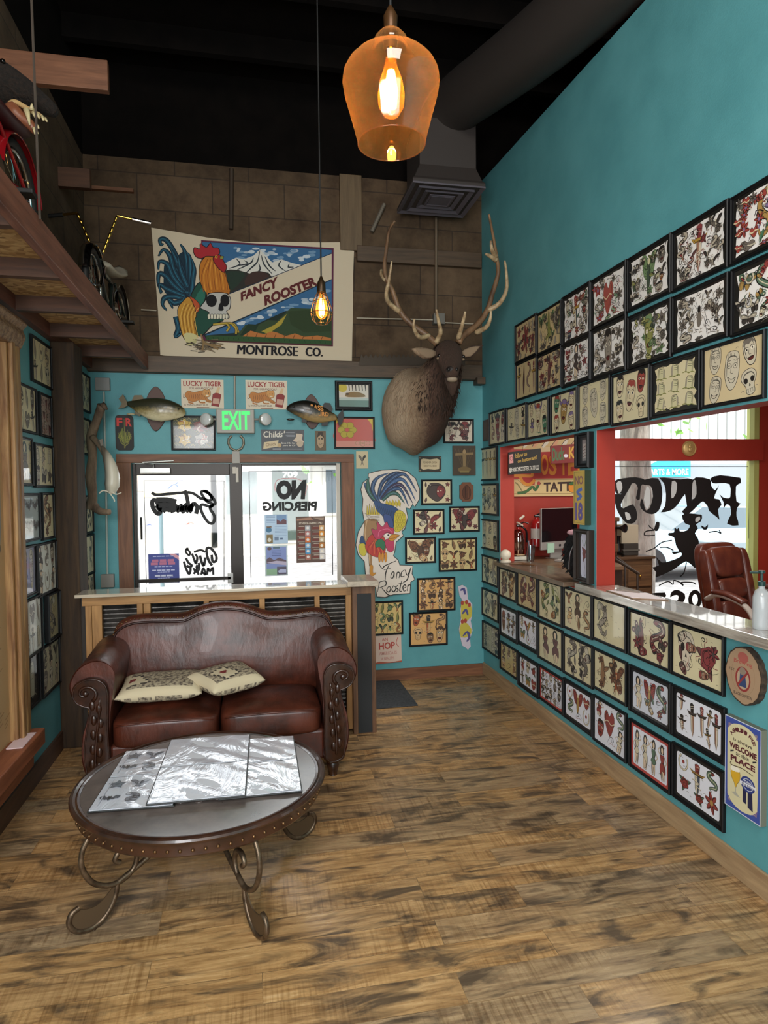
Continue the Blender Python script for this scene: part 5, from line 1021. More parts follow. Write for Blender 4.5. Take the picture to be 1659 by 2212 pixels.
secs = [((1.45, 5.895, 2.50), (0, -1, 0), .285, .37), ((1.44, 5.80, 2.50), (0, -1, 0), .30, .385), ((1.43, 5.62, 2.51), (.05, -1, .1), .30, .375), ((1.455, 5.47, 2.55), (.1, -1, .35), .255, .33),
        ((1.50, 5.36, 2.63), (.12, -1, .7), .205, .27), ((1.54, 5.25, 2.73), (.1, -1, 1.0), .16, .21), ((1.562, 5.17, 2.82), (.05, -1, .9), .13, .165), ((1.56, 5.10, 2.87), (-.05, -1, .1), .114, .135),
        ((1.55, 5.03, 2.87), (-.1, -1, -.4), .112, .115), ((1.536, 4.955, 2.83), (-.15, -1, -.7), .106, .11), ((1.518, 4.88, 2.77), (-.18, -1, -.75), .092, .098), ((1.50, 4.81, 2.715), (-.18, -1, -.75), .068, .078),
        ((1.487, 4.75, 2.68), (-.18, -1, -.6), .056, .062), ((1.480, 4.715, 2.662), (-.18, -1, -.5), .047, .05), ((1.478, 4.70, 2.656), (-.18, -1, -.5), .02, .02)]
rings = [ell_ring(*q) for q in secs]
for i in (0, 1, 2):   # brisket lobes at the bottom of the cape
    for k, v in enumerate(rings[i]):
        if v.z < 2.35: v.z -= .055 * (1 + math.cos((v.x - 1.44) * 27)) * (.8 if i else .6) - .03
MB().loft(rings, FUR).build('body', elk, smooth=180, sub=2)
rh = random.Random(12); mb = MB(); DKF = mat('#2f221a', .9)
for q in range(4200):
    i = rh.choice((2, 3, 3, 4, 4, 5, 5, 6)); k = rh.randrange(20); t_, u_ = rh.random(), rh.random()
    p_ = (rings[i][k] * (1 - u_) + rings[i][(k + 1) % 20] * u_) * (1 - t_) + (rings[i + 1][k] * (1 - u_) + rings[i + 1][(k + 1) % 20] * u_) * t_
    if i < 4 and p_.z < secs[i][0][2] - .12: continue
    c_ = Vector(secs[i][0]) * (1 - t_) + Vector(secs[i + 1][0]) * t_; o_ = (p_ - c_).normalized(); L_ = rh.uniform(.03, .07) * (1 if i > 2 else .7)
    d_ = (Vector((rh.gauss(0, .25), .25, -1)) + o_ * .18).normalized(); d_ = (d_ - o_ * min(0, d_.dot(o_)) + o_ * .12).normalized(); w_ = d_.cross(o_).normalized() * .006; p_ = p_ - o_ * .006
    mb.add([p_ - w_, p_ + w_, p_ + d_ * L_ * .6 + w_ * .6 + o_ * .004, p_ + d_ * L_, p_ + d_ * L_ * .6 - w_ * .6 + o_ * .004], [(0, 1, 2, 3, 4)], DKF if i > 3 and rh.random() < .3 else FUR)
mb.build('mane_hair', elk, fix=False)['kind'] = 'stuff'
for sx in (-1, 1):
    b0 = Vector((1.545 + sx * .095, 5.03, 2.868)); tip = Vector((1.231, 4.98, 2.888)) if sx < 0 else Vector((1.817, 4.98, 2.936))
    d_ = tip - b0; up = Vector((0, 0, 1)); m2 = MB()
    for t_, mt, oy in ((1, FUR, .0), (.84, mat('#84705a', .9), -.016)):
        prof = [0, .2, .5, .8, 1.0]; wd = [.02, .040, .048, .028, .003]
        m2.loft([[b0 + d_ * (.06 + p * (t_ - .06)) + Vector((0, oy, 0)) + up * (wd[i] * t_ * math.sin(2 * pi * k / 10) - .012 * math.sin(pi * p)) + Vector((0, 1, 0)) * (.02 * math.cos(2 * pi * k / 10) * (1 if t_ == 1 else .35)) for k in range(10)] for i, p in enumerate(prof)], mt)
    m2.build('ear', elk, smooth=180)
    e_ = MB().ball((1.536 + sx * .098, 4.925, 2.832), (.017, .02, .017), mat('#120b08', .08)); e_.ball((1.534 + sx * .094, 4.928, 2.812), (.022, .018, .012), mat('#8d7860', .9)); e_.build('eye', elk, smooth=180)
    MB().ball((1.478 + sx * .030, 4.697, 2.688), (.012, .010, .014), mat('#0b0808', .4)).build('nostril', elk, smooth=180)
MB().ball((1.480, 4.722, 2.688), (.05, .03, .032), mat('#241b17', .6)).build('nose', elk, smooth=180)
MB().ball((1.489, 4.748, 2.622), (.042, .035, .022), mat('#9a8a76', .7)).build('lower_lip', elk, smooth=180)
MB().tube(cr([(1.50, 4.80, 2.64), (1.505, 4.80, 2.57), (1.512, 4.82, 2.505)], 4), crr([.06, .04, .006], 4), FUR, 8).build('chin_hair', elk, smooth=180)
ANT, _b = newmat('antler', .5); _m = ANT; _n = N(_m, 'ShaderNodeTexNoise', Scale=14, Detail=5); L(_m, coords(_m, (1, 1, .35)), _n.inputs['Vector'])
_g = N(_m, 'ShaderNodeAttribute'); L(_m, ramp(_m, _n.outputs[0], [(.3, '#4d3626'), (.65, '#8a6a4c')]), _b.inputs['Base Color']); bumpit(_m, _b, _n.outputs[0], .4, .01)
TIP = noisy('antler_tine', '#8a6f50', '#cbb48e', 20, .45)
ze = lambda x, y, Y: ony(780 + x * .2533, 440 + y * .2533, Y)
for nm, beam, tines in (('left', [(650, 1195, 5.06), (610, 1165, 5.08), (545, 1110, 5.1), (430, 1030, 5.12), (330, 915, 5.13), (270, 750, 5.13), (215, 640, 5.12), (200, 530, 5.08), (215, 400, 5.02), (240, 230, 4.94), (290, 145, 4.88)],
      [[(335, 925, 5.13), (240, 850, 5.08), (215, 770, 5.0), (240, 640, 4.94), (262, 490, 4.9)], [(580, 1125, 5.09), (500, 1140, 5.0), (450, 1060, 4.92), (455, 985, 4.9)], [(640, 1185, 5.06), (678, 1100, 4.98), (660, 1000, 4.92), (641, 900, 4.88)], [(215, 650, 5.12), (178, 610, 5.16), (172, 560, 5.2)]]),
     ('right', [(830, 1185, 5.06), (870, 1130, 5.08), (940, 1075, 5.09), (1020, 1000, 5.1), (1085, 890, 5.1), (1115, 780, 5.1), (1160, 640, 5.1), (1170, 560, 5.08), (1152, 430, 5.03), (1125, 270, 4.96), (1090, 90, 4.88)],
      [[(1080, 910, 5.1), (1180, 850, 5.05), (1238, 740, 4.98), (1240, 600, 4.94), (1225, 485, 4.9)], [(828, 1150, 5.05), (858, 1050, 4.97), (890, 920, 4.9)], [(980, 1100, 5.1), (1065, 1055, 5.0), (1100, 985, 4.94), (1108, 910, 4.92)], [(1150, 450, 5.04), (1118, 400, 5.0), (1105, 315, 4.97)], [(1150, 480, 5.05), (1105, 450, 5.02), (1060, 428, 5.0)]])):
    P_ = cr([ze(*q) for q in beam], 3); nB = len(P_)
    mb = MB().tube(P_, [.030 - .022 * (i / nB) ** 1.2 for i in range(nB)], ANT, 10)
    an = mb.build('antler', elk, smooth=180)
    for t_ in tines:
        P_ = cr([ze(*q) for q in t_], 4); nB = len(P_); MB().tube(P_, [.019 * (1 - i / nB) ** .7 + .004 for i in range(nB)], TIP if len(t_) > 3 or 1 else ANT, 8).build('tine', an, smooth=180)
# ------------------------------------------------------------------ driftwood with catfish
BARK = noisy('driftwood', '#4a392b', '#85705a', 9, .85, bump=.8, sc=(1, 1, .3), dist=.03)
dw = thing('driftwood_catfish_mount', 'grey driftwood branch carrying a mounted pale catfish in the left corner', 'mounted fish', ony(215, 1110, 5.5))
zd = lambda x, y, Y: ony(x, y, Y)
m = MB(); pth = [zd(220, 876, 5.5), zd(210, 905, 5.55), zd(197, 945, 5.58), zd(200, 985, 5.55), zd(196, 1030, 5.52), zd(200, 1070, 5.5), zd(196, 1100, 5.5)]
m.tube(cr(pth, 4), crr([.036, .032, .040, .034, .042, .036, .046], 4), BARK, 10); m.tube(cr([zd(200, 1090, 5.5), zd(215, 1104, 5.48), zd(238, 1106, 5.46)], 4), crr([.04, .03, .022], 4), BARK, 8)
m.tube(cr([zd(200, 945, 5.56), zd(214, 962, 5.5), zd(226, 985, 5.45)], 4), crr([.03, .018, .014], 4), BARK, 8); m.tube([zd(222, 876, 5.5), zd(231, 884, 5.46)], [.03, .008], BARK, 6)
m.build('branch', dw, smooth=180)
CATM, _b = newmat('catfish_skin', .4); _g = N(CATM, 'ShaderNodeTexCoord'); _s = N(CATM, 'ShaderNodeSeparateXYZ'); L(CATM, _g.outputs['Generated'], _s.inputs[0]); L(CATM, ramp(CATM, _s.outputs['X'], [(.25, '#5c5245'), (.6, '#cfc8b4')]), _b.inputs['Base Color'])
P_ = cr([zd(220, 964, 5.42), zd(230, 984, 5.40), zd(238, 1006, 5.38), zd(243, 1028, 5.37), zd(242, 1048, 5.37), zd(238, 1066, 5.37)], 4)
MB().tube(P_, crr([.010, .032, .046, .052, .056, .03], 4), CATM, 12).build('catfish_body', dw, smooth=180)
for p in ([(239, 1060), (250, 1068), (262, 1064)], [(234, 1062), (222, 1060), (214, 1066)], [(236, 1064), (246, 1078), (247, 1084)]): MB().tube(cr([zd(x, y, 5.34) for x, y in p], 3), .005, mat('#d8cfba', .5), 6).build('barbel', dw, smooth=180)
MB().loft([[zd(222, 974, 5.43), zd(226, 978, 5.41), zd(222, 974, 5.41)], [zd(208, 950, 5.45), zd(222, 948, 5.42), zd(214, 950, 5.42)]], mat('#6b6154', .5)).build('tail_fin', dw)
# ------------------------------------------------------------------ air duct with ceiling register
du = thing('air_duct', 'black round air duct with square slotted register hanging near the wall corner', 'air duct', (1.6, 5.39, 4.24))
dx0, dx1, dy0, dy1 = 1.285, 1.895, 5.1, 5.69
MB().tube(cr([(1.61, 5.40, 4.70), (1.62, 5.37, 4.86), (1.69, 5.16, 4.93), (1.80, 4.7, 4.86), (1.96, 4.0, 4.76), (2.22, 2.9, 4.68), (2.5, 1.8, 4.62)], 5), .215, DUCTM, 24).build('round_duct', du, smooth=60)
rg = [[Vector((x, y, z)) for x, y in ((a_, c_), (b_, c_), (b_, d_), (a_, d_))] for a_, b_, c_, d_, z in ((1.36, 1.84, 5.17, 5.62, 4.80), (1.36, 1.84, 5.17, 5.62, 4.42), (dx0 + .02, dx1 - .02, dy0 + .02, dy1 - .02, 4.30), (dx0, dx1, dy0, dy1, 4.275), (dx0, dx1, dy0, dy1, 4.25))]
MB().loft(rg, mat('#39322f', .6)).build('boot', du, bevel=.005)
REG = mat('#5d5860', .5); m = MB()
for i in range(4):
    q = .0 + i * .07; r0 = [(dx0 + q, dy0 + q), (dx1 - q, dy0 + q), (dx1 - q, dy1 - q), (dx0 + q, dy1 - q)]; w_ = .034
    r1 = [(dx0 + q + w_, dy0 + q + w_), (dx1 - q - w_, dy0 + q + w_), (dx1 - q - w_, dy1 - q - w_), (dx0 + q + w_, dy1 - q - w_)]
    A_ = [Vector((x, y, 4.235 - .004 * (i % 2))) for x, y in r0]; B_ = [Vector((x, y, 4.248)) for x, y in r1]; C_ = [Vector((x, y, 4.249)) for x, y in r0]
    m.loft([C_, A_, B_], REG, caps=False)
m.box(1.48, 1.70, 5.3, 5.5, 4.236, 4.246, REG); m.build('register', du)
# ------------------------------------------------------------------ pendant lamps
def ambermat(name, col, body):
    m_ = bpy.data.materials.new(name); m_.use_nodes = True; t = m_.node_tree; t.nodes.clear()
    o = t.nodes.new('ShaderNodeOutputMaterial'); a_ = t.nodes.new('ShaderNodeBsdfTransparent'); g = t.nodes.new('ShaderNodeBsdfGlossy'); tr = t.nodes.new('ShaderNodeBsdfTranslucent'); df = t.nodes.new('ShaderNodeBsdfDiffuse')
    a_.inputs[0].default_value = lin(col); tr.inputs[0].default_value = lin(body); df.inputs[0].default_value = lin(body); g.inputs['Roughness'].default_value = .04
    x0 = t.nodes.new('ShaderNodeMixShader'); x0.inputs[0].default_value = .5; t.links.new(tr.outputs[0], x0.inputs[1]); t.links.new(df.outputs[0], x0.inputs[2])
    f = t.nodes.new('ShaderNodeLayerWeight'); f.inputs[0].default_value = .35; r_ = t.nodes.new('ShaderNodeMath'); r_.operation = 'MULTIPLY_ADD'; r_.inputs[1].default_value = .22; r_.inputs[2].default_value = .035; t.links.new(f.outputs['Facing'], r_.inputs[0])
    x1 = t.nodes.new('ShaderNodeMixShader'); t.links.new(r_.outputs[0], x1.inputs[0]); t.links.new(a_.outputs[0], x1.inputs[1]); t.links.new(x0.outputs[0], x1.inputs[2])
    x2 = t.nodes.new('ShaderNodeMixShader'); x2.inputs[0].default_value = .07; t.links.new(x1.outputs[0], x2.inputs[1]); t.links.new(g.outputs[0], x2.inputs[2]); t.links.new(x2.outputs[0], o.inputs[0]); return m_
AMB = ambermat('amber_lamp_glass', '#f6d4a2', '#f2be84'); BULBG = ambermat('bulb_glass', '#ffe2b0', '#ffb050')
FIL = bpy.data.materials.new('glowing_filament'); FIL.use_nodes = True; _b = FIL.node_tree.nodes['Principled BSDF']; _b.inputs['Base Color'].default_value = (0, 0, 0, 1); _b.inputs['Emission Color'].default_value = (1, .6, .2, 1); _b.inputs['Emission Strength'].default_value = 45
CORD = mat('#0d0b0a', .7); SOCK = mat('#3a2a18', .4, metal=.6)
def bulb(parent, c, s, top):
    b = MB().lathe([(.013 * s, 0), (.015 * s, -.02 * s), (.026 * s, -.05 * s), (.032 * s, -.085 * s), (.03 * s, -.11 * s), (.018 * s, -.132 * s), (.002, -.14 * s)], c, BULBG, 20).build('bulb', parent, smooth=180)
    m_ = MB()
    for k in range(8):
        t = 2 * pi * k / 8; m_.tube([(c[0] + .006 * s * math.cos(t), c[1] + .006 * s * math.sin(t), c[2] - .03 * s), (c[0] + .013 * s * math.cos(t), c[1] + .013 * s * math.sin(t), c[2] - .075 * s), (c[0] + .009 * s * math.cos(t), c[1] + .009 * s * math.sin(t), c[2] - .115 * s)], .0036 * s, FIL, 5)
    m_.build('filament', b)
    return b
lc = Vector((.437, 2.0, 0))
la = thing('pendant_lamp', 'large amber glass pendant lamp with a glowing filament bulb', 'pendant lamp', (lc.x, lc.y, 2.86))
prof = [(.104, 2.866), (.1065, 2.88), (.120, 2.93), (.134, 2.98), (.145, 3.02), (.150, 3.05), (.147, 3.074), (.136, 3.095), (.118, 3.114), (.092, 3.131), (.062, 3.144), (.049, 3.150), (.051, 3.165), (.049, 3.183), (.036, 3.198), (.014, 3.203)]
# open glass bell, seen through both walls
MB().lathe(prof, (lc.x, lc.y, 0), AMB, 40, caps=False).tube([(lc.x + .104 * math.cos(2 * pi * k / 40), lc.y + .104 * math.sin(2 * pi * k / 40), 2.866) for k in range(40)], .0022, AMB, 6, loop=True).build('glass_shade', la, smooth=180)
MB().lathe([(.018, 3.15), (.022, 3.16), (.022, 3.19), (.018, 3.20), (.02, 3.21), (.022, 3.25), (.012, 3.27), (.006, 3.28)], (lc.x, lc.y, 0), mat('#4a3018', .4, metal=.5), 20).build('socket', la, smooth=40)
MB().tube([(lc.x, lc.y, 3.27), (lc.x + .002, lc.y, 5.38)], .004, CORD, 6).build('cord', la)
MB().tube([(lc.x - .06, lc.y, 3.148), (lc.x, lc.y, 3.25), (lc.x + .075, lc.y, 3.142)], .0012, CORD, 4).build('hanging_wire', la)
MB().lathe([(.014, 3.152), (.0165, 3.15), (.0165, 3.122), (.014, 3.118)], (lc.x, lc.y, 0), mat('#d8a03c', .2, metal=1), 16).build('bulb_collar', la)
bulb(la, (lc.x, lc.y, 3.125), 1.3, 0)
light('pendant_bulb_light', 'POINT', (lc.x, lc.y, 3.05), 11, (1, .70, .38), .02)
cc = Vector((.372, 3.5, 0))
cg = thing('pendant_lamp', 'small cage pendant lamp glowing in front of the canvas banner', 'pendant lamp', (cc.x, cc.y, 2.67))
m = MB(); cw = [(.022, 2.85), (.045, 2.80), (.056, 2.76), (.058, 2.735), (.05, 2.705), (.03, 2.685)]
for k in range(8):
    t = 2 * pi * k / 8; m.tube([(cc.x + r_ * math.cos(t), cc.y + r_ * math.sin(t), z) for r_, z in cw], .0022, mat('#5c4326', .4, metal=.8), 5)
for r_, z in ((.045, 2.80), (.058, 2.74), (.03, 2.685), (.022, 2.85)): m.tube([(cc.x + r_ * math.cos(2 * pi * k / 20), cc.y + r_ * math.sin(2 * pi * k / 20), z) for k in range(20)], .0022, mat('#5c4326', .4, metal=.8), 5, loop=True)
m.build('wire_cage', cg)
MB().lathe([(.02, 2.845), (.024, 2.855), (.022, 2.90), (.014, 2.915), (.006, 2.935)], (cc.x, cc.y, 0), SOCK, 16).build('socket', cg, smooth=40)
MB().tube([(cc.x, cc.y, 2.92), (cc.x - .002, cc.y, 5.38)], .004, CORD, 6).build('cord', cg)
bulb(cg, (cc.x, cc.y, 2.845), .98, 0)
light('cage_bulb_light', 'POINT', (cc.x, cc.y, 2.765), 6, (1, .62, .28), .02)
# ------------------------------------------------------------------ storage loft with rods, stubs and what stands on it
LO0, LO1, LZ0, LZ1, LZD = XL + .002, -.862, 2.832, 2.956, 2.92
lo = thing('storage_loft', 'brown timber storage loft along the upper left wall', 'loft', (-1.1, 3.6, LZ0))
MB().box(LO1 - .045, LO1, .9, YF - .065, LZ0, LZ1, BROWNY).build('rim_beam', lo, bevel=.004)
MB().box(LO0, LO0 + .045, .9, YF - .065, LZ0, LZ1 - .002, wood('#4a2c22', '#6f4434', 'y')).build('ledger_beam', lo)
MB().box(LO0 + .046, LO1 - .046, .9, YF - .065, LZD, LZD + .018, OSB).build('deck', lo)
for i in range(9): y = .87 + i * .637; MB().box(LO0 + .045, LO1 - .045, y, y + .045, LZ0 + .002, LZD, BROWNX).build('joist', lo)
p = onx(85, 440, LO1 + .01)
tag(MB().tube([(p.x, p.y, LZ0 + .1), (p.x - .02, p.y, 5.39)], .005, mat('#4a4038', .6), 5).build('hanger_rod'), 'thin rod hanging the storage loft from the ceiling', 'rod')
e = ony(236, 170, 3.7)
tag(MB().box(XL + .002, e.x, 3.66, 3.70, ony(236, 205, 3.7).z, ony(236, 140, 3.7).z, wood('#56331f', '#80543a', 'x')).build('timber_stub', bevel=.003), 'orange-brown timber stub sticking out of the upper left wall', 'timber')
p, q = ony(197, 372, 5.2), ony(197, 413, 5.2); tag(MB().box(XL + .002, p.x, 5.15, 5.2, q.z, p.z, BROWNX).build('timber_stub'), 'short dark timber stub at the top of the left wall corner', 'timber')
p, q = ony(195, 400, YF - .04), ony(288, 414, YF - .04); tag(MB().box(p.x, q.x, YF - .04, YF - .001, q.z, p.z, TRIMX).build('timber_stub'), 'thin timber strip lying level on the block wall above the bicycle', 'timber')
def bicycle(lb, loc, yaw, frm, seatc, fend, high, hw_):
    M0 = Matrix.Translation(loc) @ Matrix.Rotation(yaw, 4, 'Z'); o = thing('bicycle', lb, 'bicycle', loc)
    def B(nm, mb, par=o, **k): mb.xf(M0); return mb.build(nm, par, **k)
    R = .245; fh, rh = Vector((0, -.43, R)), Vector((0, .42, R)); bb = Vector((0, .06, .2))
    TY = mat('#151414', .6)
    def ringp(c, r, a0=0, a1=2 * pi, n=36, lp=True): return [c + Vector((0, r * math.cos(a0 + (a1 - a0) * i / n), r * math.sin(a0 + (a1 - a0) * i / n))) for i in range(n if lp else n + 1)]
    for h in (fh, rh):
        wv = B('wheel', MB().tube(ringp(h, R - .022), .022, TY, 8, loop=True), smooth=180)
        B('rim', MB().tube(ringp(h, R - .05), .01, CHROME, 6, loop=True), wv, smooth=180)
        s_ = MB()
        for k in range(24): t = 2 * pi * k / 24; s_.tube([h + Vector((.012 * (-1) ** k, 0, 0)), h + Vector((0, (R - .05) * math.cos(t), (R - .05) * math.sin(t)))], .0014, CHROME, 4)
        B('spokes', s_, wv); B('hub', MB().tube([h - Vector((.04, 0, 0)), h + Vector((.04, 0, 0))], .018, CHROME, 10), wv)
    hd = Vector((0, -.27, .46)); st = Vector((0, .16, .44)); F = mat(frm, .25, coat=.6)
    m_ = MB(); m_.tube(cr([hd, (0, -.08, .43), st], 5), .017, F); m_.tube(cr([hd - Vector((0, -.01, .06)), (0, -.1, .28), bb], 5), .018, F); m_.tube([st, bb], .015, F); m_.tube([Vector((0, -.29, .52)), Vector((0, -.255, .38))], .022, F)
    for s in (-1, 1): m_.tube([bb + Vector((s * .02, 0, 0)), rh + Vector((s * .045, 0, 0))], .010, F); m_.tube([st + Vector((s * .02, 0, 0)), rh + Vector((s * .045, 0, 0))], .009, F)
    B('bicycle_frame', m_, smooth=60)
    m_ = MB()
    for s in (-1, 1): m_.tube(cr([(s * .04, -.275, .42), (s * .045, -.34, .38), fh + Vector((s * .045, 0, 0))], 4), .012, CHROME)
    B('fork', m_, smooth=60)
    for h, a0, a1 in ((fh, .15 * pi, .95 * pi), (rh, .05 * pi, .95 * pi)):
        rg_ = []
        for i in range(19):
            t = a0 + (a1 - a0) * i / 18; c_ = Vector((0, math.cos(t), math.sin(t)))
            rg_.append([h + c_ * (R + .012 + .014 * math.cos(u)) + Vector((.036 * math.sin(u), 0, 0)) for u in (-1.5, -.9, -.3, .3, .9, 1.5)] + [h + c_ * (R + .007 + .014 * math.cos(u)) + Vector((.033 * math.sin(u), 0, 0)) for u in (1.5, .9, .3, -.3, -.9, -1.5)])
        B('fender', MB().loft(rg_, mat(fend, .15, coat=.8) if fend[0] == '#' else CHROME), smooth=50)
    m_ = MB()
    for s in (-1, 1):
        wk = 1 if high > .2 else .4
        tw = [Vector((s * wk * (.03 + .10 * i / 24), -.27 + .0 * i, .52 + high * i / 24)) for i in range(25)]
        m_.tube(tw, [.0085 + .0035 * math.sin(i * 1.75) for i in range(25)], BRASS if high > .2 else CHROME, 8)
        m_.tube([tw[-1], tw[-1] + Vector((s * wk * .10, .02, -.01))], .009, BRASS if high > .2 else CHROME)
    m_.tube([(-.03, -.27, .52), (.03, -.27, .52)], .012, CHROME); hb = B('handlebar', m_, smooth=60)
    for s in (-1, 1): B('grip', MB().tube([(s * .225 * wk, -.25, .51 + high), (s * hw_ * wk, -.225, .50 + high)], .014, CHROME if s > 0 else TY, 10), hb, smooth=60)
    SE = mat(seatc, .5); B('seat', MB().loft([[Vector((w_ * math.cos(u), y, (z if high > .2 else .49 + (z - .5) * .3) + .022 * math.sin(u))) for u in [2 * pi * k / 12 for k in range(12)]] for y, w_, z in ((-.10, .015, .50), (-.06, .04, .505), (.06, .055, .50), (.22, .075, .52), (.34, .085, .56), (.42, .07, .62), (.45, .02, .65))], SE), smooth=180)
    cs = B('crank', MB().lathe([(.005, -.004), (.07, -.004), (.07, .004), (.005, .004)], bb + Vector((.045, 0, 0)), CHROME, 24, Matrix.Rotation(pi / 2, 4, 'Y')).tube([bb + Vector((.05, 0, 0)), bb + Vector((.06, .10, -.05))], .009, CHROME).tube([bb - Vector((.05, 0, 0)), bb + Vector((-.06, -.10, .05))], .009, CHROME).tube([bb - Vector((.052, 0, 0)), bb + Vector((.052, 0, 0))], .011, CHROME))
    for s, y, z in ((1, .10, -.05), (-1, -.10, .05)): B('pedal', MB().box(s * .065 - .0 if s > 0 else -.155, .155 if s > 0 else -.065, bb.y + y - .035, bb.y + y + .035, bb.z + z - .01, bb.z + z + .01, TY), cs, bevel=.004)
    B('kickstand', MB().tube([(.03, .12, .18), (.11, .16, .006)], .008, CHROME))
    return o
bicycle('black lowrider bicycle with tall twisted brass handlebars standing on the loft', (-1.03, 5.13, LZD + .0185), 0, '#1c2420', '#b8ae9c', 'chrome', .26, .345)
bicycle('glossy red bicycle with red fenders at the near end of the loft', (-1.06, 2.93, LZD + .0185), 0, '#7a0f16', '#3a0c10', '#8a1018', .02, .27)
# bear mount on the upper left wall
bf = noisy('bear_fur', '#120d0a', '#2a1e16', 60, .9, bump=.9, dist=.02)
br_ = thing('bear_mount', 'dark snarling bear head mount high on the left wall', 'animal head mount', (XL, 3.4, 3.6))
bc = ony(20, 215, 3.38)
MB().loft([ell_ring(Vector((XL + .002, 3.42, bc.z + .02)), (1, 0, 0), .21, .23), ell_ring(Vector((XL + .12, 3.42, bc.z + .03)), (1, -.05, .05), .19, .21), ell_ring((bc.x - .06, 3.40, bc.z + .06), (1, -.1, 0), .14, .14), ell_ring((bc.x + .03, 3.38, bc.z + .05), (1, -.1, -.3), .09, .085), ell_ring((bc.x + .12, 3.37, bc.z + .01), (1, -.1, -.4), .06, .05), ell_ring((bc.x + .19, 3.36, bc.z - .04), (1, -.1, -.4), .045, .035), ell_ring((bc.x + .215, 3.36, bc.z - .05), (1, -.1, -.3), .02, .02)], bf).build('head', br_, smooth=180, sub=1)
zb_ = lambda x, y, Y=3.32: ony(x * .1627, 100 + y * .1627, Y)
GUM = mat('#8a5238', .4); MB().tube(cr([zb_(130, 790), zb_(200, 900), zb_(300, 980), zb_(390, 1040), zb_(470, 1140)], 4), crr([.03, .038, .03, .026, .015], 4), GUM, 8).build('tongue', br_, smooth=180)
m = MB(); TE = mat('#d8c79a', .3)
m.tube(cr([zb_(130, 770), zb_(200, 740), zb_(300, 790), zb_(400, 850), zb_(520, 910), zb_(610, 980)], 4), crr([.014, .012, .012, .012, .010, .006], 4), mat('#c9a672', .4), 8)
m.build('upper_jaw', br_, smooth=180)
for x, y, x2, y2, r_ in ((420, 850, 425, 760, .014), (350, 840, 395, 1050, .016), (440, 880, 470, 950, .009), (500, 900, 520, 960, .009), (560, 930, 575, 985, .008), (600, 960, 625, 1000, .008), (450, 1090, 465, 1170, .010), (490, 1060, 515, 1090, .010), (480, 1130, 505, 1160, .009)):
    MB().tube([zb_(x, y, 3.30), zb_(x2, y2, 3.29)], [r_, .003], TE, 6).build('tooth', br_, smooth=180)
MB().ball((bc.x + .0, 3.31, bc.z + .13), .012, mat('#0c0806', .1)).build('eye', br_, smooth=180)
for s in (-1, 1): MB().ball((bc.x - .09, 3.40 + s * .12, bc.z + .18), (.03, .05, .05), bf).build('ear', br_, smooth=180)
# ------------------------------------------------------------------ dark timber post and carved notice board on the left
tag(MB().box(XL + .002, -1.20, 4.83, 5.06, 0, LZ0, DARKZ).build('timber_post', bevel=.012, seg=2), 'dark rough timber post holding the loft beside the sofa', 'post')
NB = XL + .026
nb = thing('carved_notice_board', 'tall carved oak notice board frame at the left edge, tan paper inside', 'notice board', (NB, 3.6, .28))
CO = wood('#7a5330', '#b58e5c', 'z', 1.0, .6, 0, '#4a2f1a'); CE = noisy('carved_ornament', '#6a4a30', '#a58460', 40, .6, bump=1.0, dist=.03)
for y0, y1 in ((3.80, 3.985), (2.62, 2.83)): MB().box(NB + .002, NB + .05, y0, y1, .42, 2.66, CO).box(NB + .05, NB + .075, y0 + .02, y0 + .07, .44, 2.64, CO).box(NB + .05, NB + .068, y1 - .08, y1 - .02, .44, 2.64, CO).build('side_post', nb, bevel=.01)
m = MB(); m.loft([[Vector((NB + .002 + a_, y, z)) for a_, z in ((0, 2.60), (.05 + e_, 2.60), (.075 + e_, 2.66), (.06 + e_, 2.70), (.085 + e_, 2.73), (.06 + e_, 2.76), (0, 2.76))] for y, e_ in ((2.60, .0), (2.66, .02), (3.97, .02), (4.01, .0))], CE); m.build('carved_top', nb, bevel=.006)
MB().box(NB + .002, NB + .13, 2.55, 3.99, .36, .45, wood('#6b3a24', '#9a5c3e', 'y')).box(NB + .002, NB + .08, 2.6, 3.95, .25, .36, wood('#6b3a24', '#9a5c3e', 'y')).build('sill', nb, bevel=.006)
PL2 = Plane((NB + .012, 0, 0), (0, 1, 0), (0, 0, 1), (1, 0, 0)); a = Art(rough=.8)
a.rect(2.83, .45, 3.80, 2.62, '#b89468'); a.poly([(2.9, 1.3), (3.3, 1.25), (3.60, 1.32), (3.74, 1.5), (3.765, 1.8), (3.74, 2.1), (3.75, 2.4), (3.5, 2.5), (2.9, 2.4)], '#8f8b84', 3)
r = random.Random(9)
for i in range(7): z = 1.42 + i * .14; a.stroke([(3.6, z), (3.72, z + .05), (3.74, z + .1), (3.67, z + .12)], .008, '#4c4845', 4)
for i in range(40): y, z = r.uniform(3.5, 3.78), r.uniform(.5, 1.3); a.stroke([(y - .02, z), (y + .02, z + .012)], .004, '#8a6a44', 0)
a.build('pinned_paper', PL2, nb)
p = onz(20, 1590, .452); tag(MB().box(NB + .03, NB + .11, 3.68, 3.90, .4515, .456, mat('#e3c9cc', .5)).build('paper_card'), 'small pink and white card lying on the notice board sill', 'card')
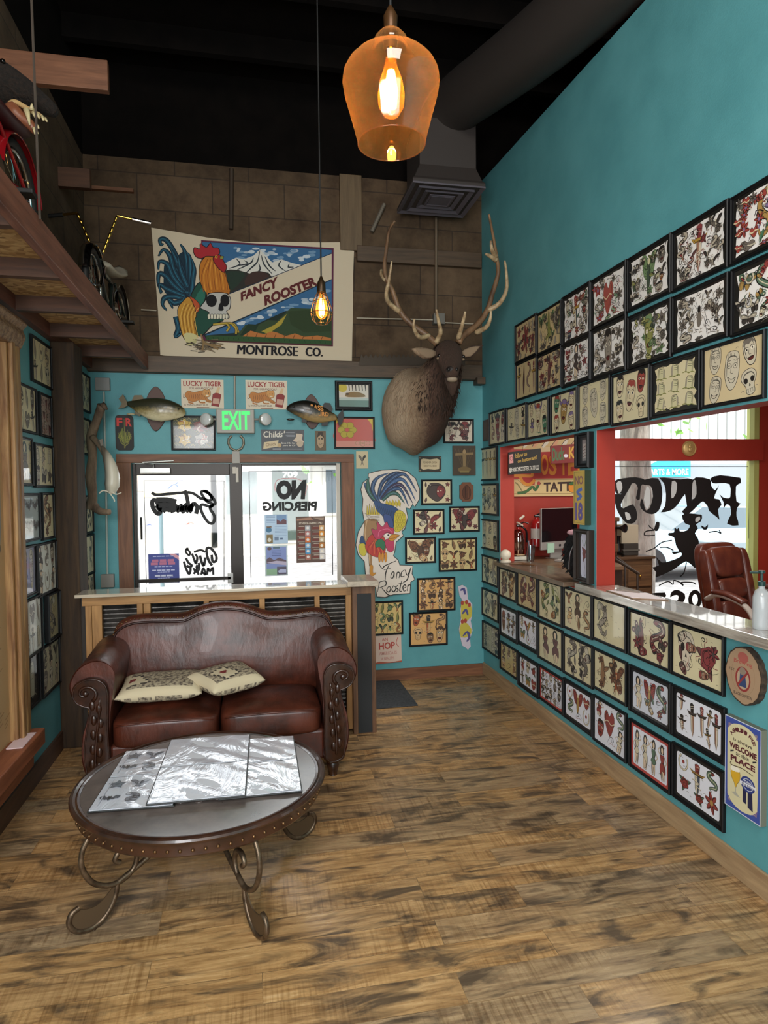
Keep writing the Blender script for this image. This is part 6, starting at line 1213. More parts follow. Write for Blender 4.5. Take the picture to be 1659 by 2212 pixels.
# ------------------------------------------------------------------ half wall behind the sofa
hw = thing('half_wall', 'oak framed half wall with corrugated metal panels behind the sofa', 'half wall', (-.2, 4.78, 0))
HY, HZ = 4.70, 1.105
MB().box(-1.195, .70, HY - .045, HY + .20, HZ - .022, HZ, wood('#a89a86', '#d8cab4', 'x', .8, .25, 1)).build('cap_board', hw, bevel=.003)
MB().box(-1.16, .70, HY, HY + .03, HZ - .085, HZ - .022, OAK).build('top_rail', hw, bevel=.002)
hx = lambda x: ony(140 + x * .4159, 1330, HY).x
for x0, x1, dd in ((106, 138, 0), (140, 192, -.012), (375, 405, 0), (408, 445, .006), (722, 750, 0), (1012, 1040, 0), (1298, 1325, 0), (1460, 1496, 0)):
    MB().box(hx(x0), hx(x1), HY + .002 + max(0, dd), HY + .045, 0.02, HZ - .085, OAKZ).build('stud', hw, bevel=.002)
MB().box(-1.16, .70, HY + .12, HY + .14, 0, HZ - .022, mat('#241f1c', .8)).build('backing', hw)
CM = noisy('corrugated_metal', '#3b3836', '#6a6662', 12, .38, bump=0, metal=.75); zs = [0.1 + i * .0065 for i in range(142)]
MB().loft([[Vector((x, HY + .075 + .014 * math.sin(z * 2 * pi / .062), z)) for z in zs] for x in (-1.15, .68)], CM, closed=False, caps=False).build('corrugated_panel', hw, smooth=180)
MB().box(.688, .858, 4.645, 4.90, 0, HZ - .01, wood('#4a2f20', '#7a5638', 'z')).build('end_post', hw, bevel=.003)
MB().box(.722, .826, 4.638, 4.646, .01, HZ - .07, mat('#1d2022', .7)).build('black_panel', hw)
MB().box(.645, .872, 4.58, 4.95, HZ - .01, HZ + .03, wood('#9c8f80', '#c9bba6', 'y', .8, .35, .3)).build('post_cap', hw, bevel=.006)
tag(MB().box(.42, 1.30, 5.14, 5.87, .001, .012, noisy('ribbed_door_mat', '#2b2d30', '#45484c', 60, .8, bump=.6)).build('door_mat', bevel=.004), 'dark grey ribbed door mat on the planks past the half wall', 'door mat')
# ------------------------------------------------------------------ leather loveseat
so = thing('loveseat', 'oxblood leather two-seat sofa with rolled arms and carved wood fronts', 'sofa', (-.225, 4.3, 0))
SX, SF = -.225, 3.985
MB().box(-.86, .41, SF + .02, 4.62, .11, .30, LEATHER).build('seat_base', so, bevel=.02, seg=3)
def puff(name, x0, x1, y0, y1, z0, z1, crown, e=.28, n=28, m=20, par=None):
    c = Vector(((x0 + x1) / 2, (y0 + y1) / 2, (z0 + z1) / 2)); b = MB().ball(c, ((x1 - x0) / 2, (y1 - y0) / 2, (z1 - z0) / 2), LEATHER, n * 2, m, e)
    for q in b.v:
        u, v = (q.x - c.x) / ((x1 - x0) / 2), (q.y - c.y) / ((y1 - y0) / 2)
        if q.z > c.z: q.z += crown * (1 - u * u) * (1 - v * v)
    return b
for x0, x1 in ((-.850, -.232), (-.228, .395)):
    cu = puff('c', x0, x1, SF - .015, 4.52, .275, .452, .045).build('seat_cushion', so, smooth=180)
    z = .428; MB().tube([(x0 + .03, SF - .012, z), (x0 + .1, SF - .018, z + .006), ((x0 + x1) / 2, SF - .02, z + .012), (x1 - .1, SF - .018, z + .006), (x1 - .03, SF - .012, z)], .005, LEATHER, 6).build('piping', cu, smooth=180)
# camel back
tp = [(258, 330), (262, 285), (290, 240), (350, 210), (420, 200), (520, 198), (620, 195), (680, 168), (740, 146), (830, 134), (920, 142), (980, 160), (1040, 182), (1100, 186), (1200, 178), (1290, 166), (1350, 182), (1384, 240), (1388, 300), (1389, 330)]
tops = [ony(140 + x * .4159, 1240 + y * .4159, 4.56) for x, y in tp]; tops = cr([(q.x, 0, q.z) for q in tops], 3)
rings = []
for q in tops:
    x, zt = q.x, q.z; e_ = min(1, max(.25, min(x - tops[0].x, tops[-1].x - x) / .12)); bul = .05 * math.sin(min(1, (x - tops[0].x) / 1.5) * pi)
    rings.append([Vector((x, y, z)) for y, z in ((4.52 - .02, .38), (4.455 - bul * .6, .48), (4.462 - bul, .62), (4.485 - bul * .6, .5 * (.62 + zt)), (4.50, zt - .07), (4.488, zt - .045), (4.505, zt - .012), (4.54, zt), (4.59, zt - .008), (4.62, zt - .05), (4.63, .7), (4.62, .38))])
bk = MB().loft(rings, LEATHER).build('backrest', so, smooth=180, sub=1)
rim = [Vector((q.x, 4.492, q.z - .052)) for q in tops]
MB().tube(rim, .008, mat('#2a110c', .4), 6).build('welt_seam', bk, smooth=180)
NAIL = mat('#7a5a3c', .3, metal=.8)
def nails(P, r_, par):
    o = MB().ball(wloc(par), r_, NAIL, 6, 4).build('nailhead', par, smooth=180); o.location = P[0] - wloc(par)
    for q in P[1:]: c = o.copy(); COL.objects.link(c); c.parent = par; c.location = q - wloc(par)
nails([q + Vector((0, .002, .028)) for q in rim[1:-1]], .006, bk)
# arms: the right one is drawn, the left one mirrored
zs_ = lambda x, y, Y: ony(140 + x * .4159, 1240 + y * .4159, Y)
prof = [(1345, 800), (1338, 640), (1312, 480), (1318, 430), (1345, 396), (1390, 378), (1440, 384), (1490, 418), (1520, 480), (1512, 540), (1485, 580), (1450, 598), (1438, 620), (1452, 680), (1472, 750), (1478, 850), (1462, 930), (1440, 975), (1350, 975), (1346, 900)]
prof = [zs_(x, y, SF) for x, y in prof]; prof = [(q.x, q.z) for q in cr([(q.x, 0, q.z) for q in prof], 3, True)]
for sg in (1, -1):
    f = (lambda x: x) if sg > 0 else (lambda x: 2 * SX - x)
    def sect(y, dz=0, k=1.0): return [Vector((f(x * k + (1 - k) * .46), y, z * k + (1 - k) * .5 + dz)) for x, z in prof]
    am = MB().loft([sect(SF + .022, 0, .96), sect(SF + .012, 0, .985), sect(SF + .03), sect(SF + .2, .0), sect(SF + .4, .015), sect(4.55, .03), sect(4.63, .02, .95)], LEATHER).build('arm', so, smooth=50)
    # carved wood front with scroll and leaf relief
    ip = [zs_(x, y, SF) for x, y in [(1352, 960), (1348, 700), (1342, 560), (1350, 500), (1385, 465), (1440, 458), (1490, 480), (1506, 525), (1490, 565), (1455, 588), (1428, 600), (1432, 640), (1448, 720), (1460, 800), (1458, 880), (1440, 960)]]
    ip = cr([(q.x, 0, q.z) for q in ip], 3, True)
    fp = MB().loft([[Vector((f(q.x), SF + .016, q.z)) for q in ip], [Vector((f(q.x), SF - .012, q.z)) for q in ip], [Vector((f(q.x + (.46 - q.x) * .05), SF - .018, q.z + (.5 - q.z) * .02)) for q in ip]], CARVED).build('carved_front', am, smooth=40)
    sc = zs_(1442, 528, SF); m = MB()
    sp = [(f(sc.x + (.066 - .0035 * i) * math.cos(-2.2 - i * .42)), SF - .02, sc.z + (.056 - .003 * i) * math.sin(-2.2 - i * .42)) for i in range(17)]
    m.tube(sp, [.011 - .0003 * i for i in range(17)], CARVED, 6).ball((f(sc.x), SF - .02, sc.z), (.018, .014, .018), CARVED)
    for x, y in ((1400, 600), (1395, 670), (1400, 740), (1405, 810), (1410, 880)):
        q = zs_(x, y, SF)
        for s_ in (-1, 1): m.ball((f(q.x + s_ * .018), SF - .019, q.z + .01 * s_), (.017, .010, .030), CARVED, 8, 6)
    m.tube(cr([(f(zs_(x, y, SF).x), SF - .02, zs_(x, y, SF).z) for x, y in ((1378, 560), (1385, 640), (1400, 740), (1410, 850), (1408, 930))], 3), .007, CARVED, 6)
    for i in range(0, len(ip) - 1, 1):
        pass
    m.tube([Vector((f(q.x + (.46 - q.x) * .06), SF - .017, q.z + (.5 - q.z) * .03)) for q in ip], .005, CARVED, 6, loop=True); m.build('carving', fp, smooth=180)
    ft = zs_(1395, 975, SF)
    MB().lathe([(.044, ft.z + .012), (.046, ft.z - .004), (.036, ft.z - .012), (.042, ft.z - .03), (.034, ft.z - .055), (.026, .008), (.028, .001)], (f(ft.x), SF + .035, 0), CARVED, 20).build('foot', am, smooth=40)
# two throw pillows with playing-card print
def pillow(lb, C, th, z0, seed, heart):
    A, B, Cc, D = [Vector(q) for q in C]; n = 26; r = random.Random(seed)
    def P(u, v, s):
        e = (1 - u ** 4) * (1 - v ** 4); pin = .06 * (1 - (1 - abs(u) ** 3) * (1 - abs(v) ** 3)); U, V = (u * (1 - .06 * (1 - v * v) * abs(u) ** 2) + 1) / 2, (v * (1 - .06 * (1 - u * u) * abs(v) ** 2) + 1) / 2
        q = (A * (1 - U) + B * U) * (1 - V) + (D * (1 - U) + Cc * U) * V; q.z = z0 + q.z + th * .5 + s * th * .5 * e ** .6; return q
    m_ = MB(); cols = {}
    CRE, PAT, HRT, DRK = mat('#cfc0a0', .9), noisy('card_print_%d' % seed, '#5a4f45', '#b0a288', 55, .9, lo=.40, hi=.56, bump=0), mat('#7a2a28', .9), mat('#3a332e', .9)
    pts = {}
    for s in (-1, 1):
        for i in range(n):
            for j in range(n):
                u, v = -1 + 2 * (i + .5) / n, -1 + 2 * (j + .5) / n; mt = CRE
                if s > 0 and abs(u) < .80 and -.80 < v < .86:
                    mt = PAT
                    for hx_, hy_ in heart:
                        gx, gy = (u - hx_) * .93 + (v - hy_) * .36, (v - hy_) * .93 - (u - hx_) * .36
                        if abs(gx) < .36 and abs(gy) < .42: mt = CRE if abs(gx) < .31 and abs(gy) < .37 else DRK
                        a_, b_ = gx * 8, gy * 8 - .2
                        if (a_ * a_ + b_ * b_ - 1) ** 3 - a_ * a_ * b_ ** 3 < 0: mt = HRT
                if s < 0 or abs(u) > .88 or abs(v) > .88: mt = PAT if s < 0 and max(abs(u), abs(v)) > .8 and r.random() < .7 else CRE
                u0, u1, v0, v1 = -1 + 2 * i / n, -1 + 2 * (i + 1) / n, -1 + 2 * j / n, -1 + 2 * (j + 1) / n
                m_.add([P(u0, v0, s), P(u1, v0, s), P(u1, v1, s), P(u0, v1, s)], [(0, 1, 2, 3)], mt)
    o = m_.build('throw_pillow')
    bm = bmesh.new(); bm.from_mesh(o.data); bmesh.ops.remove_doubles(bm, verts=bm.verts, dist=.0008); bmesh.ops.recalc_face_normals(bm, faces=bm.faces); bm.to_mesh(o.data); bm.free()
    o.data.polygons.foreach_set('use_smooth', [True] * len(o.data.polygons)); return tag(o, lb, 'pillow', None)
q = [onz(265, 1502, .50), onz(440, 1503, .50), onz(455, 1452, .53), onz(305, 1452, .53)]
pillow('cream playing-card print throw pillow lying on the left seat cushion', [Vector((q[0].x, 4.06, 0)), Vector((q[1].x, 4.06, 0)), Vector((q[2].x + .02, 4.42, .03)), Vector((q[3].x - .05, 4.42, .03))], .12, .498, 1, [(-.72, -.2)])
pillow('cream throw pillow with a red heart overlapping the other pillow', [Vector((-.255, 4.0, .0)), Vector((.06, 4.20, 0)), Vector((-.10, 4.46, .055)), Vector((-.46, 4.21, .04))], .125, .512, 2, [(-.2, -.25)])
# ------------------------------------------------------------------ round coffee table on scrolled iron legs
TCX, TCY, TR = -.252, 3.06, .562
STONE, _b = newmat('table_top_stone', .22, **{'Coat Weight': 1.0}); _m = STONE; _n = N(_m, 'ShaderNodeTexNoise', Scale=9, Detail=6, Roughness=.65); L(_m, coords(_m), _n.inputs['Vector'])
L(_m, ramp(_m, _n.outputs[0], [(.3, '#4a413d'), (.7, '#71655f')]), _b.inputs['Base Color']); L(_m, ramp(_m, _n.outputs[0], [(.3, (.26, .26, .26, 1)), (.7, (.42, .42, .42, 1))]), _b.inputs['Roughness']); _b.inputs['Coat Roughness'].default_value = .22
ct = thing('coffee_table', 'round coffee table with studded brown rim and scrolled iron legs', 'coffee table', (TCX, TCY, 0))
RIMW = noisy('table_rim_wood', '#2a1811', '#452a1d', 10, .3, coat=.3, bump=.1)
MB().lathe([(.001, .478), (.20, .478), (.205, .4795), (.255, .4795), (.26, .478), (.517, .478), (.519, .470), (.001, .468)], (TCX, TCY, 0), STONE, 96).build('stone_top', ct, smooth=30)
ra = MB().lathe([(.517, .470), (.518, .479), (.528, .481), (.536, .478), (.546, .484), (.557, .482), (.562, .474), (.558, .466), (.545, .462), (.54, .452), (.538, .41), (.532, .402), (.51, .402), (.51, .45)], (TCX, TCY, 0), RIMW, 96, caps=False).build('rim_apron', ct, smooth=30)
nails([Vector((TCX + .54 * math.cos(2 * pi * i / 72), TCY + .54 * math.sin(2 * pi * i / 72), .43)) for i in range(72)], .0075, ra)
m = MB()
for i in range(40): t = 2 * pi * i / 40; rr_ = .228 + .016 * (-1) ** i; m.ball((TCX + rr_ * math.cos(t), TCY + rr_ * math.sin(t), .4795), (.018, .018, .0022), STONE, 8, 4)
m.build('medallion', ct, smooth=180)
for ang in (213, 297, 27, 123):
    t = math.radians(ang); E = Vector((math.cos(t), math.sin(t), 0)); O = Vector((TCX, TCY, 0)); Wv = Vector((-math.sin(t), math.cos(t), 0))
    C = lambda r_, z, w_=0: O + E * r_ + Vector((0, 0, z)) + Wv * w_
    foot = [(.405, .155), (.413, .11), (.438, .06), (.48, .022), (.53, .014), (.577, .032), (.60, .072), (.59, .107), (.56, .12)]
    spir = [(.50, .41), (.54, .35), (.545, .28), (.51, .205), (.45, .162), (.385, .157), (.335, .187), (.32, .237), (.345, .282), (.39, .286), (.412, .256), (.392, .236)]
    lg = MB().tube(cr([C(*q) for q in foot], 4), .0115, IRON, 8).tube(cr([C(*q) for q in spir], 4), .0115, IRON, 8).tube(cr([C(*q) for q in [(.40, .156), (.26, .215), (.13, .295), (.04, .385)]], 4), .0115, IRON, 8).tube([C(.505, .018), C(.505, .001)], .009, IRON, 8).build('leg', ct, smooth=60)
    web = [(.405, .155), (.413, .11), (.438, .06), (.48, .022), (.53, .014), (.577, .032), (.60, .072), (.59, .107), (.565, .116), (.53, .10), (.48, .10), (.435, .135)]
    web = [(q.x, q.y) for q in cr([(a_, b_, 0) for a_, b_ in web], 3, True)]
    MB().prism(web, lambda x, z, n: C(x, z, n - .003), .006, mat('#5f4c38', .5, metal=.5)).build('foot_plate', lg)
# portfolios of drawings in plastic sleeves
SLV, _b = newmat('plastic_sleeve', .12, **{'Coat Weight': 1.0, 'Base Color': lin('#d6d8e2')}); _n = N(SLV, 'ShaderNodeTexNoise', Scale=7, Detail=4, Distortion=2.2); L(SLV, coords(SLV, (1, .5, 1)), _n.inputs['Vector']); bumpit(SLV, _b, _n.outputs[0], .3, .02)
_bp = _b.inputs['Normal'].links[0].from_socket; L(SLV, _bp, _b.inputs['Coat Normal'])
def portfolio(lb, x0, x1, y0, ym, y1, z, rot, mots, seed):
    c = Vector(((x0 + x1) / 2, (y0 + y1) / 2, z)); M = Matrix.Translation(c) @ Matrix.Rotation(rot, 4, 'Z') @ Matrix.Translation(-c)
    o = thing('drawing_portfolio', lb, 'portfolio', (c.x, c.y, z), 'open drawing portfolios on the coffee table')
    MB().box(x0, x1, y0, y1, z, z + .005, mat('#191b19', .4)).xf(M).build('cover', o, bevel=.001)
    for a_, b_ in ((y0 + .006, ym - .007), (ym + .007, y1 - .006)):
        nx, ny = 24, 18; vs, fs = [], []; r_ = random.Random(seed + int(a_ * 100)); ph = [r_.uniform(0, 6) for _ in range(4)]
        hz = lambda u, v: z + .009 + .0022 * math.sin(u * 9 + v * 5 + ph[0]) * math.sin(v * 7 + ph[1]) * (u > .25) + .0016 * math.sin((u + v) * 15 + ph[2]) * u
        for j in range(ny + 1):
            for i in range(nx + 1): u, v = i / nx, j / ny; vs.append(M @ Vector((x0 + .006 + u * (x1 - x0 - .012), a_ + v * (b_ - a_), hz(u, v))))
        fs = [(j * (nx + 1) + i, j * (nx + 1) + i + 1, (j + 1) * (nx + 1) + i + 1, (j + 1) * (nx + 1) + i) for j in range(ny) for i in range(nx)]
        pg = MB().add(vs, fs, SLV); k = len(pg.v); pg.box(x0 + .006, x1 - .006, a_, b_, z + .005, z + .0075, mat('#d2d3da', .5)); pg.xf(M, k)
        s_ = pg.build('sleeve_page', o, smooth=60, fix=False)
        art = Art(coat=.6, rough=.4)
        r2 = random.Random(seed * 3 + int(a_ * 50))
        for i, mo in enumerate(mots):
            cx, cy = x0 + (x1 - x0) * (.18 + .27 * (i % 3)), a_ + (b_ - a_) * (.28 + .45 * (i // 3)); sz = .042
            art.sub(lambda p: (cx + p[0] * sz, cy + p[1] * sz)); MOT[mo](art, ['#6d6f78', '#8a8c95', '#55575f', '#7d7f88', '#b5b7c0'], r2); art.pop()
        art.rect(x0 + .03, a_ + .022, x0 + .034, b_ - .03, '#c3c5cf') if mots else None
        if mots: art.build('drawing', Plane(M @ Vector((0, 0, z + .0135)), (M.to_3x3() @ Vector((1, 0, 0))), (M.to_3x3() @ Vector((0, 1, 0))), (0, 0, 1)), s_)
portfolio('open portfolio with small grey animal sketches, under the left side of the pile', -.675, -.33, 2.785, 3.10, 3.405, .4845, -.06, ['bat', 'cat', 'skull', 'star', 'bird', 'face'], 1)
portfolio('open portfolio in shiny wrinkled sleeves, under the right side of the pile', -.17, .185, 2.79, 3.13, 3.435, .4845, .0, [], 2)
portfolio('open portfolio lying on top in the middle of the pile', -.455, -.048, 2.775, 3.13, 3.475, .4985, -.02, [], 3)
# ------------------------------------------------------------------ reception hatch, counter and pier
CNT = wood('#4a3a2e', '#7d6a56', 'y', .8, .4, .2); CNTX = wood('#5a4030', '#8a6a4c', 'x', .8, .45, .1)
tag(MB().box(2.10, 2.44, 4.16, 5.50, OZ0 + .001, OZ0 + .035, CNT).build('hatch_shelf', bevel=.004), 'brown wooden shelf across the left reception hatch', 'shelf')
tag(MB().prism([(2.075, 1.0), (2.30, 1.0), (2.30, 3.80), (2.149, 3.80), (2.149, 3.95), (2.075, 3.95)], lambda x, y, n: Vector((x, y, OZ0 + .012 + n)), .048, wood('#857b70', '#cfc6b8', 'y', .9, .2, 1, '#5a5149')).build('counter_ledge', bevel=.004), 'grey weathered timber ledge along the right reception opening', 'counter')
dk = thing('reception_desk', 'brown reception desk behind the hatch carrying the computer', 'desk', (2.9, 5.45, 0))
MB().box(2.46, 3.12, 4.95, YF - .002, 1.09, 1.125, CNTX).build('desk_top', dk, bevel=.004); MB().box(2.50, 3.10, 5.05, YF - .01, 0, 1.09, mat('#4a3426', .6)).build('desk_body', dk)
frame(RGT, (1253, 937), (1283, 1010), 'deep black box frame with a jar picture, top of the teal pier', None, paper='#2b2a2c', bw=.03, d=.045, name='shadow_box', fn=lambda a: (a.rect(.3, .1, .72, .9, '#8d8684'), a.rect(.36, .2, .66, .75, '#b8aaa4'), [a.stroke([(.38, .25 + i * .12), (.64, .3 + i * .12)], .004, '#6a3f3a', 2) for i in range(4)]), seed=3)
def no18(a):
    a.stroke([(.06, .03), (.94, .03), (.94, .97), (.06, .97)], .004, '#6a5a2a', 0, True)
    a.text('NO', (.14, .74, .72, .16), '#8a5a5c', .03)
    a.stroke([(.78, .66), (.3, .6), (.72, .52), (.3, .46)], .022, '#5a6fb8', 3); a.text('18', (.16, .07, .66, .34), '#5d4f96', .05)
board('painted_sign', 'narrow yellow painted NO under 18 sign on the teal pier', 'sign', RGT, (1252.5, 1017), (1277, 1134), '#c9a94c', no18, d=.045, edge='#2c3a26')
frame(RGT, (1252, 1142), (1284, 1262), 'deep dark box frame with a red beetle-like drawing, bottom of the teal pier', None, paper='#3a3634', bw=.026, d=.05, fcol='#2b231e', name='shadow_box', fn=lambda a: (a.poly([(.2, .1), (.3, .02), (.75, .02), (.85, .1), (.85, .9), (.75, .98), (.3, .98), (.2, .9)], '#cfcfe0'), a.sub(lambda p: (.52 + p[0] * .26, .55 + p[1] * .22)), m_rose(a, PAL['red'], random.Random(1)), a.pop(), a.stroke([(.5, .35), (.56, .25), (.5, .12), (.58, .06)], .004, BK, 3), a.stroke([(.45, .72), (.35, .85)], .005, '#4f7a4a', 2), a.stroke([(.58, .72), (.68, .86)], .005, '#4f7a4a', 2)), seed=4)
# round wood slice and welcome sign near the right edge
wc = onx(1618, 1459); r = random.Random(5)
ws = thing('wood_slice_sign', 'round bark-edged wood slice sign with red and blue lettering', 'sign', (XR, wc.y, .82))
ol = [(math.cos(2 * pi * i / 40) * (.108 + r.uniform(-.003, .003)), math.sin(2 * pi * i / 40) * (.130 + r.uniform(-.003, .003))) for i in range(40)]
PS = Plane((XR - .001, wc.y, wc.z), (0, -1, 0), (0, 0, 1), (-1, 0, 0))
MB().prism(ol, lambda x, y, n: PS.at(x, y, n), .03, noisy('bark', '#241a13', '#4a3829', 40, .9, bump=.8)).build('bark_rim', ws)
a = Art(rough=.7); a.poly([(x * .95, y * .95) for x, y in ol], '#a5876a'); a.stroke(ellp(0, 0, .07, .085, 16), .001, '#8a6c50', 2, True)
a.ell(0, .082, .032, .024, '#a5564c', 14); a.text('Brewing', (-.055, .045, .11, .024), '#a5483f', .01)
for i, t in enumerate('EST'): a.text(t, (-.085 + i * .012, .008, .009, .012), '#4a3a30', .01)
a.ell(0, -.015, .046, .056, '#8c2f2c', 18); a.ell(0, -.015, .037, .046, '#b39a80', 18); a.poly([(-.022, -.05), (-.016, .02), (.012, .022), (.022, -.05)], '#2f3f66'); a.ell(-.002, .02, .02, .018, '#8a7a6a', 10); a.poly([(-.032, -.04), (.026, .026), (.033, .018), (-.026, -.048)], '#8c2f2c')
a.text('BLACK CANYON', (-.055, -.094, .11, .014), '#3a2d26', .015)
a.build('slice_face', PS, ws, .0305)
def pbr(a):
    a.rect(.02, .01, .98, .99, '#3b4f9c'); 
    for x, y, s, t in ((.1, .93, 1, -1), (.9, .93, -1, -1), (.1, .07, 1, 1), (.9, .07, -1, 1)):
        for k in range(5): an = k * .37; a.poly([(x, y), (x + s * .2 * math.cos(an), y + t * .085 * math.sin(an)), (x + s * .2 * math.cos(an + .2), y + t * .085 * math.sin(an + .2))], '#c9b27a' if k % 2 else '#8a6a8c')
    pts = [(.08, .2), (.12, .12), (.25, .06), (.5, .035), (.75, .06), (.88, .12), (.92, .2), (.92, .8), (.88, .88), (.75, .94), (.5, .965), (.25, .94), (.12, .88), (.08, .8)]
    a.poly(pts, '#d9cfa6', 3); R_, M_ = '#5a2029', '#3a2a24'
    for i, ch in enumerate("A SMILIN' FACE"):
        if ch == ' ': continue
        t = math.radians(160 - i * 10.8); cx, cy = .5 + .34 * math.cos(t), .79 + .115 * math.sin(t); c_, s_ = math.cos(t - pi / 2), math.sin(t - pi / 2)
        k = .425; a.text(ch, [(cx + (-.032 * c_ - .03 * s_), cy + (-.032 * s_ + .03 * c_) * k * 1.6), (cx + (.032 * c_ - .03 * s_), cy + (.032 * s_ + .03 * c_) * k * 1.6), (cx + (.032 * c_ + .04 * s_), cy + (.032 * s_ - .04 * c_) * k * 1.6), (cx + (-.032 * c_ + .04 * s_), cy + (-.032 * s_ - .04 * c_) * k * 1.6)], R_, .04)
    a.text('is always', (.24, .745, .52, .05), M_, .015); a.text('WELCOME', (.13, .665, .76, .065), R_, .05); a.text('at this', (.32, .61, .36, .045), M_, .015); a.text('PLACE', (.17, .53, .68, .065), R_, .05)
    for x in (.16, .78): a.poly([(x, .615), (x + .1, .64), (x + .1, .655), (x, .635)], '#2c2a33')
    a.stroke([(.2, .52), (.16, .49), (.24, .48), (.5, .5), (.8, .485)], .004, '#5a4a34', 4)
    a.blob([(.2, .44), (.42, .46), (.44, .36), (.36, .3), (.32, .24), (.28, .3), (.2, .35)], '#d9a92c', .0015, smooth=2); a.poly([(.2, .42), (.42, .44), (.42, .48), (.2, .47)], '#f0ead8', 2); a.stroke([(.32, .26), (.32, .2)], .006, '#b0ac9c', 0); a.poly([(.2, .18), (.32, .21), (.46, .17), (.32, .165)], '#b0ac9c')
    a.poly([(.52, .3), (.62, .3), (.62, .14), (.52, .15)], '#1f2244'); a.poly([(.66, .3), (.78, .3), (.8, .1), (.66, .12)], '#1f2244')
    a.ell(.66, .36, .2, .085, '#2a3a7c', 18); a.ell(.66, .36, .15, .064, '#c9ccd8', 18); a.ell(.66, .36, .135, .057, '#2a3a7c', 18); a.text('Pabst', (.56, .375, .2, .025), '#e4e4ea', .02); a.poly([(.44, .33), (.88, .34), (.88, .375), (.44, .365)], '#e0e0e6'); a.text('Blue Ribbon', (.5, .335, .34, .025), '#1f2244', .015)
board('tin_sign', 'tall blue and cream beer sign about a smiling face being welcome', 'sign', RGT, (1579.5, 1541), (1656, 1785), '#cdd0dc', pbr, d=.03, edge='#6a6a5c')
# small things on the shelf and ledge
GLS = glassmat('drinking_glass', '#e6eef0', .12); SZ = OZ0 + .036
def at(x, y, z=SZ): return onz(x, y, z)
q = Vector((ony(1092, 1200, 5.36).x, 5.36, 0)); tag(MB().ball((q.x, q.y, SZ + .070), .048, mat('#d8cdb8', .5), 16, 10).lathe([(.045, SZ), (.05, SZ + .012), (.032, SZ + .03), (.001, SZ + .034)], (q.x, q.y, 0), mat('#c9bda8', .5), 16).build('figurine', smooth=180), 'round cream figurine at the left end of the hatch shelf', 'figurine')
q = at(1120, 1208); tag(MB().box(q.x - .09, q.x + .09, q.y - .06, q.y + .06, SZ, SZ + .03, mat('#d9d2c0', .5)).box(q.x - .085, q.x + .085, q.y - .055, q.y + .055, SZ + .03, SZ + .036, mat('#3f2d22', .6)).box(q.x - .03, q.x + .05, q.y - .03, q.y + .03, SZ + .036, SZ + .044, mat('#b59a72', .6)).build('small_box', bevel=.003), 'flat cream box with dark lid beside the round figurine', 'box')
q = at(1146, 1212); g = thing('pen_glass', 'clear tumbler holding pens on the hatch shelf', 'tumbler', (q.x, q.y, SZ))
MB().lathe([(.032, SZ), (.034, SZ + .004), (.042, SZ + .14), (.039, SZ + .14), (.031, SZ + .008), (.001, SZ + .006)], (q.x, q.y, 0), GLS, 20).build('glass', g, smooth=60)
for i, c in enumerate(('#3a3a4a', '#8a8a92', '#2a2a30', '#7a3a3a')): t = i * 1.7; MB().tube([(q.x + .015 * math.cos(t), q.y + .015 * math.sin(t), SZ + .012), (q.x + .03 * math.cos(t), q.y + .03 * math.sin(t), SZ + .17 + .012 * i)], .0045, mat(c, .4), 6).build('pen', g)
q = ony(1132, 1195, 5.5); g = tag(MB().lathe([(.045, 1.126), (.05, 1.13), (.052, 1.30), (.045, 1.37), (.03, 1.40), (.001, 1.405)], (q.x + .03, 5.70, 0), glassmat('smoky_glass', '#c9b8a8', .15), 20).build('glass_jar', smooth=60), 'tall domed glass jar on the desk behind the pen tumbler', 'jar')
q = at(1130, 1222); tag(MB().tube(cr([(q.x - .10, q.y + .05, SZ + .012), (q.x, q.y + .02, SZ + .014), (q.x + .06, q.y - .1, SZ + .012)], 4), crr([.006, .012, .006], 4), mat('#6a4a30', .5), 8).build('wood_pen'), 'small wooden pen lying on the hatch shelf', 'pen')
q = at(1232, 1240); fb = noisy('black_shaggy_fur', '#050506', '#141416', 60, .9, bump=1.0, dist=.03)
bp_ = thing('furry_backpack', 'black shaggy fur bag propped at the right end of the hatch shelf', 'bag', (2.27, 4.24, SZ))
m = MB().ball((2.27, 4.25, SZ + .17), (.10, .10, .17), fb, 24, 16, .85); r = random.Random(2)
for q_ in m.v: q_ += Vector((r.uniform(-.012, .012), r.uniform(-.016, .016), r.uniform(.001, .01)))
m.build('bag_body', bp_, smooth=180)
m = MB()
for i in range(110):
    t = r.uniform(0, 2 * pi); z = SZ + .045 + r.random() * .27; k = math.sqrt(max(0, 1 - ((z - SZ - .17) / .17) ** 2)); b0 = Vector((2.27 + .1 * k * math.cos(t), 4.25 + .1 * k * math.sin(t), z)); m.tube([b0, b0 + Vector((math.cos(t) * .03, math.sin(t) * .03, -.03))], [.008, .001], fb, 4)
tf = m.build('fur_tufts', bp_); tf['kind'] = 'stuff'
MB().tube(cr([(2.205, 4.16, SZ + .30), (2.165, 4.18, SZ + .2), (2.165, 4.2, SZ + .08)], 4), .0035, mat('#9a9a9a', .3, metal=.8), 5).build('zipper', bp_)
MB().ball((2.24, 4.27, SZ + .335), (.05, .05, .022), mat('#d8a6ae', .8), 12, 8).build('pink_patch', bp_, smooth=180)['label'] = 'pink top patch'
ZL = OZ0 + .061
q0, q1, q2, q3 = [onz(x, y, ZL) for x, y in ((1265, 1282), (1330, 1274), (1398, 1290), (1330, 1300))]
cb = thing('clipboard', 'pale clipboard with forms lying on the grey ledge', 'clipboard', ((q0.x + q2.x) / 2, (q0.y + q2.y) / 2, ZL))
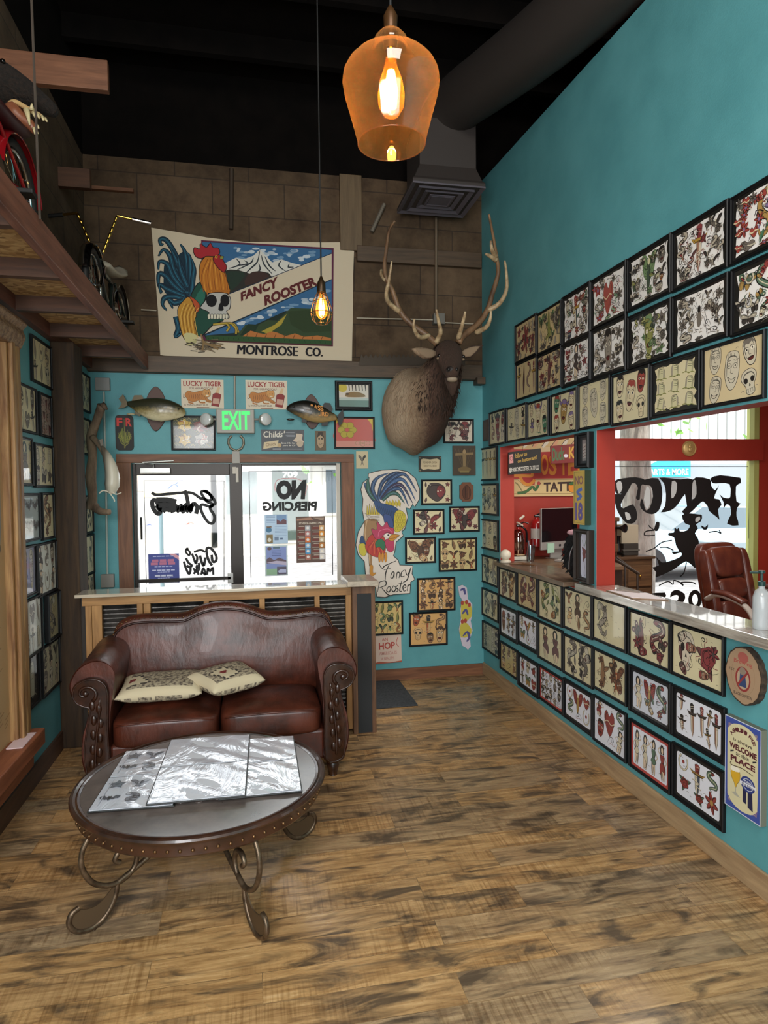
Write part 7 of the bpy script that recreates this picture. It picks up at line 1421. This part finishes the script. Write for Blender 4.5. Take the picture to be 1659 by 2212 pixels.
MB().prism([(2.10, 3.60), (2.27, 3.42), (2.25, 3.20), (2.09, 3.30)], lambda x, y, n: Vector((x, y, ZL + n)), .004, mat('#8a6a4c', .5)).build('board', cb); MB().prism([(2.105, 3.585), (2.26, 3.42), (2.24, 3.22), (2.095, 3.32)], lambda x, y, n: Vector((x, y, ZL + .004 + n)), .003, mat('#d9cccc', .6)).build('paper', cb)
tag(MB().tube([(2.13, 3.56, ZL + .012), (2.22, 3.43, ZL + .012)], .004, mat('#8d7f74', .4), 6).build('pen'), 'thin pen lying on the clipboard', 'pen')
SAN = glassmat('sanitizer_bottle', '#dfe6e8', .12); q = onz(1650, 1376, ZL)
sb = thing('pump_bottle', 'clear plastic pump bottle on the grey ledge at the right edge', 'bottle', (2.20, 2.475, ZL))
MB().lathe([(.034, ZL), (.036, ZL + .006), (.036, ZL + .14), (.028, ZL + .165), (.013, ZL + .178), (.013, ZL + .195)], (2.20, 2.475, 0), mat('#c9d0d2', .2, coat=.6, alpha=.55), 24).build('bottle_body', sb, smooth=40)
MB().lathe([(.015, ZL + .19), (.016, ZL + .21), (.006, ZL + .212), (.006, ZL + .245), (.014, ZL + .247), (.014, ZL + .258)], (2.20, 2.475, 0), mat('#1a3a36', .4), 16).tube([(2.20, 2.475, ZL + .25), (2.17, 2.51, ZL + .247)], .006, mat('#1a3a36', .4)).build('pump', sb, smooth=40)
# ---- computer, extinguishers, signs on the red wall
im = thing('desktop_computer', 'slim silver all-in-one computer with a dark screen on the desk', 'computer', (2.82, 5.66, 1.126))
M = Matrix.Translation((2.805, 5.64, 1.126)) @ Matrix.Rotation(math.radians(22), 4, 'Z'); AL = mat('#b3b0aa', .35, metal=.5)
MB().box(-.245, .245, -.010, .014, .09, .475, AL).xf(M).build('body', im, bevel=.006); MB().box(-.240, .240, -.0125, -.010, .165, .47, mat('#0b0c10', .12, coat=.6)).xf(M).build('screen', im)
MB().box(-.085, .085, -.07, .09, .0, .008, AL).box(-.08, .08, .03, .045, .008, .22, AL).xf(M).build('stand', im, bevel=.003)
m = MB().lathe([(.001, 0), (.013, 0), (.012, .002), (.001, .002)], (0, -.013, .125), mat('#1c1c20', .3), 14, Matrix.Rotation(pi / 2, 4, 'X')).xf(M).build('logo_mark', im)
for x, c in ((-.13, '#a9c9b0'), (.16, '#a9c9b0')): tag(MB().box(x - .045, x + .045, -.020, -.0145, .06, .15, mat(c, .7)).xf(M).build('sticky_note'), 'pale green sticky note on the computer chin, ' + ('left of the mark' if x < 0 else 'right of the mark'), 'note')
tag(MB().box(-.22, .22, -.30, -.14, .0, .016, mat('#c9c3ba', .4)).xf(M).build('keyboard', bevel=.003), 'thin pale keyboard in front of the computer', 'keyboard')
def extinguisher(lb, x, z):
    o = thing('fire_extinguisher', lb, 'fire extinguisher', (x, YF - .09, z)); RD = mat('#a01c1c', .25, coat=.5); y = YF - .07
    MB().lathe([(.045, z), (.055, z + .01), (.055, z + .22), (.045, z + .25), (.02, z + .27), (.018, z + .285)], (x, y, 0), RD, 20).build('cylinder', o, smooth=40)
    MB().tube([(x - .02, y, z + .30), (x + .03, y, z + .30)], .012, BLACKM).tube([(x, y, z + .31), (x + .05, y - .02, z + .335), (x + .09, y - .03, z + .32)], .006, BLACKM).build('valve', o); MB().tube(cr([(x + .02, y, z + .3), (x + .07, y - .02, z + .25), (x + .075, y - .02, z + .14)], 4), .009, BLACKM, 8).build('hose', o)
    MB().lathe([(.0562, z + .08), (.0562, z + .18)], (x, y, 0), mat('#c9bfb4', .5), 20, caps=False).build('label_band', o)
q = ony(1118, 1160, YF); extinguisher('red fire extinguisher half hidden by the hatch jamb', q.x - .02, 1.13); q = ony(1140, 1160, YF); extinguisher('red fire extinguisher hung on the red wall beside the computer', q.x + .06, 1.22)
m = MB(); q = ony(1122, 1122, YF - .1); tag(m.tube([q, ony(1132, 1114, YF - .1)], .012, mat('#d8cdb8', .4)).tube([ony(1116, 1128, YF - .06), ony(1130, 1136, YF - .1)], .009, mat('#c9bda8', .4)).build('wall_bracket'), 'white tubular bracket above the fire extinguishers', 'bracket')
RS = Plane((0, YF - .02, 0), (1, 0, 0), (0, 0, 1), (0, -1, 0)); zr = lambda p: px2(RS, 1080 + p[0] * .16276, 930 + p[1] * .16276)
a = Art(zr, rough=.5); sx0, sz1 = px2(RS, 1104, 925); sx1 = 3.40; szb = px2(RS, 1150, 1072)[1]
c0 = '#d8bb82'
a.poly([(130, -40), (1345, -40), (1345, 862), (130, 877)], c0)
a.poly([(140, 250), (1345, 250), (1345, 632), (470, 640), (460, 720), (380, 735), (300, 690), (250, 640), (140, 645)], '#b02a22')
for p in ([(160, 600), (300, 600), (420, 600), (430, 560)], [(270, 610), (300, 680), (370, 720), (430, 690), (460, 650)]): a.stroke(p, .03, '#d88a2a', 4)
for x0, s in ((540, 'O'), (650, 'S'), (790, 'T'), (900, 'E'), (1030, 'R')): a.text(s, [(x0, 320), (x0 + 100, 310), (x0 + 104, 590), (x0 + 4, 600)], '#dc8a26', .03)
a.poly([(545, 225), (665, 218), (668, 280), (545, 285)], '#e0c79a')
for i in range(8): x = 180 + i * 125; a.poly([(x, 210), (x + 60, 130), (x + 110, 110), (x + 80, 180), (x + 20, 235)], '#e4dcc8' if i % 2 else '#dfa67c'); a.stroke([(x, 210), (x + 60, 130), (x + 110, 110)], .006, BK, 3)
a.stroke([(150, 840), (1345, 832)], .004, '#7a5a2c', 0); a.stroke([(150, 652), (240, 655), (330, 740), (470, 735), (480, 655), (1345, 645)], .004, '#7a5a2c', 0)
a.text('TATTOO', [(580, 690), (1180, 665), (1180, 800), (580, 815)], '#3a1d14', .035)
a.stroke([(230, 830), (340, 815), (430, 750), (470, 790), (510, 720), (530, 690)], .028, '#16281a', 4); a.stroke([(230, 830), (340, 815), (430, 750), (470, 790), (510, 720), (530, 690)], .021, '#3f6a34', 4); a.ell(515, 700, 22, 26, '#b8423c', 8); a.stroke([(200, 690), (240, 720), (290, 800)], .012, '#8a7a4a', 3)
a.blob([(910, 720), (960, 700), (1040, 720), (1045, 800), (980, 825), (915, 800)], '#dc8a26', .005); a.blob([(915, 700), (960, 680), (1040, 690), (1000, 715), (930, 725)], '#3f6a34', .004)
tag(a.build('shop_sign_board', RS, None, 0, back=lambda mb: mb.box(sx0 + .0, sx1, YF - .0195, YF - .001, szb, sz1 + .02, mat('#c9a560', .6))), 'large painted red and cream rooster tattoo shop sign on the red wall', 'sign')
IN = Plane((0, 5.42, 0), (1, 0, 0), (0, 0, 1), (0, -1, 0)); zi = lambda p: px2(IN, 1080 + p[0] * .16276, 930 + p[1] * .16276)
a = Art(zi, rough=.6); a.poly([(112, 290), (540, 235), (545, 560), (112, 585)], '#15120f'); a.blob([(125, 320), (175, 310), (180, 430), (125, 440)], '#c98a84', .002, smooth=0); a.stroke(ellp(152, 372, 18, 26, 8), .004, '#7a2a2a', 2, True)
a.text('follow us', [(195, 310), (360, 275), (360, 330), (195, 375)], '#b3923a', .02); a.text('on Instagram!', [(235, 385), (490, 325), (490, 395), (235, 445)], '#b3923a', .02); a.text('@FANCYROOSTER.TATTOO', [(122, 492), (518, 455), (518, 535), (122, 562)], '#c9c4b8', .02)
tag(a.build('hanging_sign', IN, None, 0, back=lambda mb: mb.prism([zi(p) for p in [(112, 290), (540, 235), (545, 560), (112, 585)]], lambda x, y, n: IN.at(x, y, -n), .012, mat('#15120f', .6)).tube([IN.at(*zi((300, 270))), Vector((IN.at(*zi((300, 270))).x, 5.42, OZ1 - .001))], .002, BLACKM, 4)), 'black social media sign with gold and white lettering hung in the hatch', 'sign')
DK = Plane((0, 5.62, 0), (1, 0, 0), (0, 0, 1), (0, -1, 0)); zk = lambda p: px2(DK, 1080 + p[0] * .16276, 930 + p[1] * .16276)
a = Art(zk, rough=.6); dq = [(672, 205), (1250, 155), (1250, 415), (680, 440)]; a.poly(dq, '#7a241f'); a.text('Duck', [(690, 235), (850, 215), (855, 390), (695, 410)], '#4a6a44', .04); a.text('Killer', [(915, 215), (1180, 195), (1180, 365), (915, 375)], '#c99a3a', .03); a.ell(875, 335, 30, 24, '#d8d2dc', 9)
tag(a.build('hanging_sign', DK, None, 0, back=lambda mb: mb.prism([zk(p) for p in dq], lambda x, y, n: DK.at(x, y, -n), .012, mat('#5a1a16', .6)).tube([DK.at(*zk((900, 190))), Vector((DK.at(*zk((900, 190))).x, 5.62, 2.949))], .002, BLACKM, 4)), 'dark red hanging sign with green and yellow lettering in front of shop sign', 'sign')
# ---- office window, cabinet, telephone, chair
w2 = thing('window_2', 'large front office window with painted backwards lettering', 'window', ((WX0 + WX1) / 2, YF + .06, .42)); w2['kind'] = 'structure'
LIME = mat('#b5b86a', .6); m = MB()
m.box(WX1 - .06, WX1, YF + .01, YF + .12, .42, 2.052, LIME).box(WX1 - .06, WX1, YF + .01, YF + .12, 2.272, 2.75, LIME).box(WX0, WX0 + .05, YF + .02, YF + .12, .42, 2.75, LIME).box(WX0, WX1, YF + .02, YF + .12, .42, .46, LIME).build('window_frame', w2, bevel=.003)
GW = YF + .07
MB().box(WX0 + .05, WX1 - .06, GW, GW + .006, .46, 2.052, GLASS).build('pane', w2); MB().box(WX0 + .05, WX1 - .06, GW, GW + .006, 2.272, 2.75, GLASS).build('pane', w2)
GO = Plane((0, GW - .002, 0), (1, 0, 0), (0, 0, 1), (0, -1, 0)); zo = lambda p: px2(GO, 1300 + p[0] * .2164, 860 + p[1] * .2164)
a = Art(zo); a.stroke([(120, 683), (1460, 683), (1468, 1400)], .006, '#3a3a3a', 0)
FI = '#12100f'
for P in ([(1385, 800), (1345, 790), (1180, 770), (1085, 800), (1110, 850), (1180, 850), (1275, 860), (1285, 960), (1270, 1000), (1210, 990), (1175, 960), (1215, 1040), (1215, 1105), (1245, 1060), (1280, 1080), (1290, 1160), (1250, 1255), (1365, 1270), (1345, 1180), (1350, 1100), (1385, 1050), (1345, 1030), (1340, 880), (1385, 850)],
          [(1080, 810), (940, 790), (895, 850), (890, 960), (900, 1030), (800, 1130), (860, 1160), (950, 1080), (1010, 1030), (1060, 1090), (1075, 1130), (1150, 1190), (1175, 1210), (1160, 1110), (1195, 1070), (1170, 1010), (1120, 1000), (1150, 920), (1170, 870), (1130, 920), (1090, 870)],
          [(790, 810), (690, 800), (575, 795), (620, 850), (640, 960), (630, 1080), (590, 1140), (690, 1120), (760, 1060), (830, 960), (850, 1080), (900, 1030), (890, 900), (930, 830), (860, 800)],
          [(560, 800), (440, 810), (390, 850), (440, 870), (490, 880), (510, 980), (480, 1090), (440, 1120), (420, 1060), (400, 1000), (380, 1070), (420, 1130), (500, 1160), (570, 1120), (600, 1020), (600, 900)],
          [(125, 830), (140, 950), (200, 950), (260, 870), (330, 850), (360, 900), (340, 1000), (380, 1010), (390, 880), (440, 820), (340, 790), (215, 800)],
          [(190, 960), (240, 870), (300, 850), (240, 960), (190, 1060), (215, 1100), (310, 1060), (355, 1160), (330, 1240), (250, 1250), (180, 1170), (140, 1080), (125, 960)],
          [(800, 1170), (870, 1150), (960, 1160), (1000, 1170), (990, 1230), (940, 1260), (960, 1300), (930, 1350), (960, 1400), (970, 1460), (945, 1490), (945, 1690), (900, 1670), (840, 1630), (760, 1680), (700, 1720), (540, 1790), (545, 1740), (505, 1690), (570, 1670), (540, 1580), (600, 1640), (700, 1620), (790, 1580), (790, 1540), (720, 1560), (700, 1530), (770, 1530), (740, 1470), (720, 1390), (665, 1370), (670, 1345), (720, 1340), (725, 1290), (750, 1310), (770, 1290), (780, 1330), (850, 1320), (880, 1270), (830, 1250)],
          [(540, 1240), (575, 1240), (570, 1300), (545, 1330), (475, 1290), (470, 1265), (520, 1310)], [(990, 1270), (1030, 1290), (1060, 1260), (1050, 1310), (1010, 1310)],
          [(680, 1990), (700, 1930), (760, 1915), (830, 1960), (820, 2030), (750, 2060), (720, 2050), (760, 2010), (760, 1970), (720, 1970)], [(470, 1955), (630, 1940), (630, 2000), (580, 1975)]):
    a.poly(P, FI, 2)
for P in ([(145, 850), (190, 830), (205, 900), (170, 955)], [(450, 880), (480, 920), (480, 1050), (450, 1110), (420, 1010)], [(700, 830), (750, 850), (740, 950), (695, 1000)], [(905, 850), (935, 820), (945, 960), (900, 1010)], [(935, 1200), (975, 1180), (980, 1215), (940, 1240)], [(230, 1140), (270, 1150), (290, 1200), (250, 1215)]): a.poly(P, '#d3d6d4', 2)
for p in ([(520, 1320), (440, 1330), (430, 1370), (530, 1370)], [(440, 1530), (520, 1500), (600, 1440), (700, 1420)], [(580, 1490), (650, 1490), (715, 1520)], [(845, 1640), (820, 1740), (780, 1785)], [(570, 1870), (660, 1830), (710, 1860), (720, 1820), (800, 1850), (810, 1870), (790, 1840), (900, 1840), (940, 1860)], [(1070, 1340), (1140, 1330), (1190, 1350), (1170, 1320)]): a.stroke(p, .012, FI, 4)
a.stroke(ellp(930, 2010, 48, 75, 10), .045, FI, 3, True)
a.build('painted_lettering', GO, w2)
MEDM = mat('#cfae70', .42, metal=.45); q = ony(1489, 969, YF - .06); md = thing('brass_medallion', 'round embossed brass medallion on the red window beam', 'medallion', (q.x, YF - .055, q.z - .08))
MB().lathe([(.001, .02), (.055, .02), (.066, .012), (.072, .02), (.078, .014), (.080, 0)], (q.x, YF - .052, q.z), MEDM, 32, Matrix.Rotation(pi / 2, 4, 'X')).build('disc', md, smooth=40)
m = MB(); 
for dx_, dz_, rr_ in ((0, .022, .017), (0, -.012, .024), (-.014, .0, .008), (.014, .0, .008), (0, .042, .008)): m.ball((q.x + dx_, YF - .075, q.z + dz_), (rr_, .008, rr_), MEDM, 10, 6)
m.build('relief', md, smooth=180)
cbn = thing('drawer_cabinet', 'small brown drawer cabinet under the old telephone', 'cabinet', (3.5, 5.6, 0)); WB = wood('#3d2a1b', '#6b4c30', 'x')
MB().box(3.18, 3.745, 5.58, 5.86, .25, 1.10, WB).box(3.16, 3.765, 5.56, 5.87, 1.10, 1.125, WB).build('carcass', cbn, bevel=.004)
for i in range(3):
    dr = MB().box(3.48, 3.725, 5.565, 5.58, .84 - i * .22, 1.04 - i * .22, wood('#4d3624', '#7d5a3a', 'x')).build('drawer', cbn, bevel=.004); MB().ball((3.60, 5.558, .94 - i * .22), .012, BRASS, 8, 6).build('knob', dr, smooth=180)
for x, y in ((3.2, 5.6), (3.72, 5.6), (3.2, 5.84), (3.72, 5.84)): MB().box(x - .02, x + .02, y - .02, y + .02, 0, .25, WB).build('leg', cbn)
ph = thing('antique_telephone', 'antique wooden box telephone with black mouthpiece behind the red pier', 'telephone', (3.30, 5.45, 1.126)); q = ony(1340, 1140, 5.6)
MB().box(3.12, 3.42, 5.66, 5.78, 1.126, 1.50, wood('#3a2214', '#6a4228', 'z')).box(3.10, 3.44, 5.65, 5.79, 1.46, 1.50, WB).box(3.14, 3.40, 5.60, 5.66, 1.17, 1.25, WB).build('wooden_box', ph, bevel=.006)
MB().lathe([(.012, 0), (.014, .05), (.04, .09), (.042, .10), (.02, .09)], (3.40, 5.65, 1.40), BLACKM, 18, Matrix.Rotation(pi / 2, 4, 'X') @ Matrix.Rotation(.4, 4, 'Y')).build('mouthpiece', ph, smooth=50)
MB().lathe([(.03, 0), (.034, .02), (.02, .05), (.022, .14), (.03, .16)], (3.44, 5.68, 1.16), BLACKM, 16).build('receiver', ph, smooth=50); MB().tube(cr([(3.44, 5.68, 1.17), (3.47, 5.62, 1.14), (3.43, 5.6, 1.13)], 4), .006, BLACKM, 6).build('cord', ph)
MB().box(3.16, 3.38, 5.68, 5.76, 1.50, 1.57, mat('#9a8a74', .6)).build('bell_housing', ph, bevel=.02)
q = ony(1368, 1180, 5.74); tag(MB().box(3.50, 3.66, 5.68, 5.84, 1.126, 1.24, mat('#3b352f', .5)).box(3.49, 3.67, 5.67, 5.85, 1.165, 1.185, mat('#5a544c', .5)).build('card_reader', bevel=.004), 'dark stacked box machine under the white carton on the cabinet', 'machine')
tag(MB().box(3.49, 3.67, 5.70, 5.84, 1.241, 1.42, mat('#b3a48c', .8)).build('carton', bevel=.003), 'tan carton on top of the dark machine by the office window', 'carton')
es = thing('folding_easel', 'thin dark metal folding stand in front of the drawer cabinet', 'stand', (3.05, 4.8, 0)); EM = mat('#4a4038', .4, metal=.6)
e1, e2 = ony(1328, 1208, 4.8), ony(1380, 1240, 4.8)
MB().tube([e1, e2], .012, EM).tube([e1 + Vector((.05, .06, .01)), e2 + Vector((.0, .02, .0))], .010, EM).build('rest', es)
for x, y in ((1350, 1222), (1377, 1238)): p_ = ony(x, y, 4.8); MB().tube([p_, (p_.x, 4.78, 0.001)], .009, EM).build('leg', es)
chr_ = thing('office_chair', 'brown leather executive office chair with curved pale arms', 'chair', (4.0, 4.72, 0)); BL_ = noisy('brown_leather', '#4a2018', '#62301f', 9, .38, bump=.2, coat=.2)
_bk = [b for b in BL_.node_tree.nodes if b.type == 'BSDF_PRINCIPLED']
CM_ = Matrix.Translation((4.0, 4.72, 0)) @ Matrix.Rotation(math.radians(14), 4, 'Z')
def CB(nm, mb, par=chr_, **k): mb.xf(CM_); return mb.build(nm, par, **k)
def slab(w0, w1, z0, z1, y0, y1, th, e=.3):
    b = MB().ball((0, 0, 0), (1, 1, 1), BL_, 40, 20, e)
    for q_ in b.v: t = (q_.z + 1) / 2; q_.x *= (w0 + (w1 - w0) * t) / 2; yy = q_.y; q_.y = y0 + (y1 - y0) * t + yy * th; q_.z = z0 + (z1 - z0) * t
    return b
bkp = CB('backrest', slab(.50, .50, .56, 1.30, .10, .26, .05, .35), smooth=180)
CB('head_pillow', slab(.34, .40, 1.02, 1.27, .125, .18, .045, .4), bkp, smooth=180); CB('lumbar_pillow', slab(.32, .35, .84, 1.01, .085, .118, .05, .45), bkp, smooth=180); CB('lower_pillow', slab(.36, .34, .60, .835, .04, .075, .045, .45), bkp, smooth=180)
for s in (-1, 1): CB('side_bolster', slab(.10, .09, .62, 1.25, .06, .18, .055, .5).xf(Matrix.Translation((s * .225, 0, 0))), bkp, smooth=180)
CB('seat', MB().ball((0, -.18, .52), (.27, .27, .075), BL_, 40, 14, .35), smooth=180)
AR = mat('#b3a89c', .35, coat=.3)
for s in (-1, 1):
    ar = CB('armrest', MB().tube(cr([(s * .29, .10, .85), (s * .31, .0, .90), (s * .32, -.12, .895), (s * .32, -.26, .85), (s * .31, -.33, .74), (s * .29, -.30, .56)], 5), .020, AR, 10, flat=1.6), smooth=180)
    CB('arm_pad', MB().tube(cr([(s * .31, .02, .922), (s * .32, -.12, .918), (s * .32, -.26, .875)], 5), .026, BL_, 10, flat=1.5), ar, smooth=180)
CB('pedestal', MB().tube([(0, -.12, .45), (0, -.12, .1)], .03, BLACKM, 12))
for i in range(5):
    t = 2 * pi * i / 5; c_ = Vector((0, -.12, .1)); l_ = CB('base_leg', MB().tube([c_, c_ + Vector((.3 * math.cos(t), .3 * math.sin(t), -.03))], [.03, .018], BLACKM)); CB('caster', MB().ball(c_ + Vector((.3 * math.cos(t), .3 * math.sin(t), -.073)), .027, BLACKM, 10, 8), l_)
# ------------------------------------------------------------------ the street outside
struct(MB().box(-16, 22, 6.03, 9.6, -.12, -.02, noisy('sidewalk_concrete', '#b9b4ab', '#cfcac0', 3, .9, bump=.1)).build('sidewalk'))
struct(MB().box(-30, 45, 9.6, 19, -.2, -.13, noisy('asphalt_street', '#7d7b79', '#95928f', 6, .95, bump=.1)).build('street'))
struct(MB().box(-30, 45, 19, 34, -.2, -.1, mat('#b5b0a8', .9)).build('far_sidewalk'))
bA = thing('shop_building', 'pale shopfront across the street with a ribbed metal awning', 'building', (4, 24, -.1)); WL = mat('#cfcbc2', .9)
MB().box(-1.2, 9.0, 22, 27, -.1, 5.2, WL).build('wall', bA); m = MB()
for i in range(86): m.box(-1.2 + i * .119, -1.2 + i * .119 + .07, 21.55, 21.62, 2.75, 3.55, mat('#59636a', .6))
m.box(-1.2, 9.0, 21.62, 22, 2.75, 3.6, mat('#c3c8ca', .6)); m.build('ribbed_awning', bA)
for x0, x1, z0, z1, c in ((.5, 1.9, 0, 2.55, '#3c4a42'), (2.3, 4.4, .9, 2.55, '#5b646a'), (4.9, 6.6, .9, 2.55, '#5a6268'), (-1.0, .2, .9, 2.5, '#66706e'), (7.1, 8.7, .9, 2.5, '#5a6268')):
    f = MB().box(x0, x1, 21.94, 22, z0, z1, mat('#b9b6ae', .6)).build('window', bA); MB().box(x0 + .1, x1 - .1, 21.92, 21.94, z0 + .1, z1 - .1, mat(c, .15, coat=.4)).build('pane', f)
pl = Plane((0, 21.9, 0), (1, 0, 0), (0, 0, 1), (0, -1, 0)); a = Art(); a.text('709', (.95, 2.2, .5, .2), '#e9e6df', .03); a.build('house_number', pl, bA)
bB = thing('mural_building', 'low building across the street with a pastel painted wall', 'building', (-5, 24, -.1)); MB().box(-9, -1.4, 21.5, 27, -.1, 4.2, mat('#d5d2cb', .9)).build('wall', bB)
pl = Plane((0, 21.48, 0), (1, 0, 0), (0, 0, 1), (0, -1, 0)); a = Art(); r = random.Random(6)
for x0, x1, z0, z1, c in ((-7.6, -6.4, 1.0, 3.2, '#d3c6d8'), (-6.4, -4.6, .6, 2.6, '#bccadf'), (-4.4, -3.4, 1.8, 3.1, '#e6c0a6'), (-3.4, -2.0, 1.6, 3.1, '#e6dcb8'), (-5.6, -3.0, 3.2, 3.8, '#c6d6d6')): a.rect(x0, z0, x1, z1, c)
for i in range(30): x, z = r.uniform(-7.5, -2.2), r.uniform(.5, 3); a.stroke([(x, z), (x + .2, z + .15), (x + .4, z)], .04, r.choice(['#6a78a8', '#c06a5a', '#7f8fb0']), 3)
a.build('mural', pl, bB)
MB().box(-9, -1.4, 20.6, 20.75, -.1, .75, mat('#d3cdc2', .9)).build('low_brick_wall', bB)
bC = thing('parts_store', 'white ribbed store across the street with a bright blue sign', 'building', (18, 24, -.1)); m = MB().box(9.4, 34, 22, 30, -.1, 7.0, mat('#d9d8d2', .9))
for i in range(60): m.box(9.5 + i * .4, 9.53 + i * .4, 21.95, 22, 2.8, 7.0, mat('#8f9290', .8))
m.build('ribbed_wall', bC)
gx0, gx1 = ony(1392, 1010, 21.6).x, ony(1492, 1010, 21.6).x
sgn = MB().box(gx0, gx1, 21.6, 21.9, 2.12, 3.05, mat('#2f9fd0', .5)).build('store_sign', bC); pl = Plane((0, 21.59, 0), (1, 0, 0), (0, 0, 1), (0, -1, 0)); a = Art(); a.text('PARTS & MORE', (gx0 + .1, 2.18, gx1 - gx0 - .2, .24), '#eaf4f8', .03); a.poly([(gx0, 2.6), (gx0 + .5, 2.9), (gx0 + .5, 2.7), (gx0, 2.5)], '#bfe2f0'); a.build('sign_lettering', pl, sgn)
f = MB().box(10.5, 22, 21.93, 22, .3, 2.6, mat('#8a9296', .2, coat=.4)).build('window', bC)
def car(lb, loc, yaw, col, L_=4.6, suv=True):
    M0 = Matrix.Translation(loc) @ Matrix.Rotation(yaw, 4, 'Z'); o = thing('car', lb, 'car', loc); PT = mat(col, .25, coat=.7)
    def B(nm, mb, par=o, **k): mb.xf(M0); return mb.build(nm, par, **k)
    body = [(-2.25, .35, .82), (-2.28, .7, .86), (-2.2, 1.0, .88), (-1.2, 1.05, .9), (0, 1.05, .9), (.9, 1.02, .9), (1.9, .92, .86), (2.25, .75, .80), (2.28, .4, .78)]
    rings = []
    for x, zt, hw_ in body: rings.append([Vector((x, -hw_, .3)), Vector((x, -hw_, zt * .75)), Vector((x, -hw_ * .94, zt)), Vector((x, hw_ * .94, zt)), Vector((x, hw_, zt * .75)), Vector((x, hw_, .3))])
    B('body', MB().loft(rings, PT), bevel=.04, smooth=40)
    cab = [(-2.1, 1.0, 1.02, .8), (-1.9, 1.0, 1.68, .70), (-.2, 1.0, 1.74, .70), (.35, 1.0, 1.68, .68), (1.05, 1.0, 1.02, .8)] if suv else [(-1.5, 1.0, 1.02, .78), (-.9, 1.0, 1.45, .62), (.1, 1.0, 1.48, .62), (.9, 1.0, 1.02, .78)]
    B('cabin', MB().loft([[Vector((x, -.80, z0)), Vector((x, -h_, z1)), Vector((x, h_, z1)), Vector((x, .80, z0))] for x, z0, z1, h_ in cab], mat('#4f6068', .1, coat=.6)), smooth=30)
    B('roof', MB().loft([[Vector((x, -h_ - .01, z1 - .03)), Vector((x, -h_ * .9, z1 + .03)), Vector((x, h_ * .9, z1 + .03)), Vector((x, h_ + .01, z1 - .03))] for x, z0, z1, h_ in cab[1:-1]], PT))
    for x in (-1.4, 1.4):
        for s in (-1, 1):
            w_ = B('wheel', MB().lathe([(.2, -.1), (.33, -.1), (.35, -.06), (.35, .06), (.33, .1), (.2, .1)], (x, s * .82, .35), mat('#1a1a1c', .7), 28, Matrix.Rotation(pi / 2, 4, 'X')), smooth=40)
            B('rim', MB().lathe([(.001, -.105), (.06, -.1), (.2, -.09), (.22, -.1), (.22, .1), (.2, .09), (.001, .105)], (x, s * .82, .35), mat('#b3b6b8', .3, metal=.6), 10, Matrix.Rotation(pi / 2, 4, 'X')), w_)
    for s in (-1, 1): B('headlight', MB().box(2.2, 2.31, s * .62 - .16, s * .62 + .16, .62, .76, mat('#e4e8ea', .1, coat=1)), bevel=.02)
    B('grille', MB().box(2.24, 2.31, -.4, .4, .5, .74, BLACKM))
    return o
car('silver sport utility car parked outside the sidelight', (4.3, 16.2, -.13), math.radians(205), '#c3cacd')
car('pale blue car parked outside the office window', (9.2, 12.4, -.13), math.radians(176), '#a9c9d6', suv=False)
LEAF = mat('#6fa83e', .7)
def tree(lb, x, y, h, r0, seed):
    o = thing('street_tree', lb, 'tree', (x, y, -.02)); r_ = random.Random(seed)
    MB().tube(cr([(x, y, -.02), (x + .04, y, h * .35), (x - .03, y, h * .7), (x + .05, y, h)], 4), crr([r0 * 1.15, r0, r0 * .95, r0 * .7], 4), noisy('tree_bark_%d' % seed, '#6b665e', '#a39d92', 12, .95, bump=1, sc=(1, 1, .25), dist=.04), 14).build('trunk', o, smooth=180)
    m_ = MB()
    for i in range(420):
        c_ = Vector((x + r_.gauss(0, .85), y + max(-.8, r_.gauss(0.1, .6)), h + .2 + r_.gauss(0, .5))); d_ = Vector((r_.gauss(0, 1), r_.gauss(0, 1), r_.gauss(0, 1))).normalized() * .09; e_ = d_.orthogonal().normalized() * .05
        m_.add([c_ - d_, c_ + e_, c_ + d_, c_ - e_], [(0, 1, 2, 3)], LEAF)
    m_.build('foliage', o, fix=False)
tree('broad grey tree trunk on the sidewalk outside the office window', 5.12, 8.0, 3.4, .21, 1); tree('young leafy street tree beyond the sidelight', 1.75, 10.2, 3.1, .06, 2)
tag(MB().tube([(-1.35, 10.0, -.13), (-1.35, 10.0, 1.55)], .03, mat('#6d8288', .5), 8).build('street_post'), 'thin grey green post by the kerb outside the entrance door', 'post')
q = ony(1560, 1160, 8.6); tag(MB().loft([[Vector((q.x + sx * w_, 8.6 + sy * w_, z)) for sx, sy in ((-1, -1), (1, -1), (1, 1), (-1, 1))] for z, w_ in ((-.02, .2), (.85, .27), (.86, .31), (.95, .31))], mat('#7f929a', .6)).build('trash_bin', bevel=.01), 'blue grey tapered bin on the sidewalk outside the office window', 'bin')
